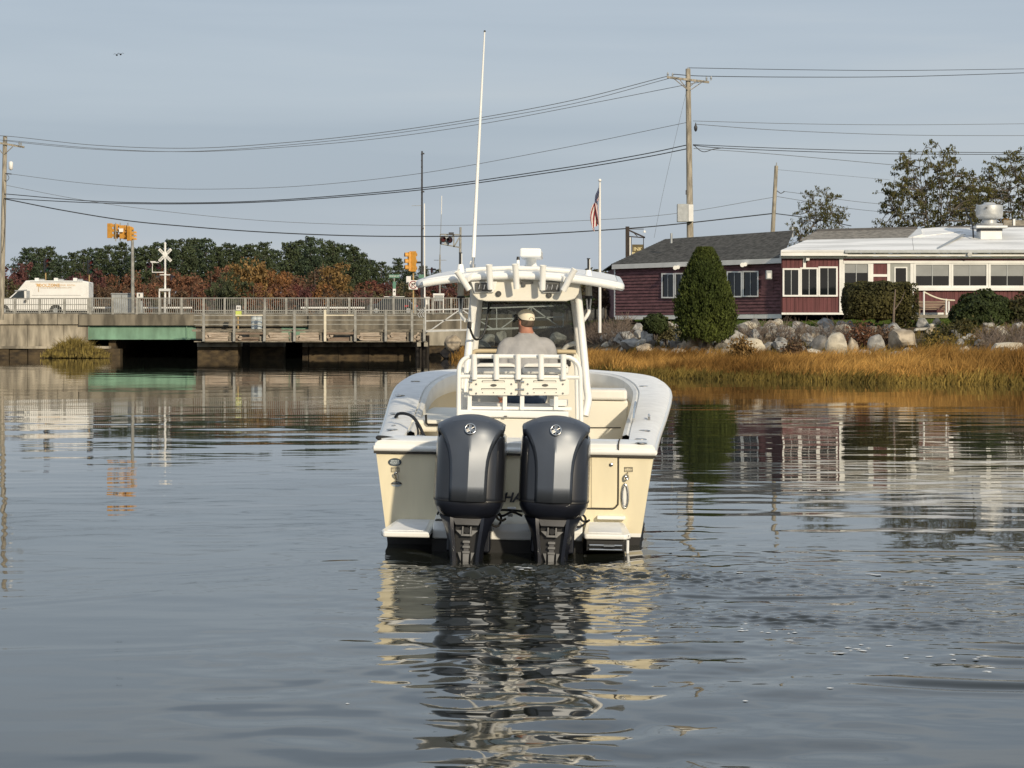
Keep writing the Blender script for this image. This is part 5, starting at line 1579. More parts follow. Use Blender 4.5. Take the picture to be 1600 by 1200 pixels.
# clipped cone arborvitae
def cone_mesh(h, w, n, seed, size):
    """upright sprays of scale leaves, gathered in ragged tufts with gaps between"""
    r = np.random.default_rng(seed)
    nt_ = n // 34
    z0 = r.random(nt_) ** 0.9
    a0 = r.random(nt_) * 6.283
    def prof(z): return np.interp(z, [0, .05, .14, .28, .45, .62, .78, .89, .96, 1.0], [.86, .93, .99, 1.0, .89, .71, .50, .35, .23, .12])
    r0 = prof(z0) * w * (1 + .035 * np.sin(a0 * 3 + z0 * 9)) * (1 - .24 * r.random(nt_) ** 1.5)
    tz, ta, tr = np.repeat(z0, 34), np.repeat(a0, 34), np.repeat(r0, 34)
    N_ = len(tz)
    u = r.random(N_)
    lean = np.repeat(r.normal(size=nt_) * .35, 34)
    zz = tz * h + (u - .3) * .34 + r.normal(size=N_) * .05
    rad = tr * (1 - .14 * (1 - u)) + .12 * u - .05 + r.normal(size=N_) * .065
    zz = np.minimum(zz, h * .985)
    rad = np.minimum(rad, prof(np.clip(zz / h, 0, 1)) * w * 1.09 + .09)
    aa = ta + (r.normal(size=N_) * .055 + lean * u * .12) / np.maximum(rad, .25)
    P = np.stack([rad * np.cos(aa), rad * np.sin(aa), zz], 1)
    up = np.stack([np.cos(aa) * .4 - np.sin(aa) * lean * .6, np.sin(aa) * .4 + np.cos(aa) * lean * .6, 1 + 0 * aa], 1) + r.normal(size=(N_, 3)) * .3
    up /= np.linalg.norm(up, axis=1, keepdims=True)
    d = np.stack([np.cos(aa), np.sin(aa), .2 + 0 * aa], 1) + r.normal(size=(N_, 3)) * .6
    t = np.cross(up, d)
    t /= np.linalg.norm(t, axis=1, keepdims=True)
    s = size * (.6 + .9 * r.random(N_))[:, None]
    return np.stack([P - t * s * .3, P - up * s * .2, P + t * s * .3, P + up * s], 1)
YE = 116.0
b0 = W(1101, 531, YE)
ev = thing('cone_evergreen', 'tall clipped cone-shaped evergreen in front of the plum wall', 'evergreen', (b0.x, YE, b0.z))
hh = 144 * YE / F
new_obj('foliage', quads_mesh('foliage', cone_mesh(hh, 47.0 * YE / F, 52000, 3, .11), M['cone_green']), ev)
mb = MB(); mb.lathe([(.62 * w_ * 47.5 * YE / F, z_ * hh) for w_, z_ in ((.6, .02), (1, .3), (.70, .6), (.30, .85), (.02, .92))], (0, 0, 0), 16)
mb.build('dark_core', M['bush_dark'], ev, 60)  # dark core: shade in the gaps between tufts, put in by colour
mb = MB(); mb.cyl((0, 0, -.5), (0, 0, 1), .12); mb.build('trunk', M['bark'], ev, 60)

def bush(label, px, py0, py1, wpx, Y, mat, n, size, seed, name='bush', cat='bush', sq=False, group=None, dy=1.0):
    c = W(px, (py0 + py1) / 2, Y)
    a, h = wpx / 2 * Y / F, (py1 - py0) / 2 * Y / F
    r = np.random.default_rng(seed)
    d = r.normal(size=(n, 3))
    if sq:
        d = d / np.max(np.abs(d), axis=1, keepdims=True)
        d = d / np.linalg.norm(d * .55, axis=1, keepdims=True) ** .25
    else:
        d /= np.linalg.norm(d, axis=1, keepdims=True)
    lump = 1 + .10 * np.sin(d[:, 0] * 7 + seed) * np.cos(d[:, 2] * 6) + .08 * np.sin(d[:, 1] * 9 + d[:, 2] * 8)
    P = d * ((1 - .5 * r.random(n) ** 2) * (lump if not sq else 1 + .04 * np.sin(d[:, 0] * 9)))[:, None] * np.array([a, a * dy, h])
    if name in ('brush', 'weed_clump'):              # ragged: many small uneven sprigs rising from the ground
        ns = 26
        root_ = np.stack([(r.random(ns) * 2 - 1) * a, (r.random(ns) * 2 - 1) * a * .6, -h * np.ones(ns)], 1)
        tip_ = root_ + np.stack([r.normal(size=ns) * a * .22, r.normal(size=ns) * a * .2, h * (.7 + 1.3 * r.random(ns)) * (1.1 - .5 * np.abs(root_[:, 0] / a))], 1)
        kk = r.integers(0, ns, n)
        u_ = r.random(n)[:, None] ** .7
        P = root_[kk] * (1 - u_) + tip_[kk] * u_ + r.normal(size=(n, 3)) * np.array([.13, .13, .10]) * (.5 + u_)
        d = np.stack([r.normal(size=n), r.normal(size=n), .6 + 0 * r.random(n)], 1)
    nrm = d + r.normal(size=(n, 3)) * .7
    nrm /= np.linalg.norm(nrm, axis=1, keepdims=True)
    t = np.cross(nrm, r.normal(size=(n, 3))); t /= np.linalg.norm(t, axis=1, keepdims=True)
    b = np.cross(nrm, t)
    s = size * (.6 + .8 * r.random(n))[:, None]
    V = np.stack([P - t * s, P + b * s * .6, P + t * s, P - b * s * .6], 1)
    rt = thing(name, label, cat, (c.x, c.y, c.z - h), (0, 0, 0), group)
    o = new_obj('foliage', quads_mesh('foliage', V + np.array([0, 0, h]), mat), rt)
    mb = MB()
    rr = random.Random(seed)
    for _ in range(9):
        mb.tube([(rr.uniform(-.1, .1), rr.uniform(-.1, .1), -.3), (rr.uniform(-.3, .3) * a, rr.uniform(-.3, .3) * a, h * .8), (rr.uniform(-.8, .8) * a, rr.uniform(-.6, .6) * a, h * rr.uniform(1.2, 1.8))], [.035, .025, .008], 5)
    mb.build('stems', M['bark'], rt, 60)
    return rt
bush('low round dark green bush left of the cone evergreen', 1024, 490.5, 521, 38, 112, M['bush_dark'], 5000, .07, 5)
bush('flat-topped clipped hedge in front of the windows and door', 1371, 444, 495, 92, 117, M['hedge'], 15000, .075, 6, 'hedge', 'hedge', True, dy=.7)
bush('thin twiggy right end of the hedge in front of the door', 1414, 446, 508, 36, 116.5, M['hedge'], 2600, .07, 16, 'hedge', 'hedge', True, dy=.9)
bush('large dark green shrub below the wide windows', 1534, 456, 528, 94, 113, M['bush_dark'], 13000, .085, 7, 'shrub', 'shrub')
bush('brownish shrub at the right edge below the wide windows', 1598, 462, 545, 74, 113, M['hedge'], 6000, .08, 8, 'shrub', 'shrub')
bush('green weeds at the foot of the large dark shrub', 1495, 500, 545, 66, 109, M['hedge'], 4200, .07, 9, 'weed_clump', 'weeds')
for i, (px, y0_, y1_, w_, Y, mt_, lab) in enumerate(((1348, 500, 545, 44, 112, 'leaf_rust', 'rusty low shrub below the hedge'), (1158, 530, 556, 22, 104, 'leaf_gold', 'golden brush among boulders right of the cone evergreen'), (1243, 532, 560, 26, 104, 'leaf_brown', 'brown brush among boulders below the red wall'),
                              (1530, 520, 552, 70, 107, 'leaf_gold', 'yellow-orange low brush under the large dark shrub'), (1575, 512, 540, 40, 108, 'leaf_brown', 'brown brush below the shrub at the right edge'), (1380, 505, 550, 30, 110, 'leaf_brown', 'brown brush below the twiggy hedge end'), 
                              (1040, 500, 530, 30, 113, 'leaf_olive', 'olive brush between round bush and cone evergreen'), (1470, 520, 556, 50, 106, 'reed_green', 'pale green tuft right of the big tan boulder'))):
    bush(lab, px, y0_, y1_, w_, Y, M[mt_], 1500, .065, 40 + i, 'brush', 'shrub', False, 'low brush on the rocky bank')
rt = root_at('bare_trunk', 'pale bare trunk leaning in front of the hedge end', 'trunk', 1394, 520, 114)
rel(rt, MB().tube([W(1391, 522, 114), W(1396, 508, 114), W(1397, 480, 114), W(1399, 452, 114)], [.10, .07, .05, .03], 8), 'trunk', M['twig'], 60)
rel(rt, MB().tube([W(1397, 485, 114), W(1408, 470, 114), W(1414, 455, 114)], [.03, .02, .01], 6), 'limb', M['twig'], 60)

# bare twig thicket between boat and building
def thicket(label, px0, px1, py0, py1, n, seed):
    r = np.random.default_rng(seed)
    mb = MB()
    for _ in range(n):
        px = r.uniform(px0, px1)
        b = on_bank(px, r.uniform(py0 + (py1 - py0) * .45, py1))
        d = Vector((r.normal() * .6, r.normal() * .5, 1)).normalized()
        L_ = r.uniform(.5, 1.25)
        mid_ = b + d * L_ * .5
        d2 = (d + Vector((r.normal() * .5, r.normal() * .5, r.normal() * .3))).normalized()
        mb.tube([b - d * .1, mid_, mid_ + d2 * L_ * .5], [.018, .013, .005], 4, caps=False)
        for _k in range(2):
            d3 = (d2 + Vector((r.normal() * .9, r.normal() * .6, r.normal() * .5))).normalized()
            mb.tube([mid_, mid_ + d3 * L_ * .4], [.010, .004], 3, caps=False)
    return tag(mb.build('twig_thicket', M['twig']), label, 'brush', kind='stuff')
thicket('grey-brown bare twig thicket left of the boulders by the building corner', 915, 985, 488, 540, 700, 1)
thicket('grey-brown bare twigs along the boulders below the lawn', 1160, 1330, 508, 540, 260, 2)
thicket('brown bare twigs at the right edge below the shrubs', 1540, 1640, 505, 560, 500, 3)
thicket('bare twigs behind the windscreen', 850, 915, 500, 545, 250, 4)

# ------------------------------------------------------------------ boulders
from mathutils import noise as mn
def rock_mesh(seed):
    r = random.Random(seed)
    import bmesh
    bm = bmesh.new()
    bmesh.ops.create_icosphere(bm, subdivisions=3, radius=1.0)
    planes = [(Vector((r.gauss(0, 1), r.gauss(0, 1), r.gauss(0, 1))).normalized(), r.uniform(.52, .88)) for _ in range(13)]
    for v in bm.verts:
        p = v.co.copy()
        for n_, d_ in planes:
            k = p.dot(n_) - d_
            if k > 0:
                p -= n_ * k * .92
        p += p.normalized() * (.10 * mn.noise(p * 1.7 + Vector((seed, 0, 0))) + .035 * mn.noise(p * 5 + Vector((0, seed, 0))))
        v.co = p
    me = bpy.data.meshes.new('boulder')
    bm.to_mesh(me); bm.free()
    me.materials.append(M['rock_grey'])
    me.polygons.foreach_set('use_smooth', [True] * len(me.polygons))
    me.set_sharp_from_angle(angle=R(32))
    return me
RK = [rock_mesh(s_) for s_ in range(8)]
rocks = [(968, 492, 9, 15, 'rock_tan'), (976, 530, 26, 20, 'rock_grey'), (990, 541, 40, 16, 'rock_grey'), (997, 514, 17, 14, 'rock_grey'), (950, 518, 14, 12, 'rock_dark'), (961, 526, 16, 12, 'rock_dark'), (1011, 526, 20, 18, 'rock_grey'), (1026, 530, 24, 18, 'rock_dark'), (1043, 533, 26, 20, 'rock_grey'), (1062, 536, 26, 20, 'rock_dark'),
         (1082, 537, 34, 28, 'rock_tan'), (1100, 541, 32, 24, 'rock_tan'), (1123, 519, 20, 16, 'rock_grey'), (1130, 538, 26, 24, 'rock_grey'), (1146, 530, 34, 20, 'rock_grey'), (1168, 510, 22, 12, 'rock_pale'), (1181, 528, 20, 20, 'rock_grey'), (1174, 545, 34, 26, 'rock_pale'), (1209, 521, 24, 12, 'rock_grey'), (1228, 518, 22, 12, 'rock_grey'), (1140, 552, 26, 10, 'rock_tan'),
         (1255, 514, 20, 12, 'rock_dark'), (1272, 519, 24, 14, 'rock_dark'), (1290, 507, 26, 14, 'rock_grey'), (1314, 509, 18, 12, 'rock_grey'), (1316, 518, 24, 18, 'rock_pale'), (1309, 543, 32, 34, 'rock_pale'), (1282, 539, 30, 22, 'rock_dark'), (1280, 554, 40, 15, 'rock_pale'), (1296, 524, 28, 18, 'rock_dark'), (1332, 544, 20, 28, 'rock_tan'), (1262, 530, 20, 14, 'rock_grey'),
         (1396, 516, 26, 18, 'rock_grey'), (1411, 534, 46, 32, 'rock_tan'), (1372, 542, 26, 28, 'rock_grey'), (1402, 561, 34, 18, 'rock_tan'), (1440, 516, 22, 9, 'rock_pale'), (1570, 549, 56, 28, 'rock_pale'), (1596, 534, 30, 14, 'rock_grey'), (1463, 504, 14, 10, 'rock_tan'), (1504, 554, 12, 12, 'rock_tan'), (1420, 552, 18, 14, 'rock_grey'), (1352, 556, 22, 14, 'rock_grey'), (1385, 526, 20, 14, 'rock_dark'),
         (1195, 545, 18, 12, 'rock_dark'), (1220, 540, 22, 14, 'rock_grey'), (1245, 548, 20, 12, 'rock_dark'), (1060, 552, 30, 12, 'rock_tan'), (1010, 545, 24, 12, 'rock_tan'), (1110, 556, 20, 10, 'rock_grey'), (1604, 556, 22, 18, 'rock_grey'), (1240, 527, 16, 10, 'rock_grey'), (1325, 530, 14, 12, 'rock_dark')]
def landmark(px):
    for b, tx in ((985, 'left of the round bush'), (1045, 'below the round bush'), (1110, 'at the foot of the cone evergreen'), (1155, 'just right of the cone evergreen'), (1215, 'below the lawn and wall hatch'), (1270, 'below the three windows'), (1325, 'below the white corner post'), (1365, 'below the hedge left end'),
                  (1392, 'below the hedge middle'), (1430, 'below the bare trunk'), (1480, 'below the bench'), (1540, 'below the dark shrub')):
        if px < b: return tx
    return 'at the right edge of the bank'
RN = {'rock_grey': 'grey', 'rock_tan': 'tan', 'rock_dark': 'dark grey', 'rock_pale': 'pale'}
r_ = random.Random(9)
used.clear()
rows_ = []
for i, (px, py, w_, h_, mt_) in enumerate(rocks):
    b = on_bank(px, py + h_ * .42)
    Y = b.y
    a, hz = w_ / 2 * Y / F * 1.22, h_ / 2 * Y / F * 1.25
    c = W(px, py, Y + .3)
    o = new_obj('boulder', RK[i % 8])
    o.location = c
    o.rotation_euler = (r_.uniform(-.25, .25), r_.uniform(-.25, .25), r_.random() * 6.28)
    o.scale = (a * 1.1, a * 1.1, hz * 1.15)
    o.material_slots[0].link = 'OBJECT'
    o.material_slots[0].material = M[mt_]
    size = 'large ' if w_ > 33 else ('small ' if w_ < 21 else '')
    tag(o, None, 'boulder', 'riprap boulders on the bank')
    rows_.append([o, size + RN[mt_] + ' boulder ' + ('high' if py < 523 else 'midway' if py < 541 else 'low') + ' ' + landmark(px), px])
r_ = random.Random(31)
for i in range(170):
    px = r_.uniform(944, 1345) if i < 130 else r_.uniform(1345, 1605)
    py = r_.uniform(507, 552)
    b = on_bank(px, py)
    a = r_.uniform(5.0, 11.5) * b.y / F
    o = new_obj('boulder', RK[i % 8])
    o.location = b + Vector((0, 0, a * .25))
    o.rotation_euler = (r_.uniform(-.4, .4), r_.uniform(-.4, .4), r_.random() * 6.28)
    o.scale = (a * 1.2, a * 1.2, a * r_.uniform(.7, 1.1))
    o.material_slots[0].link = 'OBJECT'
    mt_ = r_.choice(('rock_grey', 'rock_grey', 'rock_dark', 'rock_tan', 'rock_pale'))
    o.material_slots[0].material = M[mt_]
    tag(o, None, 'stone', 'small stones among the boulders')
    rows_.append([o, 'small ' + RN[mt_] + ' stone ' + landmark(px), px])
order_labels(rows_)
for i, (px, py, Y, w_, h_, mt_, lab) in enumerate(((708, 537, 176, 26, 24, 'rock_tan', 'tan boulder by the wall end left of the canopy leg, upper'), (712, 558, 176, 44, 34, 'black_rock', 'dark boulder by the wall end left of the canopy leg, lower'), (762, 532, 160, 26, 22, 'rock_grey', 'boulder seen through the left of the windscreen'),
                                      (782, 528, 158, 22, 22, 'rock_grey', 'boulder seen through the windscreen left of the cap wearer'), (748, 543, 158, 24, 14, 'rock_dark', 'dark boulder low behind the left windscreen edge'), (870, 530, 138, 26, 18, 'rock_grey', 'boulder seen through the right of the windscreen'), (800, 545, 152, 30, 18, 'rock_dark', 'dark boulder behind the left shoulder of the cap wearer'))):
    o = new_obj('boulder', RK[(i + 3) % 8])
    o.location = W(px, py, Y)
    a, hz = w_ / 2 * Y / F * 1.15, h_ / 2 * Y / F * 1.3
    o.scale = (a, a, hz); o.rotation_euler = (0, .1, i * 1.7)
    o.material_slots[0].link = 'OBJECT'; o.material_slots[0].material = M[mt_]
    tag(o, lab, 'boulder', 'boulders behind the boat')

# ------------------------------------------------------------------ marsh grass
def blades(n, xs_fn, seed, mat, name, tmin, tmax, hmin, hmax, lean=(0.28, 0.0), label=None):
    r = np.random.default_rng(seed)
    X, Y = xs_fn(r, n)
    t = shore_t(X, Y)
    tt = tmin + (tmax - tmin) * r.random(n) ** 1.0
    keep = (t > tmin) & (t < tmax)
    X, Y, t = X[keep], Y[keep], t[keep]
    n = len(X)
    Z = bank_z(X, Y)
    patch = np.sin(X * .9 + 1.3) * np.sin(Y * .7) + .6 * np.sin(X * 2.3 + Y * 1.1) + .5 * np.sin(X * 5.1 - Y * 2.3)
    h = (hmin + (hmax - hmin) * r.random(n)) * (1 + .22 * patch) * (.86 + .34 * np.clip((X - 15) / 5, 0, 1)) * np.clip(.55 + (t - tmin) / 2.0, .5, 1)
    h *= np.clip((tmax + .5 - t) / 2.5, .35, 1)
    lx = lean[0] * (.6 + .5 * patch) + r.normal(size=n) * .30
    ly_ = lean[1] - .12 + r.normal(size=n) * .25
    w = .016 + .016 * r.random(n)
    a = r.random(n) * 6.283
    wx_, wy_ = np.cos(a) * w, np.sin(a) * w * .4
    wx_ = np.sign(wx_) * np.maximum(np.abs(wx_), w * .6)
    def P(f, lf):
        return np.stack([X + lx * h * lf, Y + ly_ * h * lf, Z - .03 + h * f], 1)
    B, Md, T = P(0, 0), P(.58, .32), P(.95, 1.0)
    wv = np.stack([wx_, wy_, 0 * wx_], 1)
    V = np.stack([B - wv, B + wv, Md + wv * .8, Md - wv * .8, T], 1).reshape(-1, 3)
    base = np.arange(n)[:, None] * 5
    tri = np.concatenate([base + [0, 1, 2], base + [0, 2, 3], base + [3, 2, 4]])
    o = new_obj(name, np_mesh(name, V, tri, mat))
    return tag(o, label, 'grass', kind='stuff')
def along(x0, x1, dmax=14):
    def f(r, n):
        X = x0 + (x1 - x0) * r.random(n)
        o_ = np.argsort(SHORE[:, 0])
        Ys = np.interp(X, SHORE[o_, 0], SHORE[o_, 1])
        return X, Ys - .6 + (dmax + .6) * r.random(n) ** 1.15
    return f
blades(92000, along(-2, 27, 15), 1, M['reed'], 'marsh_grass', .5, 8.8, .55, 1.16, label='golden cordgrass leaning along the right bank')
blades(26000, along(0, 27, 10), 2, M['reed_green'], 'marsh_grass', -0.45, 5.0, .34, .62, label='olive short cordgrass at the water edge')
blades(9000, along(-6, 3.5, 50), 3, M['reed'], 'marsh_grass', .2, 9, .5, 1.0, label='cordgrass on the receding bank behind the boat')
blades(9000, along(6, 27, 24), 5, M['reed_green'], 'marsh_grass', 8.5, 20, .2, .5, label='sparse dry grass between the boulders')
# lawn blades at the edge of the turf
def lawnf(r, n):
    return 4 + 24 * r.random(n), 108 + 18 * r.random(n)
blades(30000, lawnf, 6, pm('lawn_blades', (0.085, 0.12, 0.03), 1.0, spec=0.0, var=.3, island=.4, transl=.2), 'lawn_grass', 19.5, 33.0, .05, .12, label='short lawn grass in front of the building')
# tuft by the left abutment
def tuftf(r, n):
    px = 62 + 112 * r.random(n)
    px = 118 + (px - 118) * (0.4 + .6 * r.random(n))
    Y = 180.4 - 1.9 * r.random(n)
    return (px - CX) * Y / F, Y
r = np.random.default_rng(8)
n = 2600
X, Y = tuftf(r, n)
pxs = X * F / Y + CX
Z0 = .02 + .62 * np.exp(-((pxs - 112) / 34) ** 2) * r.random(n)
h = (.25 + 1.15 * r.random(n) ** 1.8) * np.exp(-((pxs - 118) / 50) ** 2) + .15
lx = r.normal(size=n) * .35; ly_ = r.normal(size=n) * .2 - .1
w = .022 + .02 * r.random(n)
B = np.stack([X, Y, Z0], 1); Mi = np.stack([X + lx * h * .3, Y + ly_ * h * .3, Z0 + h * .6], 1); T = np.stack([X + lx * h, Y + ly_ * h, Z0 + h * .9], 1)
wv = np.stack([w, 0 * w, 0 * w], 1)
V = np.stack([B - wv, B + wv, Mi + wv * .8, Mi - wv * .8, T], 1).reshape(-1, 3)
base = np.arange(n)[:, None] * 5
tag(new_obj('marsh_grass', np_mesh('marsh_grass', V, np.concatenate([base + [0, 1, 2], base + [0, 2, 3], base + [3, 2, 4]]), pm('tuft_grass', (.17, .125, .035), .85, var=.4, island=.4, transl=.2, col2=(.30, .23, .06)))), 'olive marsh grass tuft growing at the left bridge abutment', 'grass', kind='stuff')
mb = MB(); mb.prism([W(66, 572, 179.9), W(78, 559, 179.9), W(98, 550, 179.9), W(118, 546, 179.9), W(140, 551, 179.9), W(160, 561, 179.9), W(172, 572, 179.9)], (0, 1.4, 0))
tag(mb.build('mud_bank', M['soil'], None, None, .1), kind='structure')
# ================================================================== THE BOAT (local frame: x starboard, y forward, z up, origin at the transom on the waterline)
YT = 21.6
boat = thing('fishing_boat', 'white and cream centre console fishing boat with twin outboards seen from astern', 'boat', (0.01, YT, 0), (0, R(0.9), R(-2.0)))
BMX = Matrix.Translation(boat.location) @ Euler(boat.rotation_euler).to_matrix().to_4x4()
BIN = BMX.inverted()
def B(px, py, d):
    return BIN @ W(px, py, YT + d)
def bp(mb, name, mat, smooth=None, bevel=0, parent=None, label=None, seg=2, kind=None, sub=0):
    return tag(mb.build(name, mat, parent or boat, smooth, bevel, seg, sub), label, kind=kind)

# ---- hull
ST = [(0, 1.315, .885), (.9, 1.36, .925), (1.8, 1.41, .968), (3.5, 1.52, 1.062), (5.2, 1.625, 1.178), (6.2, 1.675, 1.25), (6.8, 1.68, 1.305), (7.4, 1.64, 1.355), (7.8, 1.57, 1.385), (8.2, 1.44, 1.405), (8.6, 1.24, 1.42), (8.9, 1.0, 1.43), (9.15, .70, 1.438), (9.3, .38, 1.441), (9.37, .10, 1.442)]
sy, sb, sz = (np.array([s[k] for s in ST]) for k in range(3))
DD = np.concatenate([np.linspace(0, 6.5, 20), np.linspace(6.7, 9.0, 18), [9.1, 9.18, 9.24, 9.29, 9.33, 9.36, 9.37]])
def hbm(d):
    return float(np.interp(d, sy, sb))
# smooth half beam
_hb = np.interp(np.linspace(0, 9.37, 400), sy, sb)
_ker = np.ones(15) / 15
_hb2 = np.convolve(np.pad(_hb, 7, mode='edge'), _ker, 'valid')
_hb2[-12:] = _hb[-12:]
def hb(d): return float(np.interp(d, np.linspace(0, 9.37, 400), _hb2))
def sh(d): return float(np.interp(d, sy, sz))
mb = MB()
rows = []
for d in DD:
    b, z = hb(d), sh(d)
    k = d / 9.37
    bb = b * (0.93 - .42 * k ** 2.2)            # flare: narrower at the waterline towards the bow
    half = [(0, -.55 + .35 * k), (bb * .55, -.30 + .25 * k), (bb * .97, -.06 + .22 * k), (bb * .985, .085 + .16 * k * k), (bb * .99, .12 + .16 * k * k)]
    zt = .12 + .16 * k * k
    for q in (.25, .5, .75, .92, 1.0):
        fl = q ** (1 + 1.2 * k)
        half.append((bb * .99 + (b - bb * .99) * fl, zt + (z - .03 - zt) * q))
    ring = [Vector((-x, d, zz)) for x, zz in reversed(half)] + [Vector((x, d, zz)) for x, zz in half[1:]]
    rows.append(ring)
n = len(rows[0])
for i in range(len(rows) - 1):
    for k in range(n - 1):
        q = min(k, n - 2 - k)                        # from the sheer down: 0..4 topsides, 5 stripe, 6.. bottom
        mb.cur = 0 if q < 5 else (1 if q == 5 else 2)
        mb.add([rows[i][k], rows[i][k + 1], rows[i + 1][k + 1], rows[i + 1][k]], [(0, 1, 2, 3)])
# transom face, row by row
r0 = rows[0]
h_ = (n - 1) // 2
for k in range(h_):
    mb.cur = 0 if k < 5 else (1 if k == 5 else 2)
    a, b, c, d = r0[k], r0[k + 1], r0[n - 2 - k], r0[n - 1 - k]
    mb.add([a, d, c, b] if k < h_ - 1 else [a, d, b], [(0, 1, 2, 3)] if k < h_ - 1 else [(0, 1, 2)])
hull = bp(mb, 'hull', [M['gel_cream'], M['gel_white'], M['bottom_paint']])
hm = hull.data
import bmesh
bm = bmesh.new(); bm.from_mesh(hm); bmesh.ops.remove_doubles(bm, verts=bm.verts, dist=.0005); bm.to_mesh(hm); bm.free()
hm.polygons.foreach_set('use_smooth', [True] * len(hm.polygons)); hm.update(); hm.set_sharp_from_angle(angle=R(35))

# ---- outline helpers
def outline(dmax=9.37, inset=0.0, dz=0.0, d0=0.0):
    pts = []
    for d in DD:
        if d < d0: continue
        pts.append(Vector((-hb(d), d, sh(d) + dz)))
    pts2 = [Vector((-p.x, p.y, p.z)) for p in reversed(pts)]
    return pts + pts2
OUT = outline()
def inset_curve(w_fn, dz):
    """offset the sheer line inboard in plan"""
    P = OUT
    res_ = []
    N = len(P)
    for i in range(N):
        a, b = P[max(0, i - 1)], P[min(N - 1, i + 1)]
        t = (b - a); t.z = 0; t.normalize()
        nrm = Vector((t.y, -t.x, 0))
        w_ = w_fn(P[i].y)
        q = P[i] + nrm * w_
        res_.append(Vector((q.x, q.y, P[i].z + dz)))
    return res_
wid = lambda d: float(np.interp(d, [0, .6, 3, 6, 8.2, 9.37], [.24, .25, .30, .36, .50, .62]))
cap_o = [p + Vector((0, 0, .045)) for p in OUT]
cap_m = inset_curve(lambda d: .05, .075)
cap_i = inset_curve(wid, .080)
mb = MB()
mb.loft([[p + Vector((0, 0, -.02)) for p in OUT], cap_o, cap_m, [a.lerp(b, .5) + Vector((0, 0, .012)) for a, b in zip(cap_m, cap_i)], cap_i, [p + Vector((0, 0, -.06)) for p in cap_i]], False, False)
bp(mb, 'gunwale', M['nonskid'], 40)
# transom cap
zt = .885
mb = MB()
poly = [(-1.33, zt - .02), (-1.33, zt + .045), (-1.30, zt + .075), (1.30, zt + .075), (1.33, zt + .045), (1.33, zt - .02)]
mb.loft([[Vector((x, -.012, z)) for x, z in poly], [Vector((x * .985, .05, z + (.018 if z > zt + .05 else 0))) for x, z in poly], [Vector((x * .97, .40, z + (.03 if z > zt + .05 else 0))) for x, z in poly]], True, True)
bp(mb, 'transom_cap', M['gel_white'], 35, .008)
# rub rail with its dark lower line
rl = [p + Vector((0, 0, 0)) for p in OUT]
full = [Vector((1.32, -.02, zt))] + list(reversed(rl)) if False else rl
bp(MB().tube([Vector((p.x * 1.004, p.y, p.z)) for p in full], .030, 8), 'rub_rail', M['gel_white'], 60)
bp(MB().tube([Vector((-1.335, -.018, zt - .002)), Vector((1.335, -.018, zt - .002))], .030, 8), 'transom_rub_rail', M['gel_white'], 60)
bp(MB().tube([Vector((p.x * 1.003, p.y, p.z - .036)) for p in full], .011, 6), 'rub_rail_insert', M['seam'], 60)
bp(MB().tube([Vector((-1.335, -.024, zt - .038)), Vector((1.335, -.024, zt - .038))], .011, 6), 'transom_insert', M['seam'], 60)
# coaming bolster and inner liner
i0 = inset_curve(wid, .06)
mb = MB()
cs_ = []
for (off, dz) in ((.0, .055), (.035, .075), (.075, .06), (.085, -.02), (.075, -.13), (.02, -.17)):
    cs_.append(inset_curve(lambda d, o=off: wid(d) + o, dz))
lo_, hi_ = 3, len(OUT) - 3
mb.loft([c[lo_:hi_] for c in cs_], False, False)
bp(mb, 'coaming_bolster', M['vinyl'], 50)
c1, c2 = inset_curve(lambda d: wid(d) + .02, -.16), inset_curve(lambda d: wid(d) + .10, 0)
mb = MB()
mb.loft([c1, [Vector((p.x, p.y, .62 + .05 * p.y)) for p in inset_curve(lambda d: wid(d) + .05, 0)], [Vector((p.x * .96, p.y, .33 + .035 * p.y)) for p in c2]], False, False)
bp(mb, 'cockpit_liner', M['liner_tan'], 50)
mb = MB()
fl = [Vector((p.x * .985, p.y, .335 + .035 * p.y)) for p in c2]
k2 = len(fl) // 2
mb.loft([fl[:k2], list(reversed(fl[k2:]))], False, False)
bp(mb, 'cockpit_sole', M['liner'])
mb = MB(); mb.bb(-1.12, 1.1, .40, .44, .3, .95)
bp(mb, 'transom_bulkhead', M['liner'], bevel=.01)

# ---- fittings on the gunwale
def on_deck(px, py):
    """walk out along the sight line until it meets the gunwale top"""
    best = None
    for d in np.arange(-.05, 9.2, .02):
        p = B(px, py, d)
        e = abs(p.z - (sh(max(0, d)) + .085))
        if best is None or e < best[0]:
            best = (e, p)
    return best[1]
for px, py in ((617, 646.5), (625, 618), (649, 596), (613, 672), (1006, 604), (1007, 673.5), (1001, 687), (1002, 693)):
    p = on_deck(px, py)
    mb = MB()
    mb.lathe([(.058, 0), (.058, .008), (.045, .012), (.040, .004)], p + Vector((0, 0, .0)), 18, False)
    h = bp(mb, 'flush_rod_holder', M['steel'], 40)
    bp(MB().lathe([(.041, .0), (.0005, .001)], p + Vector((0, 0, .006)), 14, False), 'bore', M['black'], parent=h)
for px, py in ((1014, 656), (620, 653.5)):
    p = on_deck(px, py)
    mb = MB()
    mb.tube([p + Vector((.0, -.10, .05)), p + Vector((0, -.05, .035)), p + Vector((0, .05, .035)), p + Vector((0, .10, .05))], .012, 8)
    mb.cyl(p + Vector((0, -.04, 0)), p + Vector((0, -.04, .04)), .012); mb.cyl(p + Vector((0, .04, 0)), p + Vector((0, .04, .04)), .012)
    bp(mb, 'cleat', M['steel'], 60)
p = on_deck(615, 665)
bp(MB().lathe([(.022, 0), (.022, .006), (.001, .008)], p, 12), 'fill_cap', M['steel'], 60)
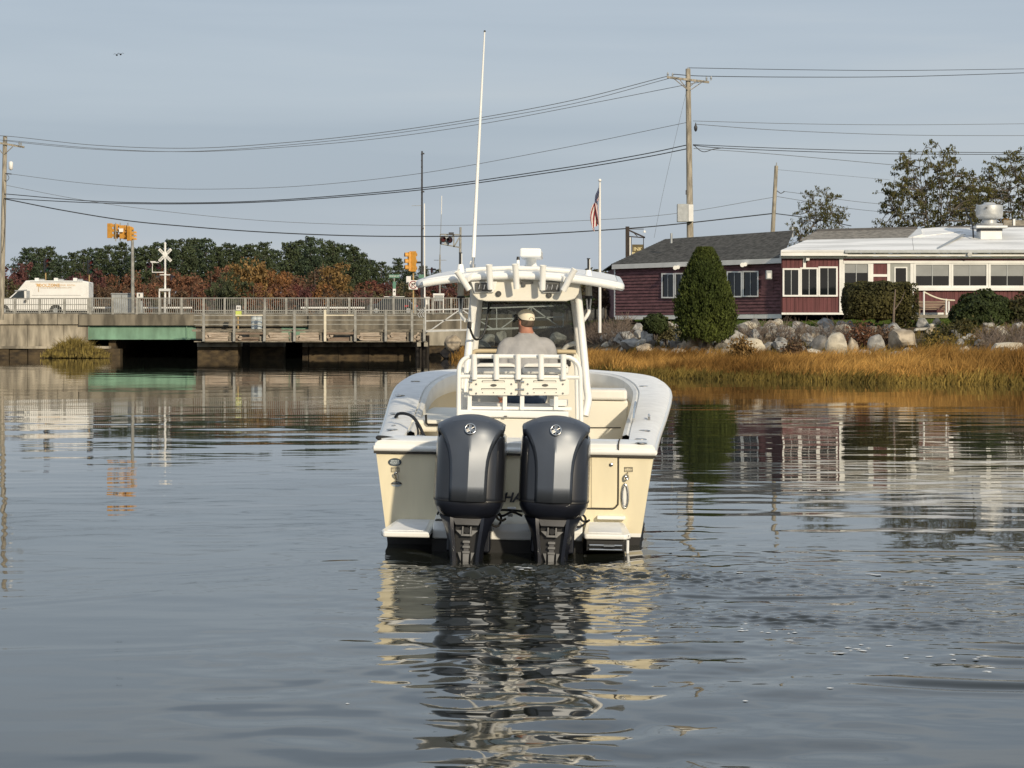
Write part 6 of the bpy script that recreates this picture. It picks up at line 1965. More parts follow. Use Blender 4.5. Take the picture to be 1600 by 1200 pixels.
# dock lines on the port quarter
def line(pts, d_=None, r=.016, name='dock_line'):
    bp(MB().tube(cr_pts([B(*q) for q in pts], 8), r, 8), name, M['rubber'], 60)
line(((618, 651.5, 1.9), (623, 646.5, 1.75), (634, 646.5, 1.55), (645, 651.5, 1.25), (655, 665, .85), (662, 680, .6), (666, 686, .5)))
line(((600, 690, .15), (593, 686.5, .05), (589.5, 683.5, .05), (595, 682.8, .1), (610, 684.5, .2), (631, 688.5, .3)))
line(((650, 661, .9), (653, 672, .75), (653, 683, .6)), r=.01)
p = B(656, 684.5, .45)
bp(MB().lathe([(.06, 0), (.055, .02), (.02, .03)], p, 14), 'washdown_fitting', M['steel'], 60)
# open-side grab rail on the starboard coaming
line_p = [(993, 628.5, 3.3), (991, 640, 3.0), (989.5, 655, 2.3)]
bp(MB().tube(cr_pts([B(*q) for q in line_p], 6), .014, 8), 'coaming_rail', M['steel'], 60)

# ---- transom fittings
def tp(px, py, off=0.0):
    """point on the transom plane"""
    for _ in range(1):
        p = B(px, py, 0)
        q = BIN @ W(px, py, YT + .2)
        t = (-.002 - off - p.y) / (q.y - p.y)
        return p + (q - p) * t
def plate(pts, t_=.006):
    return MB().prism([tp(a, b) for a, b in pts], (0, -t_, 0))
def ellipse(cx_, cy_, rx, ry, n_=24, a0=0, a1=2 * math.pi):
    return [(cx_ + rx * math.cos(a0 + (a1 - a0) * k / n_), cy_ - ry * math.sin(a0 + (a1 - a0) * k / n_)) for k in range(n_ + (0 if a1 - a0 > 6.2 else 1))]
dk = bp(plate(ellipse(617, 722, 10.5, 6.2)), 'oval_decal', M['decal'])
lettering('lettering', 'SERVICE', .022, M['decal_line'], dk, tp(617, 720.2, .008), bold=.001)
lettering('lettering', 'MARINE', .026, M['decal_line'], dk, tp(617, 723.4, .008), bold=.001)
lettering('lettering', 'CENTER', .020, M['decal_line'], dk, tp(617, 726.2, .008))
def warn(px, py):
    f = MB()
    for a, b, c, d in ((px - 6.5, px + 6.5, py - 3.6, py - 3), (px - 6.5, px + 6.5, py + 3, py + 3.6), (px - 6.5, px - 5.9, py - 3, py + 3), (px + 5.9, px + 6.5, py - 3, py + 3)):
        f.prism([tp(a, d), tp(b, d), tp(b, c), tp(a, c)], (0, -.004, 0))
    k = bp(f, 'warning_label', M['seam'])
    lettering('lettering', 'NO STEP', .018, M['seam'], k, tp(px, py - 1.3, .004))
    lettering('lettering', 'CAUTION', .016, M['seam'], k, tp(px, py + 1.5, .004))
warn(617.5, 734); warn(982, 733.5)
dk = bp(plate(ellipse(619.5, 756.5, 8.4, 4.6, 16, 0, math.pi)), 'half_oval_decal', M['seam'])
bp(plate(ellipse(619.5, 757.2, 7.6, 3.4, 16, math.pi, 2 * math.pi), .003), 'decal_lower', M['decal_line'], parent=dk)
lettering('lettering', 'MARINA', .018, M['decal_line'], dk, tp(619.5, 754.6, .008))
bp(MB().tube(cr_pts([tp(617, 747, .0), tp(616.5, 741, .04), tp(619, 738.5, .05), tp(620.5, 743, .04), tp(619.5, 749.5, .01)], 5), .010, 8), 'tow_eye', M['steel'], 60)
bp(MB().tube(cr_pts([tp(980.5, 739.5, .0), tp(978, 743, .05), tp(978.5, 749, .05), tp(981.5, 747, .04), tp(981, 743, .01)], 5), .010, 8), 'tow_eye', M['steel'], 60)
# chrome oval trim ring
c_ = [tp(*q) for q in ellipse(976.5, 775, 4.6, 18.5, 28)]
hd = bp(MB().tube([Vector((p.x, p.y - .008, p.z)) for p in c_], .012, 8, closed=True), 'chrome_ring', M['steel'], 60)
bp(plate(ellipse(976.5, 775, 3.4, 16.6)), 'ring_recess', M['gel_white'], parent=hd)
bp(MB().lathe([(.018, -.01), (.018, .012), (.01, .016)], (0, 0, 0), 12), 'door_latch', M['steel'], 60).matrix_local = Matrix.Translation(tp(955, 726, .01)) @ Matrix.Rotation(R(90), 4, 'X')
# door in the transom: a slightly proud panel inside a dark gap
door = [(924, 712.5), (964.5, 713.5), (964.0, 781), (962.5, 788), (957.5, 792.5), (951, 793.5), (924, 793)]
bp(MB().prism([tp(*q) for q in door], (0, -.010, 0)), 'transom_door', M['gel_cream'], None, .003)
gap = [(966.2, 694), (966.1, 713), (965.6, 781), (964, 789.5), (958.5, 794.6), (951, 795.2), (915, 794.6)]
bp(MB().tube(cr_pts([tp(*q) for q in gap], 5), .0085, 6), 'door_gap', M['seam'], 60)
bp(MB().tube([tp(966.2, 706, .03), tp(966.3, 694, .03), tp(967, 689, -.10), tp(968.5, 686, -.3)], .007, 6), 'cap_gap', M['seam'], 60)
lettering('lettering', 'HA', .125, M['mid_navy'], boat, tp(800, 778, .006), shear=.25, bold=.004, extrude=.002)

# ---- swim platforms and engine bracket
def platform(pts, z0, z1):
    f = lambda y: .06 * (.72 + y) / .72
    return MB().loft([[Vector((x, y, z0 + f(y))) for x, y in pts], [Vector((x, y, z1 + f(y))) for x, y in pts]], True, True)
zP = B(640, 831.5, -.72).z
SLP = .045
pl = [(-1.10, .0), (-1.20, -.64), (-1.17, -.72), (-.74, -.72), (-.74, .0)]
pf = bp(platform(pl, zP - .055, zP), 'swim_platform', M['gel_white'], 30, .018, seg=3)
bp(platform([(-1.06, -.04), (-1.14, -.66), (-.79, -.66), (-.79, -.04)], zP, zP + .004), 'nonskid_panel', M['nonskid'], parent=pf)
xr0, xr1 = B(911, 832, -.70).x, B(986, 836, -.70).x
zQ = B(948, 835, -.70).z
pr = [(xr0 + .03, .0), (xr0, -.66), (xr0 + .02, -.70), (xr1 - .05, -.70), (xr1, -.64), (xr1 - .05, .0)]
pf = bp(platform(pr, zQ - .05, zQ), 'swim_platform', M['gel_white'], 30, .018, seg=3)
bp(platform([(xr0 + .06, -.04), (xr0 + .05, -.62), (xr1 - .08, -.62), (xr1 - .10, -.04)], zQ, zQ + .004), 'nonskid_panel', M['nonskid'], parent=pf)
lettering('lettering', 'WEIGHT LIMIT', .028, M['seam'], pf, B(968, 837.8, -.708))
bp(MB().box(B(955, 808.5, -.06), (.27, .10, .035)), 'platform_step', M['gel_white'], bevel=.012)
bp(MB().bb(xr0 + .03, xr1 - .06, -.66, -.02, zQ - .16, zQ - .055), 'ladder_tray', M['black'], bevel=.01)
lad = MB()
for a, b in ((-.10, .012), (-.14, .012)):
    lad.tube([Vector((xr0 + .06, -.685, zQ + a)), Vector((xr1 - .08, -.685, zQ + a))], b, 8)
lad.box((xr0 + .24, -.69, zQ - .10), (.10, .03, .02))
bp(lad, 'folding_ladder', M['steel'], 60)
bp(MB().tube([Vector((xr1 - .03, -.68, zQ - .05)), Vector((xr1 - .03, -.68, zQ - .17))], .014, 8), 'ladder_stay', M['gel_white'], 60)
# bracket between the platforms
zb0, zb1 = -.05, B(800, 813, -.35).z
x0_, x1_ = -.74, xr0
mb = MB()
mb.loft([[Vector((x, 0, zb1 + .03)), Vector((x, -.40, zb1 - .03)), Vector((x, -.46, zb1 - .09)), Vector((x, -.46, .075)), Vector((x, 0, .075))] for x in (x0_ + .005, x1_ - .005)], True, True)
bp(mb, 'engine_bracket', M['gel_white'], 30, .015)
bp(MB().bb(x0_, x1_, -.445, 0, -.5, .073), 'bracket_bottom', M['bottom_paint'])
bp(MB().box((x0_ + .06, -.30, zb1 - .02), (.09, .08, .02), Matrix.Rotation(.15, 3, 'X')), 'bracket_scupper', M['black'], bevel=.01)

# ---- outboard motors
def se_ring(hx, hy, z, n=40, e=3.4, cy_=0.0):
    out = []
    for k in range(n):
        a = 2 * math.pi * k / n
        c_, s_ = math.cos(a), math.sin(a)
        out.append(Vector((hx * math.copysign(abs(c_) ** (2 / e), c_), cy_ + hy * math.copysign(abs(s_) ** (2 / e), s_), z)))
    return out
def motor(px, tilt):
    d = -.80
    c = B(px, 868, d)
    T = Matrix.Translation(Vector((c.x, c.y, 0))) @ Matrix.Rotation(R(tilt), 4, 'Y')
    root = bpy.data.objects.new('outboard_motor', None)
    root.empty_display_size = .2
    C.objects.link(root)
    root.parent = boat
    root.matrix_local = T
    def pt(mb, name, mat, smooth=40, bevel=0, label=None):
        return tag(mb.build(name, mat, root, smooth, bevel), label)
    # side shell
    mb = MB()
    mb.loft([se_ring(.300, .37, .445), se_ring(.318, .385, .475), se_ring(.322, .39, .52), se_ring(.322, .39, .80), se_ring(.317, .385, 1.00), se_ring(.312, .378, 1.055), se_ring(.300, .365, 1.07), se_ring(.22, .3, 1.075)], True, True)
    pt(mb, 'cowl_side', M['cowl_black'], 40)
    # crown and rear panel in one flowing piece
    prof = [(.36, 1.075, .20, .02), (.34, 1.12, .25, .05), (.27, 1.175, .28, .06), (.12, 1.22, .295, .075), (-.05, 1.243, .30, .085), (-.20, 1.245, .302, .09), (-.30, 1.232, .302, .088), (-.362, 1.205, .300, .075), (-.392, 1.165, .298, .05),
            (-.408, 1.12, .285, .018), (-.416, 1.075, .262, .0), (-.421, 1.03, .236, .0), (-.425, .98, .213, .0), (-.427, .92, .193, .0), (-.428, .85, .178, .0), (-.428, .75, .170, .0), (-.427, .62, .168, .0), (-.425, .485, .168, .0)]
    nu = 24
    rows = []
    for k, (y, z, w_, cr_) in enumerate(prof):
        row = []
        rear = min(1, max(0, (1.13 - z) / .10)) if y < -.3 else 0
        rear = rear * rear * (3 - 2 * rear)
        for j in range(nu + 1):
            u = -1 + 2 * j / nu
            au = abs(u)
            zz = z - cr_ * (au ** 2.1)
            edge = .05 * max(0, (au - .86) / .14) ** 1.5 if y < -.3 else 0
            # rear: two flat facets meeting on a centre ridge; crown: rounded
            yy = y + rear * (.040 * au * (w_ / .17) ** .5) - rear * .02 * min(1, (1.13 - z) / .3) + (1 - rear) * (.10 * au ** 2.4 if y < -.1 else .0) + edge
            row.append(Vector((w_ * u, yy, zz)))
        rows.append(row)
    mb = MB()
    mb.loft(rows, False, False)
    # turn-down skirt so that the piece has thickness
    for side in (0, -1):
        mb.loft([[r_[side] for r_ in rows], [Vector((r_[side].x * (.93 if i > 8 else .97), r_[side].y + (.05 if i > 8 else 0), r_[side].z - (.0 if i > 8 else .07))) for i, r_ in enumerate(rows)]], False, False)
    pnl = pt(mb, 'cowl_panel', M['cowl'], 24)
    b_ = pnl.modifiers.new('solid', 'SOLIDIFY'); b_.thickness = .008; b_.offset = -1
    # emblem: silver ring with a six-armed crossed-fork mark
    ec = Vector((0, -.414, 1.128))
    q = Matrix.Rotation(R(-14), 3, 'X')
    ring = [ec + q @ Vector((.046 * math.cos(t), -.018, .046 * math.sin(t))) for t in np.linspace(0, 2 * math.pi, 24, endpoint=False)]
    em = pt(MB().tube(ring, .0065, 8, closed=True), 'emblem', M['steel'], 60)
    mb = MB()
    for k in range(3):
        a = math.pi / 2 + k * 2 * math.pi / 3
        dv = Vector((math.cos(a), 0, math.sin(a))); nv = Vector((-dv.z, 0, dv.x))
        mb.bar(ec + q @ (Vector((0, -.016, 0)) - dv * .040), ec + q @ (Vector((0, -.016, 0)) + dv * .012), .007, .006)
        for s_ in (-1, 0, 1):
            mb.bar(ec + q @ (Vector((0, -.017, 0)) + dv * .008 + nv * s_ * .009), ec + q @ (Vector((0, -.017, 0)) + dv * .040 + nv * s_ * .010), .005, .005)
    mb.tube([ec + q @ Vector((0, -.012, 0)), ec + q @ Vector((0, -.021, 0))], .012, 10)
    bp(mb, 'fork_mark', M['steel'], 60, parent=em)
    mb = MB(); mb.tube([ec + q @ Vector((0, .0, 0)), ec + q @ Vector((0, -.013, 0))], .045, 24)
    bp(mb, 'emblem_disc', M['cowl_black'], 40, parent=em)
    # seam, apron, midsection
    pt(MB().loft([se_ring(.3225, .392, .476), se_ring(.3235, .394, .484), se_ring(.3225, .392, .492)], True, True), 'cowl_seam', M['black'])
    ap = MB()
    ap.loft([se_ring(.316, .40, .474), se_ring(.312, .40, .44), se_ring(.285, .37, .375), se_ring(.245, .33, .335), se_ring(.2, .28, .32)], True, True)
    pt(ap, 'lower_apron', M['mid_navy'])
    for x in (-.09, .10):
        pt(MB().ball((x, -.335, .395), (.035, .03, .025), 12, 8), 'apron_knob', M['black'], 60)
    ms = MB()
    ms.loft([se_ring(.255, .30, .35, e=2.8, cy_=.02), se_ring(.22, .28, .28, e=2.6, cy_=.03), se_ring(.185, .26, .20, e=2.6, cy_=.03), se_ring(.16, .24, .10, e=2.6, cy_=.03), se_ring(.145, .22, 0, e=2.6, cy_=.03), se_ring(.135, .22, -.35, e=2.6, cy_=.03)], True, True)
    pt(ms, 'midsection', M['mid_navy'])
    # fair flanks either side of the recessed rear channel
    for s_ in (-1, 1):
        fl_ = MB()
        zs = [(.345, .255, .125, -.30), (.28, .222, .12, -.31), (.20, .192, .112, -.31), (.10, .166, .100, -.305), (0, .150, .090, -.30), (-.2, .135, .08, -.29)]
        fl_.loft([[Vector((s_ * b_, -.10, z)), Vector((s_ * b_ * 1.02, yb + .10, z)), Vector((s_ * (a_ + .03), yb, z)), Vector((s_ * a_, yb + .005, z)), Vector((s_ * a_, -.1, z))] for z, b_, a_, yb in zs], True, True)
        pt(fl_, 'leg_flank', M['mid_navy'], 40)
    pt(MB().bb(-.105, .105, -.24, -.1, -.2, .34), 'channel_back', M['black'])
    pt(MB().prism([Vector((-.135, -.30, .325)), Vector((.135, -.30, .325)), Vector((.105, -.30, .262)), Vector((-.105, -.30, .262))], (0, .12, 0)), 'trim_plate', M['mid_grey'], 30, .006)
    pt(MB().bb(-.07, .07, -.295, -.27, .332, .352), 'linkage_bar', M['anode'], 30)
    for s_ in (-1, 1):
        for z0_, z1_, a_ in ((.215, .165, .1), (.015, -.065, .075)):
            pt(MB().prism([Vector((s_ * a_, -.285, z0_)), Vector((s_ * .045, -.285, z0_)), Vector((s_ * .045, -.285, z1_))], (0, .05, 0)), 'gusset', M['anode'], 30)
        pt(MB().bb(s_ * .042, s_ * .03, -.30, -.24, .165, .25), 'mount_lug', M['anode'], 30)
    pt(MB().bb(-.05, .05, -.295, -.24, .165, .182), 'mount_bar', M['anode'], 30)
    pt(MB().cyl((0, -.29, .215), (0, -.24, .215), .028), 'mount_bolt', M['black'], 40)
    for z_ in (.115, .07, .022):
        pt(MB().bb(-.032, .032, -.29, -.24, z_ - .012, z_ + .006), 'channel_rib', M['anode'], 30)
    pt(MB().bb(-.022, .022, -.275, -.24, -.02, .125), 'channel_web', M['mid_grey'], 30)
    pt(MB().prism([Vector((-.028, -.285, .005)), Vector((.028, -.285, .005)), Vector((.022, -.30, -.15)), Vector((-.022, -.30, -.15))], (0, .06, 0)), 'anode', M['anode'], 30)
    pt(MB().bb(-.2, .2, .1, .5, -.02, .30), 'clamp_bracket', M['mid_navy'], 30, .02)
    pt(MB().tube(cr_pts([(.24, .02, .36), (.26, .1, .30), (.30, .15, .28), (.33, .1, .30)], 5), .012, 6), 'cable', M['black'], 60)
    # the powerhead leans forward
    for o_ in root.children_recursive if hasattr(root, 'children_recursive') else []:
        if o_.type == 'MESH':
            for v_ in o_.data.vertices:
                if v_.co.z > .48: v_.co.y += .15 * (v_.co.z - .48)
            o_.data.update()
    return root
mo1 = motor(730.5, 1.3)
mo2 = motor(862, 1.3)
# hoses beside the legs
for pts in (((764, 812, -.75), (770, 821, -.7), (778, 822, -.62), (783, 812, -.55), (780, 802, -.45), (772, 798, -.3)), ((770, 800, -.4), (785, 806, -.55), (800, 800, -.5), (816, 806, -.5)), ((776, 797, -.5), (795, 797, -.45), (818, 799, -.5)),
            ((896, 822, -.7), (905, 823, -.6), (914, 818, -.5), (914, 808, -.4), (906, 802, -.35)), ((690, 795, -.4), (686, 799, -.45), (684, 803, -.35))):
    bp(MB().tube(cr_pts([B(*q) for q in pts], 6), .011, 8), 'rigging_hose', M['rubber'], 60)
bp(MB().tube([B(793, 797, -.3), B(806, 797, -.3)], .03, 10), 'rigging_flange', M['gel_white'], 60)
bp(MB().box(B(797.5, 804.5, -.38), (.05, .06, .035)), 'junction_fitting', M['gel_white'], bevel=.01)

# ================================================================== T-TOP
HT0, HT1 = 2.05, 5.0
def ht(px, d, u=None): pass
cx_t = B(812, 430, HT0).x
zc = B(812, 424, HT0).z                        # top of the rear rim on the centre line
mb = MB()
rings = []
NXT = 26
def ht_z(x, t): return zc - .112 * (abs(x) / 1.09) ** 2.0 + .150 * t - .03 * max(0, t - .75) * 4 * .2
def ht_row(t, inset, dz):
    hw = 1.09 - inset
    return [Vector((cx_t + hw * u, HT0 + (HT1 - HT0) * t, ht_z(hw * u, t) + dz)) for u in np.linspace(-1, 1, NXT)]
def closed_outline(inset, dz):
    """rounded rectangle in plan following the camber"""
    pts = []
    hw, r_c = 1.09 - inset, .16
    y0, y1 = HT0 + inset, HT1 - inset
    def add(x, y): pts.append(Vector((cx_t + x, y, ht_z(x, (y - HT0) / (HT1 - HT0)) + dz)))
    for u in np.linspace(-1, 1, 20): add(u * (hw - r_c), y0)
    for a in np.linspace(-90, 0, 6)[1:]: add(hw - r_c + r_c * math.cos(R(a)), y0 + r_c + r_c * math.sin(R(a)))
    for u in np.linspace(0, 1, 8)[1:]: add(hw, y0 + r_c + (y1 - y0 - 2 * r_c) * u)
    for a in np.linspace(0, 90, 6)[1:]: add(hw - r_c + r_c * math.cos(R(a)), y1 - r_c + r_c * math.sin(R(a)))
    for u in np.linspace(1, -1, 20)[1:]: add(u * (hw - r_c), y1)
    for a in np.linspace(90, 180, 6)[1:]: add(-hw + r_c + r_c * math.cos(R(a)), y1 - r_c + r_c * math.sin(R(a)))
    for u in np.linspace(1, 0, 8)[1:]: add(-hw, y0 + r_c + (y1 - y0 - 2 * r_c) * u)
    for a in np.linspace(180, 270, 6)[1:-1]: add(-hw + r_c + r_c * math.cos(R(a)), y0 + r_c + r_c * math.sin(R(a)))
    return pts
mb = MB()
mb.loft([closed_outline(.10, -.085), closed_outline(.02, -.085), closed_outline(0.0, -.06), closed_outline(0.0, -.02), closed_outline(.02, 0.0), closed_outline(.07, .004)], True, False)
ttop = bp(mb, 'hard_top', M['gel_white'], 50)
mb = MB()
for dz, fl_ in ((.0045, 0), (-.0845, 1)):
    rr = [ht_row(t, .075 if not fl_ else .09, dz) for t in np.linspace(.03, .97, 14)]
    rr = [[Vector((p.x, p.y, ht_z(p.x - cx_t, (p.y - HT0) / (HT1 - HT0)) + dz)) for p in r_] for r_ in rr]
    mb.loft(rr if not fl_ else list(reversed(rr)), False, False)
bp(mb, 'top_skin', M['nonskid'], 50, parent=ttop)
# lip pipe along the rear edge
bp(MB().tube([Vector((cx_t + x, HT0 - .01, ht_z(x, 0) - .05)) for x in np.linspace(-1.0, 1.0, 24)], .036, 10), 'rear_pipe', M['pipe'], 60)
bp(MB().tube([Vector((cx_t + x, HT0 + .05, ht_z(x, 0) + .035)) for x in np.linspace(-.56, .52, 16)], .022, 8), 'launcher_rail', M['pipe'], 60)

def rod_tube(p_top, p_bot, r=.033, parent=None, name='rod_holder'):
    """open tube with a flared lip and a dark bore"""
    p_top, p_bot = Vector(p_top), Vector(p_bot)
    a = (p_top - p_bot).normalized()
    mb = MB()
    mb.tube([p_bot, p_bot + (p_top - p_bot) * .92, p_top - a * .01, p_top], [r, r, r * 1.1, r * 1.16], 16, caps=False)
    mb.tube([p_top, p_top - a * .10], [r * 1.02, r * .88], 16, caps=False)
    mb.tube([p_bot, p_bot + a * .002], [r, r * .1], 16)
    mb.tube([p_top, p_top - a * .001], [r * 1.16, r * 1.0], 16, caps=False)
    h = bp(mb, name, M['pipe'], 40, parent=parent)
    bp(MB().tube([p_top - a * .05, p_top - a * .055], r * .93, 14), 'bore', M['black'], parent=h)
    return h
for t_, b_ in (((714, 423.5), (733, 452.5)), ((764, 413.5), (766.5, 452)), ((805, 412.5), (807.5, 451)), ((848.5, 414.5), (847.5, 453)), ((898, 420.5), (880, 454))):
    rod_tube(B(*t_, HT0 - .16), B(*b_, HT0 - .12), .0325)
for a, b in (((728, 437), (738, 430)), ((884, 437), (876, 432))):
    bp(MB().bar(B(*a, HT0 - .1), B(*b, HT0 + .03), .05, .05), 'launcher_bracket', M['pipe'])
# electronics box / front panel below the top
eb = MB()
poly = [(733, 436), (735, 449), (739, 461), (747, 468.5), (760, 470.8), (885, 470.8), (898, 467), (904, 459), (906, 449), (907, 436)]
eb.prism([B(a, b, HT0 + .05) for a, b in poly], Vector((0, 1.0, .05)))
ebx = bp(eb, 'electronics_box', M['liner'], None, .012)
def on_box(px, py, off=.0): return B(px, py, HT0 + .05 - off)
def spreader(x0, x1, y0, y1, fr):
    mb = MB(); mb.prism([on_box(a, b, .002) for a, b in fr], (0, -.03, 0))
    f = bp(mb, 'spreader_light', M['gel_white'], None, .006)
    mb = MB(); mb.prism([on_box(a, b, .033) for a, b in ((x0, y1), (x1, y1), (x1, y0), (x0, y0))], (0, -.025, 0))
    bp(mb, 'bezel', M['bezel'], None, .004, parent=f)
    mb = MB(); mb.prism([on_box(a, b, .06) for a, b in ((x0 + 4, y1 - 2), (x1 - 3, y1 - 2), (x1 - 3, y0 + 2.5), (x0 + 4, y0 + 2.5))], (0, -.006, 0))
    l = bp(mb, 'lens', M['lens_dark'], parent=f)
    for k in range(3):
        x = x0 + 6 + k * (x1 - x0 - 10) / 2
        bp(MB().bar(on_box(x - 1, y1 - 3, .068), on_box(x + .6, y0 + 3.5, .068), .012, .008), 'reflector', M['steel'], parent=f)
spreader(743, 769, 441.5, 455, ((736, 440), (741.5, 457.5), (771, 457), (774, 452), (777, 440)))
spreader(849, 874.5, 441.5, 455.5, ((840, 440), (845, 453), (849, 457.8), (876, 457.5), (880, 440)))
for px, py in ((779, 459), (858, 461)):
    s_ = bp(MB().lathe([(.030, 0), (.030, .02), (.022, .024), (.020, .012), (.001, .014)], (0, 0, 0), 18), 'dome_light', M['bezel'], 50)
    s_.matrix_local = Matrix.Translation(on_box(px, py, .0)) @ Matrix.Rotation(R(90), 4, 'X')
bp(MB().bar(on_box(811, 442, .01), on_box(833, 441.5, .01), .02, .02), 'box_handle', M['bezel'])
bp(MB().box(on_box(818.5, 444, .02), (.035, .03, .045)), 'latch', M['bezel'])

# legs, braces
def pipe(pts, r, name='t_top_leg', mat='pipe'):
    return bp(MB().tube(cr_pts([B(*q) for q in pts], 6), r, 12), name, M[mat], 60)
pipe(((741, 446, 2.35), (740, 470, 2.35), (736, 510, 2.35), (731.5, 555, 2.3), (726, 610, 2.25), (721.5, 660, 2.2)), .042)
pipe(((750, 452, 3.0), (747.5, 480, 3.0), (744, 520, 3.05), (739, 565, 3.1), (733, 625, 3.1)), .040)
pipe(((901, 446, 2.35), (904, 470, 2.35), (908, 510, 2.35), (912.5, 555, 2.3), (917, 605, 2.25), (919, 625, 2.2), (914, 650, 2.15)), .040)
pipe(((893, 452, 3.0), (898, 480, 3.0), (902.5, 520, 3.05), (907, 565, 3.1), (912, 625, 3.1)), .036)
pipe(((742, 472, 2.4), (747, 464, 2.45), (757, 458, 2.5)), .022, 'corner_brace')
pipe(((902, 478, 2.4), (895, 467, 2.45), (888, 458, 2.5)), .024, 'corner_brace')
pipe(((889, 456, 2.6), (896, 463, 2.6), (904, 475, 2.6)), .024, 'corner_brace')
bp(MB().prism([B(734, 444, 2.2), B(752, 444, 2.2), B(748, 470, 2.25), B(740, 505, 2.3), B(736, 505, 2.3)], (0, .05, 0)), 'leg_web', M['pipe'], None, .01)
# outrigger bases with black stubs through the top
for px, top_y in ((719.5, 395), (919.5, 404)):
    dd_ = HT0 + .45
    k = 1 if px > 800 else -1
    rb = bp(MB().cyl(B(px, top_y + 32, dd_), B(px, top_y + 18, dd_), .045, .03, 14), 'outrigger_base', M['pipe'], 40)
    bp(MB().cyl(B(px, top_y + 18, dd_), B(px, top_y, dd_), .013, .013, 8), 'stub', M['black'], 40, parent=rb)
    bp(MB().cyl(B(px + 1.8, top_y + 18, dd_), B(px + 1.8, top_y + 1, dd_), .006, .006, 6), 'stub_rod', M['pipe'], 40, parent=rb)
    bp(MB().cyl(B(px, top_y + .8, dd_), B(px, top_y - .6, dd_), .018, .018, 8), 'stub_cap', M['black'], 40, parent=rb)
    bp(MB().cyl(B(px + .5, 442, dd_), B(px + .5, 463.5, dd_), .034, .034, 14), 'lower_barrel', M['liner'], 40, parent=rb)
    bp(MB().cyl(B(px + .5, 462.5, dd_), B(px + .5, 466, dd_), .044, .044, 16), 'lock_ring', M['black'], 40, parent=rb)
    bp(MB().cyl(B(px + .5, 466, dd_), B(px + .5, 484, dd_), .011, .011, 8), 'crank_rod', M['black'], 40, parent=rb)
    for s_ in (-2.4, 2.4):
        bp(MB().cyl(B(px + .5 + s_ + s_ * .3, 467, dd_), B(px + .5 + s_ * .6, 485, dd_), .010, .010, 8), 'yoke_arm', M['pipe'], 40, parent=rb)
    bp(MB().tube(cr_pts([B(px + .5, 483, dd_), B(px + .3, 488, dd_), B(px - 3.5 * k, 495, dd_ - .02), B(px - 8 * k, 501, 2.4)], 6), .020, 10), 'support_arm', M['pipe'], 60, parent=rb)

# radar, mast light, whip antenna
rd = bp(MB().lathe([(.11, 0), (.11, .015), (.075, .03), (.06, .055), (.06, .10), (.075, .12), (.09, .135)], B(829.5, 420, 3.55), 24), 'radar_pedestal', M['gel_white'], 40)
bp(MB().lathe([(.2, -.02), (.2, .012), (.11, .018)], B(829.5, 420, 3.55), 24), 'radar_base', M['gel_white'], 40, parent=rd)
c = B(830.5, 397, 3.55)
bp(MB().box(c, (.232, .95, .098)), 'radar_array', M['gel_white'], None, .022, parent=rd, seg=3)
lt = bp(MB().cyl(B(809, 417, 2.9), B(809.5, 406, 2.9), .022, .016, 10), 'mast_light', M['pipe'], 40)
bp(MB().cyl(B(809.5, 406, 2.9), B(809.6, 401, 2.9), .019, .015, 10), 'light_cap', M['black'], 40, parent=lt)
an = bp(MB().tube([B(739.5, 402, 3.4), B(743, 330, 3.4), B(749.5, 200, 3.4), B(757.3, 50, 3.4)], [.023, .020, .015, .008], 10), 'whip_antenna', M['pipe'], 60)
bp(MB().cyl(B(739.5, 402, 3.4), B(738.6, 413.5, 3.4), .017, .017, 10), 'ferrule', M['steel'], 60, parent=an)
bp(MB().tube([B(738.6, 413, 3.4), B(738.6, 417, 3.4)], .032, 10), 'ratchet_mount', M['steel'], 60, parent=an)
bp(MB().lathe([(.05, 0), (.045, .02), (.02, .05)], B(738.6, 423, 3.4), 12), 'mount_foot', M['steel'], 60, parent=an)
bp(MB().cyl(B(757.3, 50, 3.4), B(757.4, 47.5, 3.4), .012, .010, 8), 'tip', M['black'], 60, parent=an)
bp(MB().tube(cr_pts([B(736.5, 420, 3.4), B(734.5, 412, 3.4), B(736, 408, 3.4), B(737.5, 412, 3.4)], 5), .006, 6), 'lead', M['pipe'], 60, parent=an)
for px, py in ((783, 421.5), (890, 424), (760, 424)):
    bp(MB().ball(B(px, py, 3.8), (.10, .1, .03)), 'gps_puck', M['gel_white'], 60)

# windscreen, console
gl = [(740, 545), (739.5, 520), (741, 490), (745, 479), (753, 473), (768, 470.5), (868, 470.5), (884, 473.5), (892, 481), (895.5, 495), (897, 520), (897.5, 545)]
DW = 3.35
bp(MB().prism([B(a, b, DW) for a, b in gl], (0, .010, 0)), 'windscreen', M['screen_glass'])
bp(MB().tube([B(a, b, DW) for a, b in gl], .013, 8), 'windscreen_frame', M['bezel'], 60)
side = [(897.6, 545), (897.2, 510), (895.5, 487), (889, 474), (903, 473.5), (907, 500), (909, 545)]
bp(MB().prism([B(a, b, DW + .15) for a, b in side], (0, .02, 0)), 'side_curtain', M['black'])
bp(MB().bar(B(738, 545.5, DW - .02), B(901, 547, DW - .02), .05, .05), 'screen_sill', M['bezel'])
cs = MB()
cl, crr = B(735, 549, 3.1).x, B(906, 549, 3.1).x
zt_ = B(820, 548, 3.1).z
cs.loft([[Vector((cl, 3.1, .5)), Vector((cl, 3.05, zt_ - .12)), Vector((cl + .02, 3.1, zt_)), Vector((cl + .04, 3.45, zt_ + .0)), Vector((cl, 4.6, zt_ - .30)), Vector((cl, 4.7, .5))],
         [Vector((crr, 3.1, .5)), Vector((crr, 3.05, zt_ - .12)), Vector((crr - .02, 3.1, zt_)), Vector((crr - .04, 3.45, zt_ + .0)), Vector((crr, 4.6, zt_ - .30)), Vector((crr, 4.7, .5))]], True, True)
con = bp(cs, 'console', M['liner'], 30, .02)
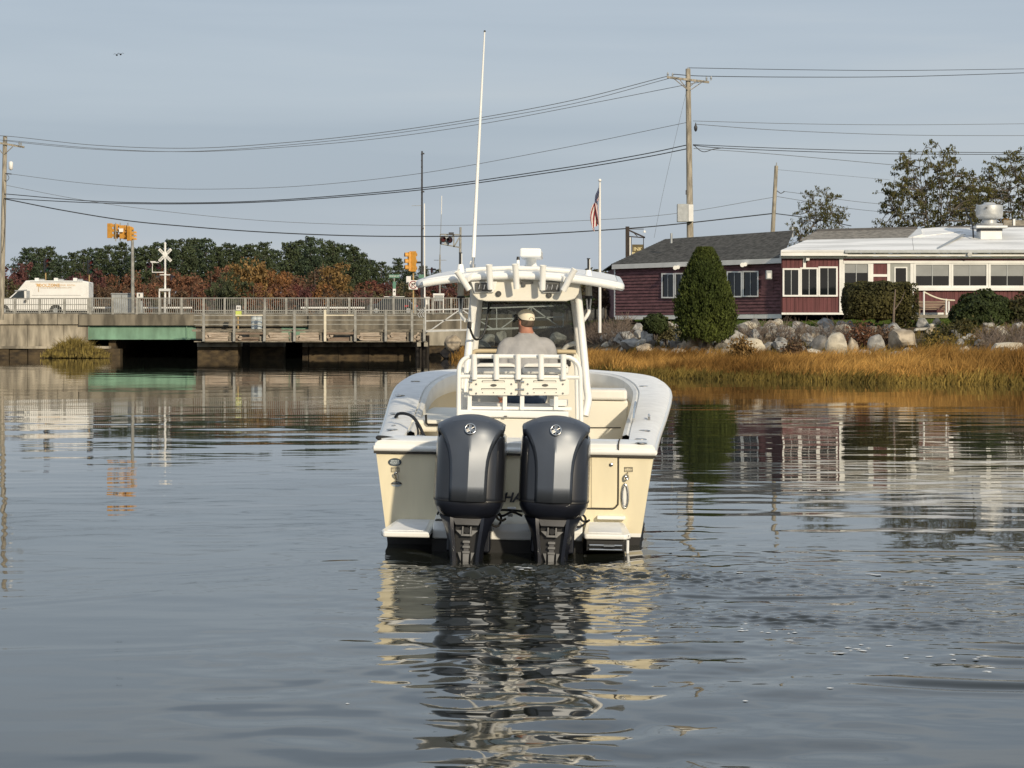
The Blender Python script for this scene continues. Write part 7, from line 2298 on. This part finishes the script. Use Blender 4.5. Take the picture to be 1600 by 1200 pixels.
bp(MB().tube(cr_pts([B(739, 554, 3.0), B(742, 549.5, 3.0), B(760, 548.5, 3.0), B(880, 549.5, 3.0), B(900, 550.5, 3.0)], 5), .024, 10), 'dash_edge', M['liner_tan'], 60, parent=con)
bp(MB().box(B(775, 563, 3.02), (.36, .05, .12)), 'instrument_panel', M['black'], bevel=.01, parent=con)
bp(MB().box(B(866, 563, 3.02), (.36, .05, .12)), 'instrument_panel', M['black'], bevel=.01, parent=con)
for pts in (((742, 534, 3.5), (752, 535, 3.5), (760, 539, 3.5), (765.5, 546, 3.5)), ((904, 536, 3.2), (894, 537.5, 3.2), (886, 541, 3.25), (880.5, 547, 3.3))):
    bp(MB().tube(cr_pts([B(*q) for q in pts], 6), .026, 10), 'grab_rail', M['pipe'], 60)
wc = B(822, 585, 2.95)
bp(MB().tube([wc + Vector((.19 * math.cos(t), -.10 + .08 * math.sin(t), .17 * math.sin(t))) for t in np.linspace(0, 2 * math.pi, 24, endpoint=False)], .012, 8, closed=True), 'steering_wheel', M['steel'], 60)
# hand microphone on its coiled cord
mic = bp(MB().box(B(733.5, 508, 2.02), (.045, .03, .075)), 'microphone', M['black'], None, .014, seg=3)
pts = cr_pts([B(764, 467.5, 2.5), B(763.5, 480, 2.45), B(761, 500, 2.4), B(757.5, 517, 2.38), B(752, 527, 2.35), B(745, 530.5, 2.32), B(740, 527, 2.2), B(736, 518, 2.08), B(734.5, 513, 2.03)], 12)
bp(MB().tube(pts, .0125, 8), 'coiled_cord', M['black'], 60, parent=mic)

# ---- leaning post with the tackle rack
DL = 1.75
def L_(px, py, d=0.0): return B(px, py, DL + d)
def lp(pts, r, name='rack_tube', n=5):
    return bp(MB().tube(cr_pts([L_(*q) for q in pts], n), r, 12), name, M['pipe'], 60)
lp(((716.5, 668), (716.8, 620), (717, 588), (717.8, 574), (722, 564.5), (729, 559), (738, 557), (760, 556.8), (845, 557.2), (884, 558), (893, 560), (901, 566), (905.5, 575), (907, 590), (907.5, 620), (908.5, 668)), .0235)
lp(((734, 557.5, .25), (725.5, 562, .3), (722.5, 572, .35), (722, 600, .38), (721, 655, .4)), .02)
lp(((886, 557.5, .25), (896, 564, .3), (900, 574, .35), (901, 600, .38), (902, 655, .4)), .02)
lp(((717, 588.5), (740, 588.2), (810, 588.5), (884, 589.5), (907, 589.5)), .021, n=3)
lp(((716.8, 612), (721, 612, .2)), .02, n=2)
for px in (741, 775.5, 809.5, 845.5, 880.5):
    rod_tube(L_(px - .3, 553.5, -.05), L_(px + .3, 593, -.05), .0295)
def rack_plate(x0, x1):
    mb = MB()
    rr = [(x0 + 2, 592), (x1 - 2, 592.5), (x1, 595), (x1, 603), (x1 + .5, 611), (x1, 616), (x1 - 2.5, 618), (x0 + .5, 617.6), (x0 - 1.5, 615), (x0 - 1.2, 606), (x0, 601), (x0, 595)]
    mb.prism([L_(a, b, -.03) for a, b in rr], (0, .03, 0))
    pl = bp(mb, 'tool_rack', M['starboard'], None, .006)
    for a, b, y0, y1 in ((x0 + 19, x1 - 20, 594.6, 597.2), (x0 + 18, x1 - 19, 606.8, 608.8)):
        mb = MB(); mb.prism([L_(p, q, -.031) for p, q in ((a, y1), (b, y1), (b, y0), (a, y0))], (0, -.002, 0))
        bp(mb, 'slot', M['seam'], parent=pl)
        mb = MB(); mb.prism([L_(p, q, -.0335) for p, q in ((a + 1, y1), (b - .8, y1), (b - .8, y0 + 1), (a + 1, y0 + 1))], (0, -.001, 0))
        bp(mb, 'slot_lip', M['starboard'], parent=pl)
    cx2 = (x0 + x1) / 2
    mb = MB(); mb.prism([L_(cx2 + 5 * math.cos(t) * (1 if abs(math.cos(t)) > .5 else .9), 602 + 2.1 * math.sin(t), -.0315) for t in np.linspace(0, 2 * math.pi, 16, endpoint=False)], (0, -.004, 0))
    bp(mb, 'hand_slot', M['bezel'], parent=pl)
    for px, py in ((x0 + 10, 600.3), (x1 - 9.5, 600.3), (x0 + 10, 614.7), (x1 - 9.5, 614.7)):
        v = L_(px, py, -.031)
        bp(MB().cyl(v, v + Vector((0, -.006, 0)), .010, n=10), 'bolt', M['anode'], 40, parent=pl)
    for px in (x0 + 20, x0 + 37, x1 - 20):
        v = L_(px, 613.5, -.031)
        bp(MB().cyl(v, v + Vector((0, -.004, 0)), .006, n=8), 'screw', M['anode'], 40, parent=pl)
rack_plate(734, 808.5)
rack_plate(814.5, 889)
for py in (596.5, 608.5):
    for px in (735, 809, 816):
        v = L_(px, py, -.04)
        bp(MB().cyl(v + Vector((-.02, 0, 0)), v + Vector((.02, 0, 0)), .012, n=8), 'hinge', M['steel'], 40)
for px in (743.5, 798.5, 825.5, 878.5):
    bp(MB().bb(L_(px - 3.4, 0).x, L_(px + 3.4, 0).x, L_(px, 618).y, L_(px, 618).y + .05, L_(px, 641).z, L_(px, 616).z), 'rack_leg', M['pipe'], None, .008)
bp(MB().bb(L_(724, 0).x, L_(899, 0).x, L_(800, 645).y - .04, L_(800, 645).y + .30, L_(800, 652.5).z, L_(800, 641.5).z), 'post_shelf', M['gel_white'], None, .015)
bp(MB().bb(L_(719, 0).x, L_(904, 0).x, L_(800, 650).y, L_(800, 650).y + .7, .4, L_(800, 653).z), 'post_base', M['liner'], None, .02)
bp(MB().box(L_(790, 650.5, -.06), (.03, .02, .012)), 'shelf_latch', M['bezel'])
bp(MB().bar(L_(735, 637, .05), L_(893, 638.5, .05), .03, .03), 'shelf_rail', M['pipe'])
bp(MB().box(L_(873, 629, .35), (.19, .2, .07)), 'drawer_box', M['gel_white'], None, .01)
# helm seat backs seen through the rack
for x0, x1 in ((741, 806.5), (816, 889)):
    rr = [(x0, 585), (x0, 574), (x0 + 3, 569.5), (x0 + 9, 567.2), (x1 - 9, 567.2), (x1 - 3, 569.5), (x1, 574), (x1, 585)]
    mb = MB(); mb.prism([L_(a, b, .32) for a, b in rr], (0, .10, 0))
    s_ = bp(mb, 'seat_back', M['vinyl'], 40, .03, seg=3)
    bp(MB().bar(L_(x0 + 3, 574, .316), L_(x1 - 3, 574, .316), .004, .006), 'seat_seam', M['seam'], parent=s_)
    for px in (x0 + 14, (x0 + x1) / 2 + 4, x1 - 12):
        v = L_(px, 581, .318)
        bp(MB().cyl(v, v + Vector((0, -.006, 0)), .010, n=8), 'snap', M['steel'], 40, parent=s_)
zs_ = L_(800, 627, .6).z
mb = MB(); mb.bb(L_(735, 0, .6).x, L_(893, 0, .6).x, DL + .45, DL + .95, zs_ - .12, zs_ - .02)
bp(mb, 'helm_seat', M['vinyl'], 40, .03, seg=3)
# bow seating: starboard backrest box and port bench
xb0, xb1 = B(895, 630, 4.9).x, B(981, 630, 4.9).x
z1_, z0_ = B(940, 625.5, 4.9).z, B(940, 700, 4.9).z
bx = bp(MB().bb(xb0, xb1, 4.9, 5.7, z0_, z1_), 'bow_seat_box', M['liner'], None, .02)
bp(MB().bb(xb0, xb1 - .01, 4.85, 5.6, z1_ + .004, B(940, 608, 4.9).z), 'seat_cushion', M['vinyl'], 40, .035, parent=bx, seg=3)
bp(MB().bar(B(921, 632.3, 4.89), B(980, 632.6, 4.89), .006, .01), 'lid_gap', M['seam'], parent=bx)
bp(MB().bar(B(938, 632.5, 4.885), B(953, 632.6, 4.885), .012, .014), 'lid_pull', M['bezel'], parent=bx)
for px in (923, 949, 974):
    v = B(px, 616, 4.84)
    bp(MB().cyl(v, v + Vector((0, -.006, 0)), .009, n=8), 'snap', M['steel'], 40, parent=bx)
gy = 2.6
hb_ = [(921, 668.5), (971, 668.5), (974, 671), (972, 686), (968, 690), (921, 690)]
bp(MB().prism([B(a, b, 3.6) for a, b in hb_], (0, .012, 0)), 'side_hatch', M['liner'], None, .004)
bp(MB().tube([B(921, 668.2, 3.59), B(970, 668.2, 3.59)], .006, 6), 'hatch_gap', M['seam'], 60)
zb_ = B(690, 652, 3.0).z
pb = MB(); pb.bb(-1.22, cl - .05, 2.2, 6.2, zb_ - .13, zb_)
bp(pb, 'port_bench', M['liner'], None, .03, seg=3)
bp(MB().tube([B(665.5, 648, 2.2), B(666, 661, 2.2), B(669, 663.5, 2.2), B(690, 663.8, 2.2)], .012, 8), 'bench_rail', M['rubber'], 60)

# ================================================================== THE HELMSMAN
def person():
    P0 = Vector((.155, 24.05, 0))
    zs = 1.285                                      # seat height
    mb = MB()
    def ell_ring(c, rx, ry, rot=0, n=20, e=2.3):
        out = []
        for k in range(n):
            a = 2 * math.pi * k / n
            x = rx * math.copysign(abs(math.cos(a)) ** (2 / e), math.cos(a)); y = ry * math.copysign(abs(math.sin(a)) ** (2 / e), math.sin(a))
            out.append(P0 + Vector((c[0] + x, c[1] + y, zs + c[2])))
        return out
    hT = 1.13
    torso = [((0, 0, -.03), .17, .13), ((0, -.01, .02), .195, .15), ((0, -.015, .10), .20, .15), ((0, -.02, .20), .195, .145), ((.0, -.03, .32), .215, .145), ((0, -.03, .42), .235, .135), ((0, -.025, .50), .232, .115), ((0, -.015, .555), .195, .092), ((0, 0, .595), .135, .08), ((0, .012, .632), .078, .072), ((-.005, .025, .665), .067, .068), ((-.01, .035, .70), .064, .066)]
    torso = [((c[0], c[1], c[2] * hT), a_, b_) for c, a_, b_ in torso]
    mb.loft([ell_ring(c, rx, ry) for c, rx, ry in torso], True, True)
    def limb(pts, rs, n=14):
        mb.tube(cr_pts([P0 + Vector((x, y, zs + z)) for x, y, z in pts], 5), [float(np.interp(k / 5, range(len(rs)), rs)) for k in range((len(pts) - 1) * 5 + 1)], n)
    limb([(-.09, -.02, .585), (-.185, -.025, .59), (-.240, -.03, .52), (-.285, -.045, .26), (-.28, .02, .10), (-.262, .06, .02)], [.075, .080, .080, .064, .054, .038])
    limb([(.09, -.02, .585), (.185, -.025, .59), (.238, -.02, .52), (.268, .02, .27), (.22, .20, .24), (.12, .42, .27)], [.075, .080, .080, .064, .052, .036])
    limb([(-.10, 0, .03), (-.12, .22, .04), (-.14, .44, .02), (-.14, .50, -.18), (-.14, .48, -.40)], [.115, .105, .078, .066, .050])
    limb([(.10, 0, .03), (.12, .22, .04), (.13, .44, .02), (.13, .50, -.18), (.13, .48, -.40)], [.115, .105, .078, .066, .050])
    for s_ in (-1, 1):
        limb([(s_ * .14, .44, -.46), (s_ * .14, .55, -.47), (s_ * .145, .68, -.485)], [.055, .05, .035])
        limb([(s_ * .14, .48, -.38), (s_ * .14, .47, -.45)], [.05, .055])
    # head, turned to the left
    yaw = Matrix.Rotation(R(32), 3, 'Z')
    hc = Vector((-.008, .045, .832))
    def hp(x, y, z): return P0 + Vector((0, 0, zs)) + hc + yaw @ Vector((x, y, z))
    rows = []
    for z, rx, ry, cy_ in ((-.125, .035, .045, .045), (-.11, .052, .07, .03), (-.07, .064, .088, .012), (-.02, .073, .098, 0), (.03, .077, .101, -.004), (.07, .072, .095, -.006), (.10, .055, .075, -.006), (.118, .03, .04, -.006)):
        rows.append([hp(rx * math.cos(2 * math.pi * k / 20), cy_ + ry * math.sin(2 * math.pi * k / 20), z) for k in range(20)])
    mb.loft(rows, True, True)
    mb.tube([hp(0, .09, .02), hp(0, .118, -.025), hp(0, .10, -.038)], [.012, .017, .010], 10)      # nose
    mb.tube([hp(-.02, .088, -.068), hp(.02, .088, -.068)], .009, 8)                                  # lips
    for s_ in (-1, 1):
        mb.ball(hp(s_ * .078, -.005, -.012), (.012, .018, .033), 10, 8)                              # ears
        mb.ball(hp(s_ * .032, .085, .012), (.018, .012, .010), 8, 6)                                 # brow
    # hands: palm, four unequal bent fingers and a thumb from the side
    def hand(w, fwd, down, out):
        fwd, down, out = Vector(fwd).normalized(), Vector(down).normalized(), Vector(out).normalized()
        w = P0 + Vector((0, 0, zs)) + Vector(w)
        pc = w + fwd * .05
        mb.loft([[w + fwd * t + out * (a * ww) + down * (b * .016) for a, b in ((-1, -1), (1, -1), (1, 1), (-1, 1))] for t, ww in ((-.01, .028), (.04, .040), (.095, .040))], True, True)
        for k, ln in enumerate((.072, .082, .076, .058)):
            b0 = w + fwd * .09 + out * (-.030 + .020 * k)
            p1 = b0 + (fwd * .9 + down * .25) * ln * .5
            p2 = p1 + (fwd * .45 + down * .85) * ln * .35
            p3 = p2 + (fwd * .0 + down * 1.0) * ln * .25
            mb.tube([b0, p1, p2, p3], [.0095, .009, .0085, .006], 8)
        b0 = w + fwd * .025 - out * .030
        mb.tube([b0, b0 - out * .025 + fwd * .025, b0 - out * .022 + fwd * .055 + down * .015], [.012, .0105, .008], 8)
    hand((-.258, .075, .0), (.02, .55, -.75), (0, -.75, -.55), (1, 0, 0))
    hand((.115, .43, .272), (-.2, .9, .1), (0, .1, -1), (1, .2, 0))
    me = mb.mesh('person', [M['sweat'], M['jeans'], M['skin'], M['black']], None)
    o = new_obj('person', me)
    rm = o.modifiers.new('remesh', 'REMESH'); rm.mode = 'VOXEL'; rm.voxel_size = .0075; rm.use_smooth_shade = True
    sm = o.modifiers.new('smooth', 'SMOOTH'); sm.iterations = 14; sm.factor = .5
    dg = bpy.context.evaluated_depsgraph_get()
    me2 = bpy.data.meshes.new_from_object(o.evaluated_get(dg))
    o.modifiers.clear()
    nv = len(me2.vertices)
    co = np.empty(nv * 3, dtype=np.float32); me2.vertices.foreach_get('co', co); co = co.reshape(-1, 3).astype(np.float64)
    loc = co - np.array([P0.x, P0.y, zs])
    # folds in the sweatshirt
    tor = (loc[:, 2] > 0.03) & (loc[:, 2] < .60) & (loc[:, 1] < .12)
    a = .004 * np.sin(loc[:, 2] * 46 + loc[:, 0] * 20) * np.clip((.30 - loc[:, 2]) / .2, 0, 1) + .004 * np.sin(loc[:, 0] * 40 - loc[:, 2] * 18) * np.clip((np.abs(loc[:, 0]) - .15) / .1, 0, 1)
    co[:, 1] -= a * tor
    # collar ridge
    me2.vertices.foreach_set('co', co.astype(np.float32).ravel())
    npoly = len(me2.polygons)
    cc = np.empty(npoly * 3, dtype=np.float32); me2.polygons.foreach_get('center', cc); cc = cc.reshape(-1, 3) - np.array([P0.x, P0.y, zs])
    mi = np.zeros(npoly, dtype=np.int32)
    x, y, z = cc[:, 0], cc[:, 1], cc[:, 2]
    mi[(z < .055) & (np.abs(x) < .235)] = 1
    mi[(y > .13) & (z < .17)] = 1
    collar = .712 + .10 * (y - .0)
    mi[z > collar] = 2
    mi[(x < -.20) & (z < .035) & (y < .3) & (y > .0)] = 2
    mi[(y > .40) & (z > .18) & (z < .4)] = 2
    mi[(z < -.43)] = 3
    me2.polygons.foreach_set('material_index', mi)
    me2.polygons.foreach_set('use_smooth', np.ones(npoly, dtype=bool))
    o.data = me2
    tag(o, 'man seated at the helm with back turned, grey sweatshirt, jeans and cream cap', 'person')
    # collar band
    col = MB(); col.tube([P0 + Vector((.078 * math.cos(t) - .003, .014 + .074 * math.sin(t), zs + .712 + .012 * math.sin(t))) for t in np.linspace(0, 2 * math.pi, 24, endpoint=False)], .011, 8, closed=True)
    col.build('collar', M['sweat'], o, 60)
    # cap: crown with the strap arch at the back, dark brim at the front
    crown = MB()
    rws = []
    for z, rx, ry in ((.028, .0835, .1085), (.05, .0835, .108), (.075, .080, .103), (.10, .069, .088), (.118, .05, .062), (.128, .025, .03), (.131, .004, .005)):
        ring = []
        for k in range(36):
            t = 2 * math.pi * k / 36
            back = max(0, -math.sin(t))
            lift = 0.0
            if z < .06:
                lift = -.018 * back
            ring.append(hp(rx * math.cos(t), -.005 + ry * math.sin(t), z + lift + .002))
        rws.append(ring)
    crown.loft(rws, True, True)
    cp_ = crown.build('cap', M['cap'], o, 50)
    mb2 = MB()
    mb2.prism([hp(.030 * math.cos(t), -.1145 + .006 * abs(math.cos(t)), .022 + .026 * math.sin(t)) for t in np.linspace(0, math.pi, 12)], yaw @ Vector((0, .01, 0)))
    mb2.build('strap_opening', M['hair'], cp_)
    bri = MB()
    inner = [(.078 * math.cos(t), .09 * math.sin(t) + .0) for t in np.linspace(R(15), R(165), 14)]
    outer = [(.085 * math.cos(t), .085 + .105 * math.sin(t)) for t in np.linspace(R(5), R(175), 14)]
    bri.loft([[hp(a, b, .034) for a, b in inner], [hp((a + c) / 2, (b + d) / 2, .036 - .02 * (abs(c) / .085) ** 2) for (a, b), (c, d) in zip(inner, outer)], [hp(c, d, .026 - .03 * (abs(c) / .085) ** 2) for c, d in outer]], False, False)
    bo = bri.build('cap_brim', M['cap_dark'], cp_, 50)
    so = bo.modifiers.new('solid', 'SOLIDIFY'); so.thickness = .006
    sgl = MB(); sgl.tube(cr_pts([hp(-.0845, .03, .05), hp(-.0865, .0, .038), hp(-.083, -.035, .022)], 5), .0065, 8)
    sgl.ball(hp(-.078, .075, .058), (.03, .03, .022), 10, 8)
    sgl.build('sunglasses', M['black'], o, 60)
    hr = MB()
    rws = []
    for z, s1 in ((.03, 1.0), (.0, 1.01), (-.03, .97), (-.055, .88)):
        rws.append([hp(.0765 * s1 * math.cos(t) * 1.02, .0 + .103 * s1 * math.sin(t) * 1.03, z) for t in np.linspace(R(185), R(355), 18)])
    hr.loft(rws, False, False)
    ho = hr.build('hair', M['hair'], o, 60)
    so = ho.modifiers.new('solid', 'SOLIDIFY'); so.thickness = .008; so.offset = 1
    eyes = MB()
    for s_ in (-1, 1):
        eyes.ball(hp(s_ * .03, .088, .0), .011, 10, 8)
    eyes.build('eyes', M['black'], o, 60)
person()
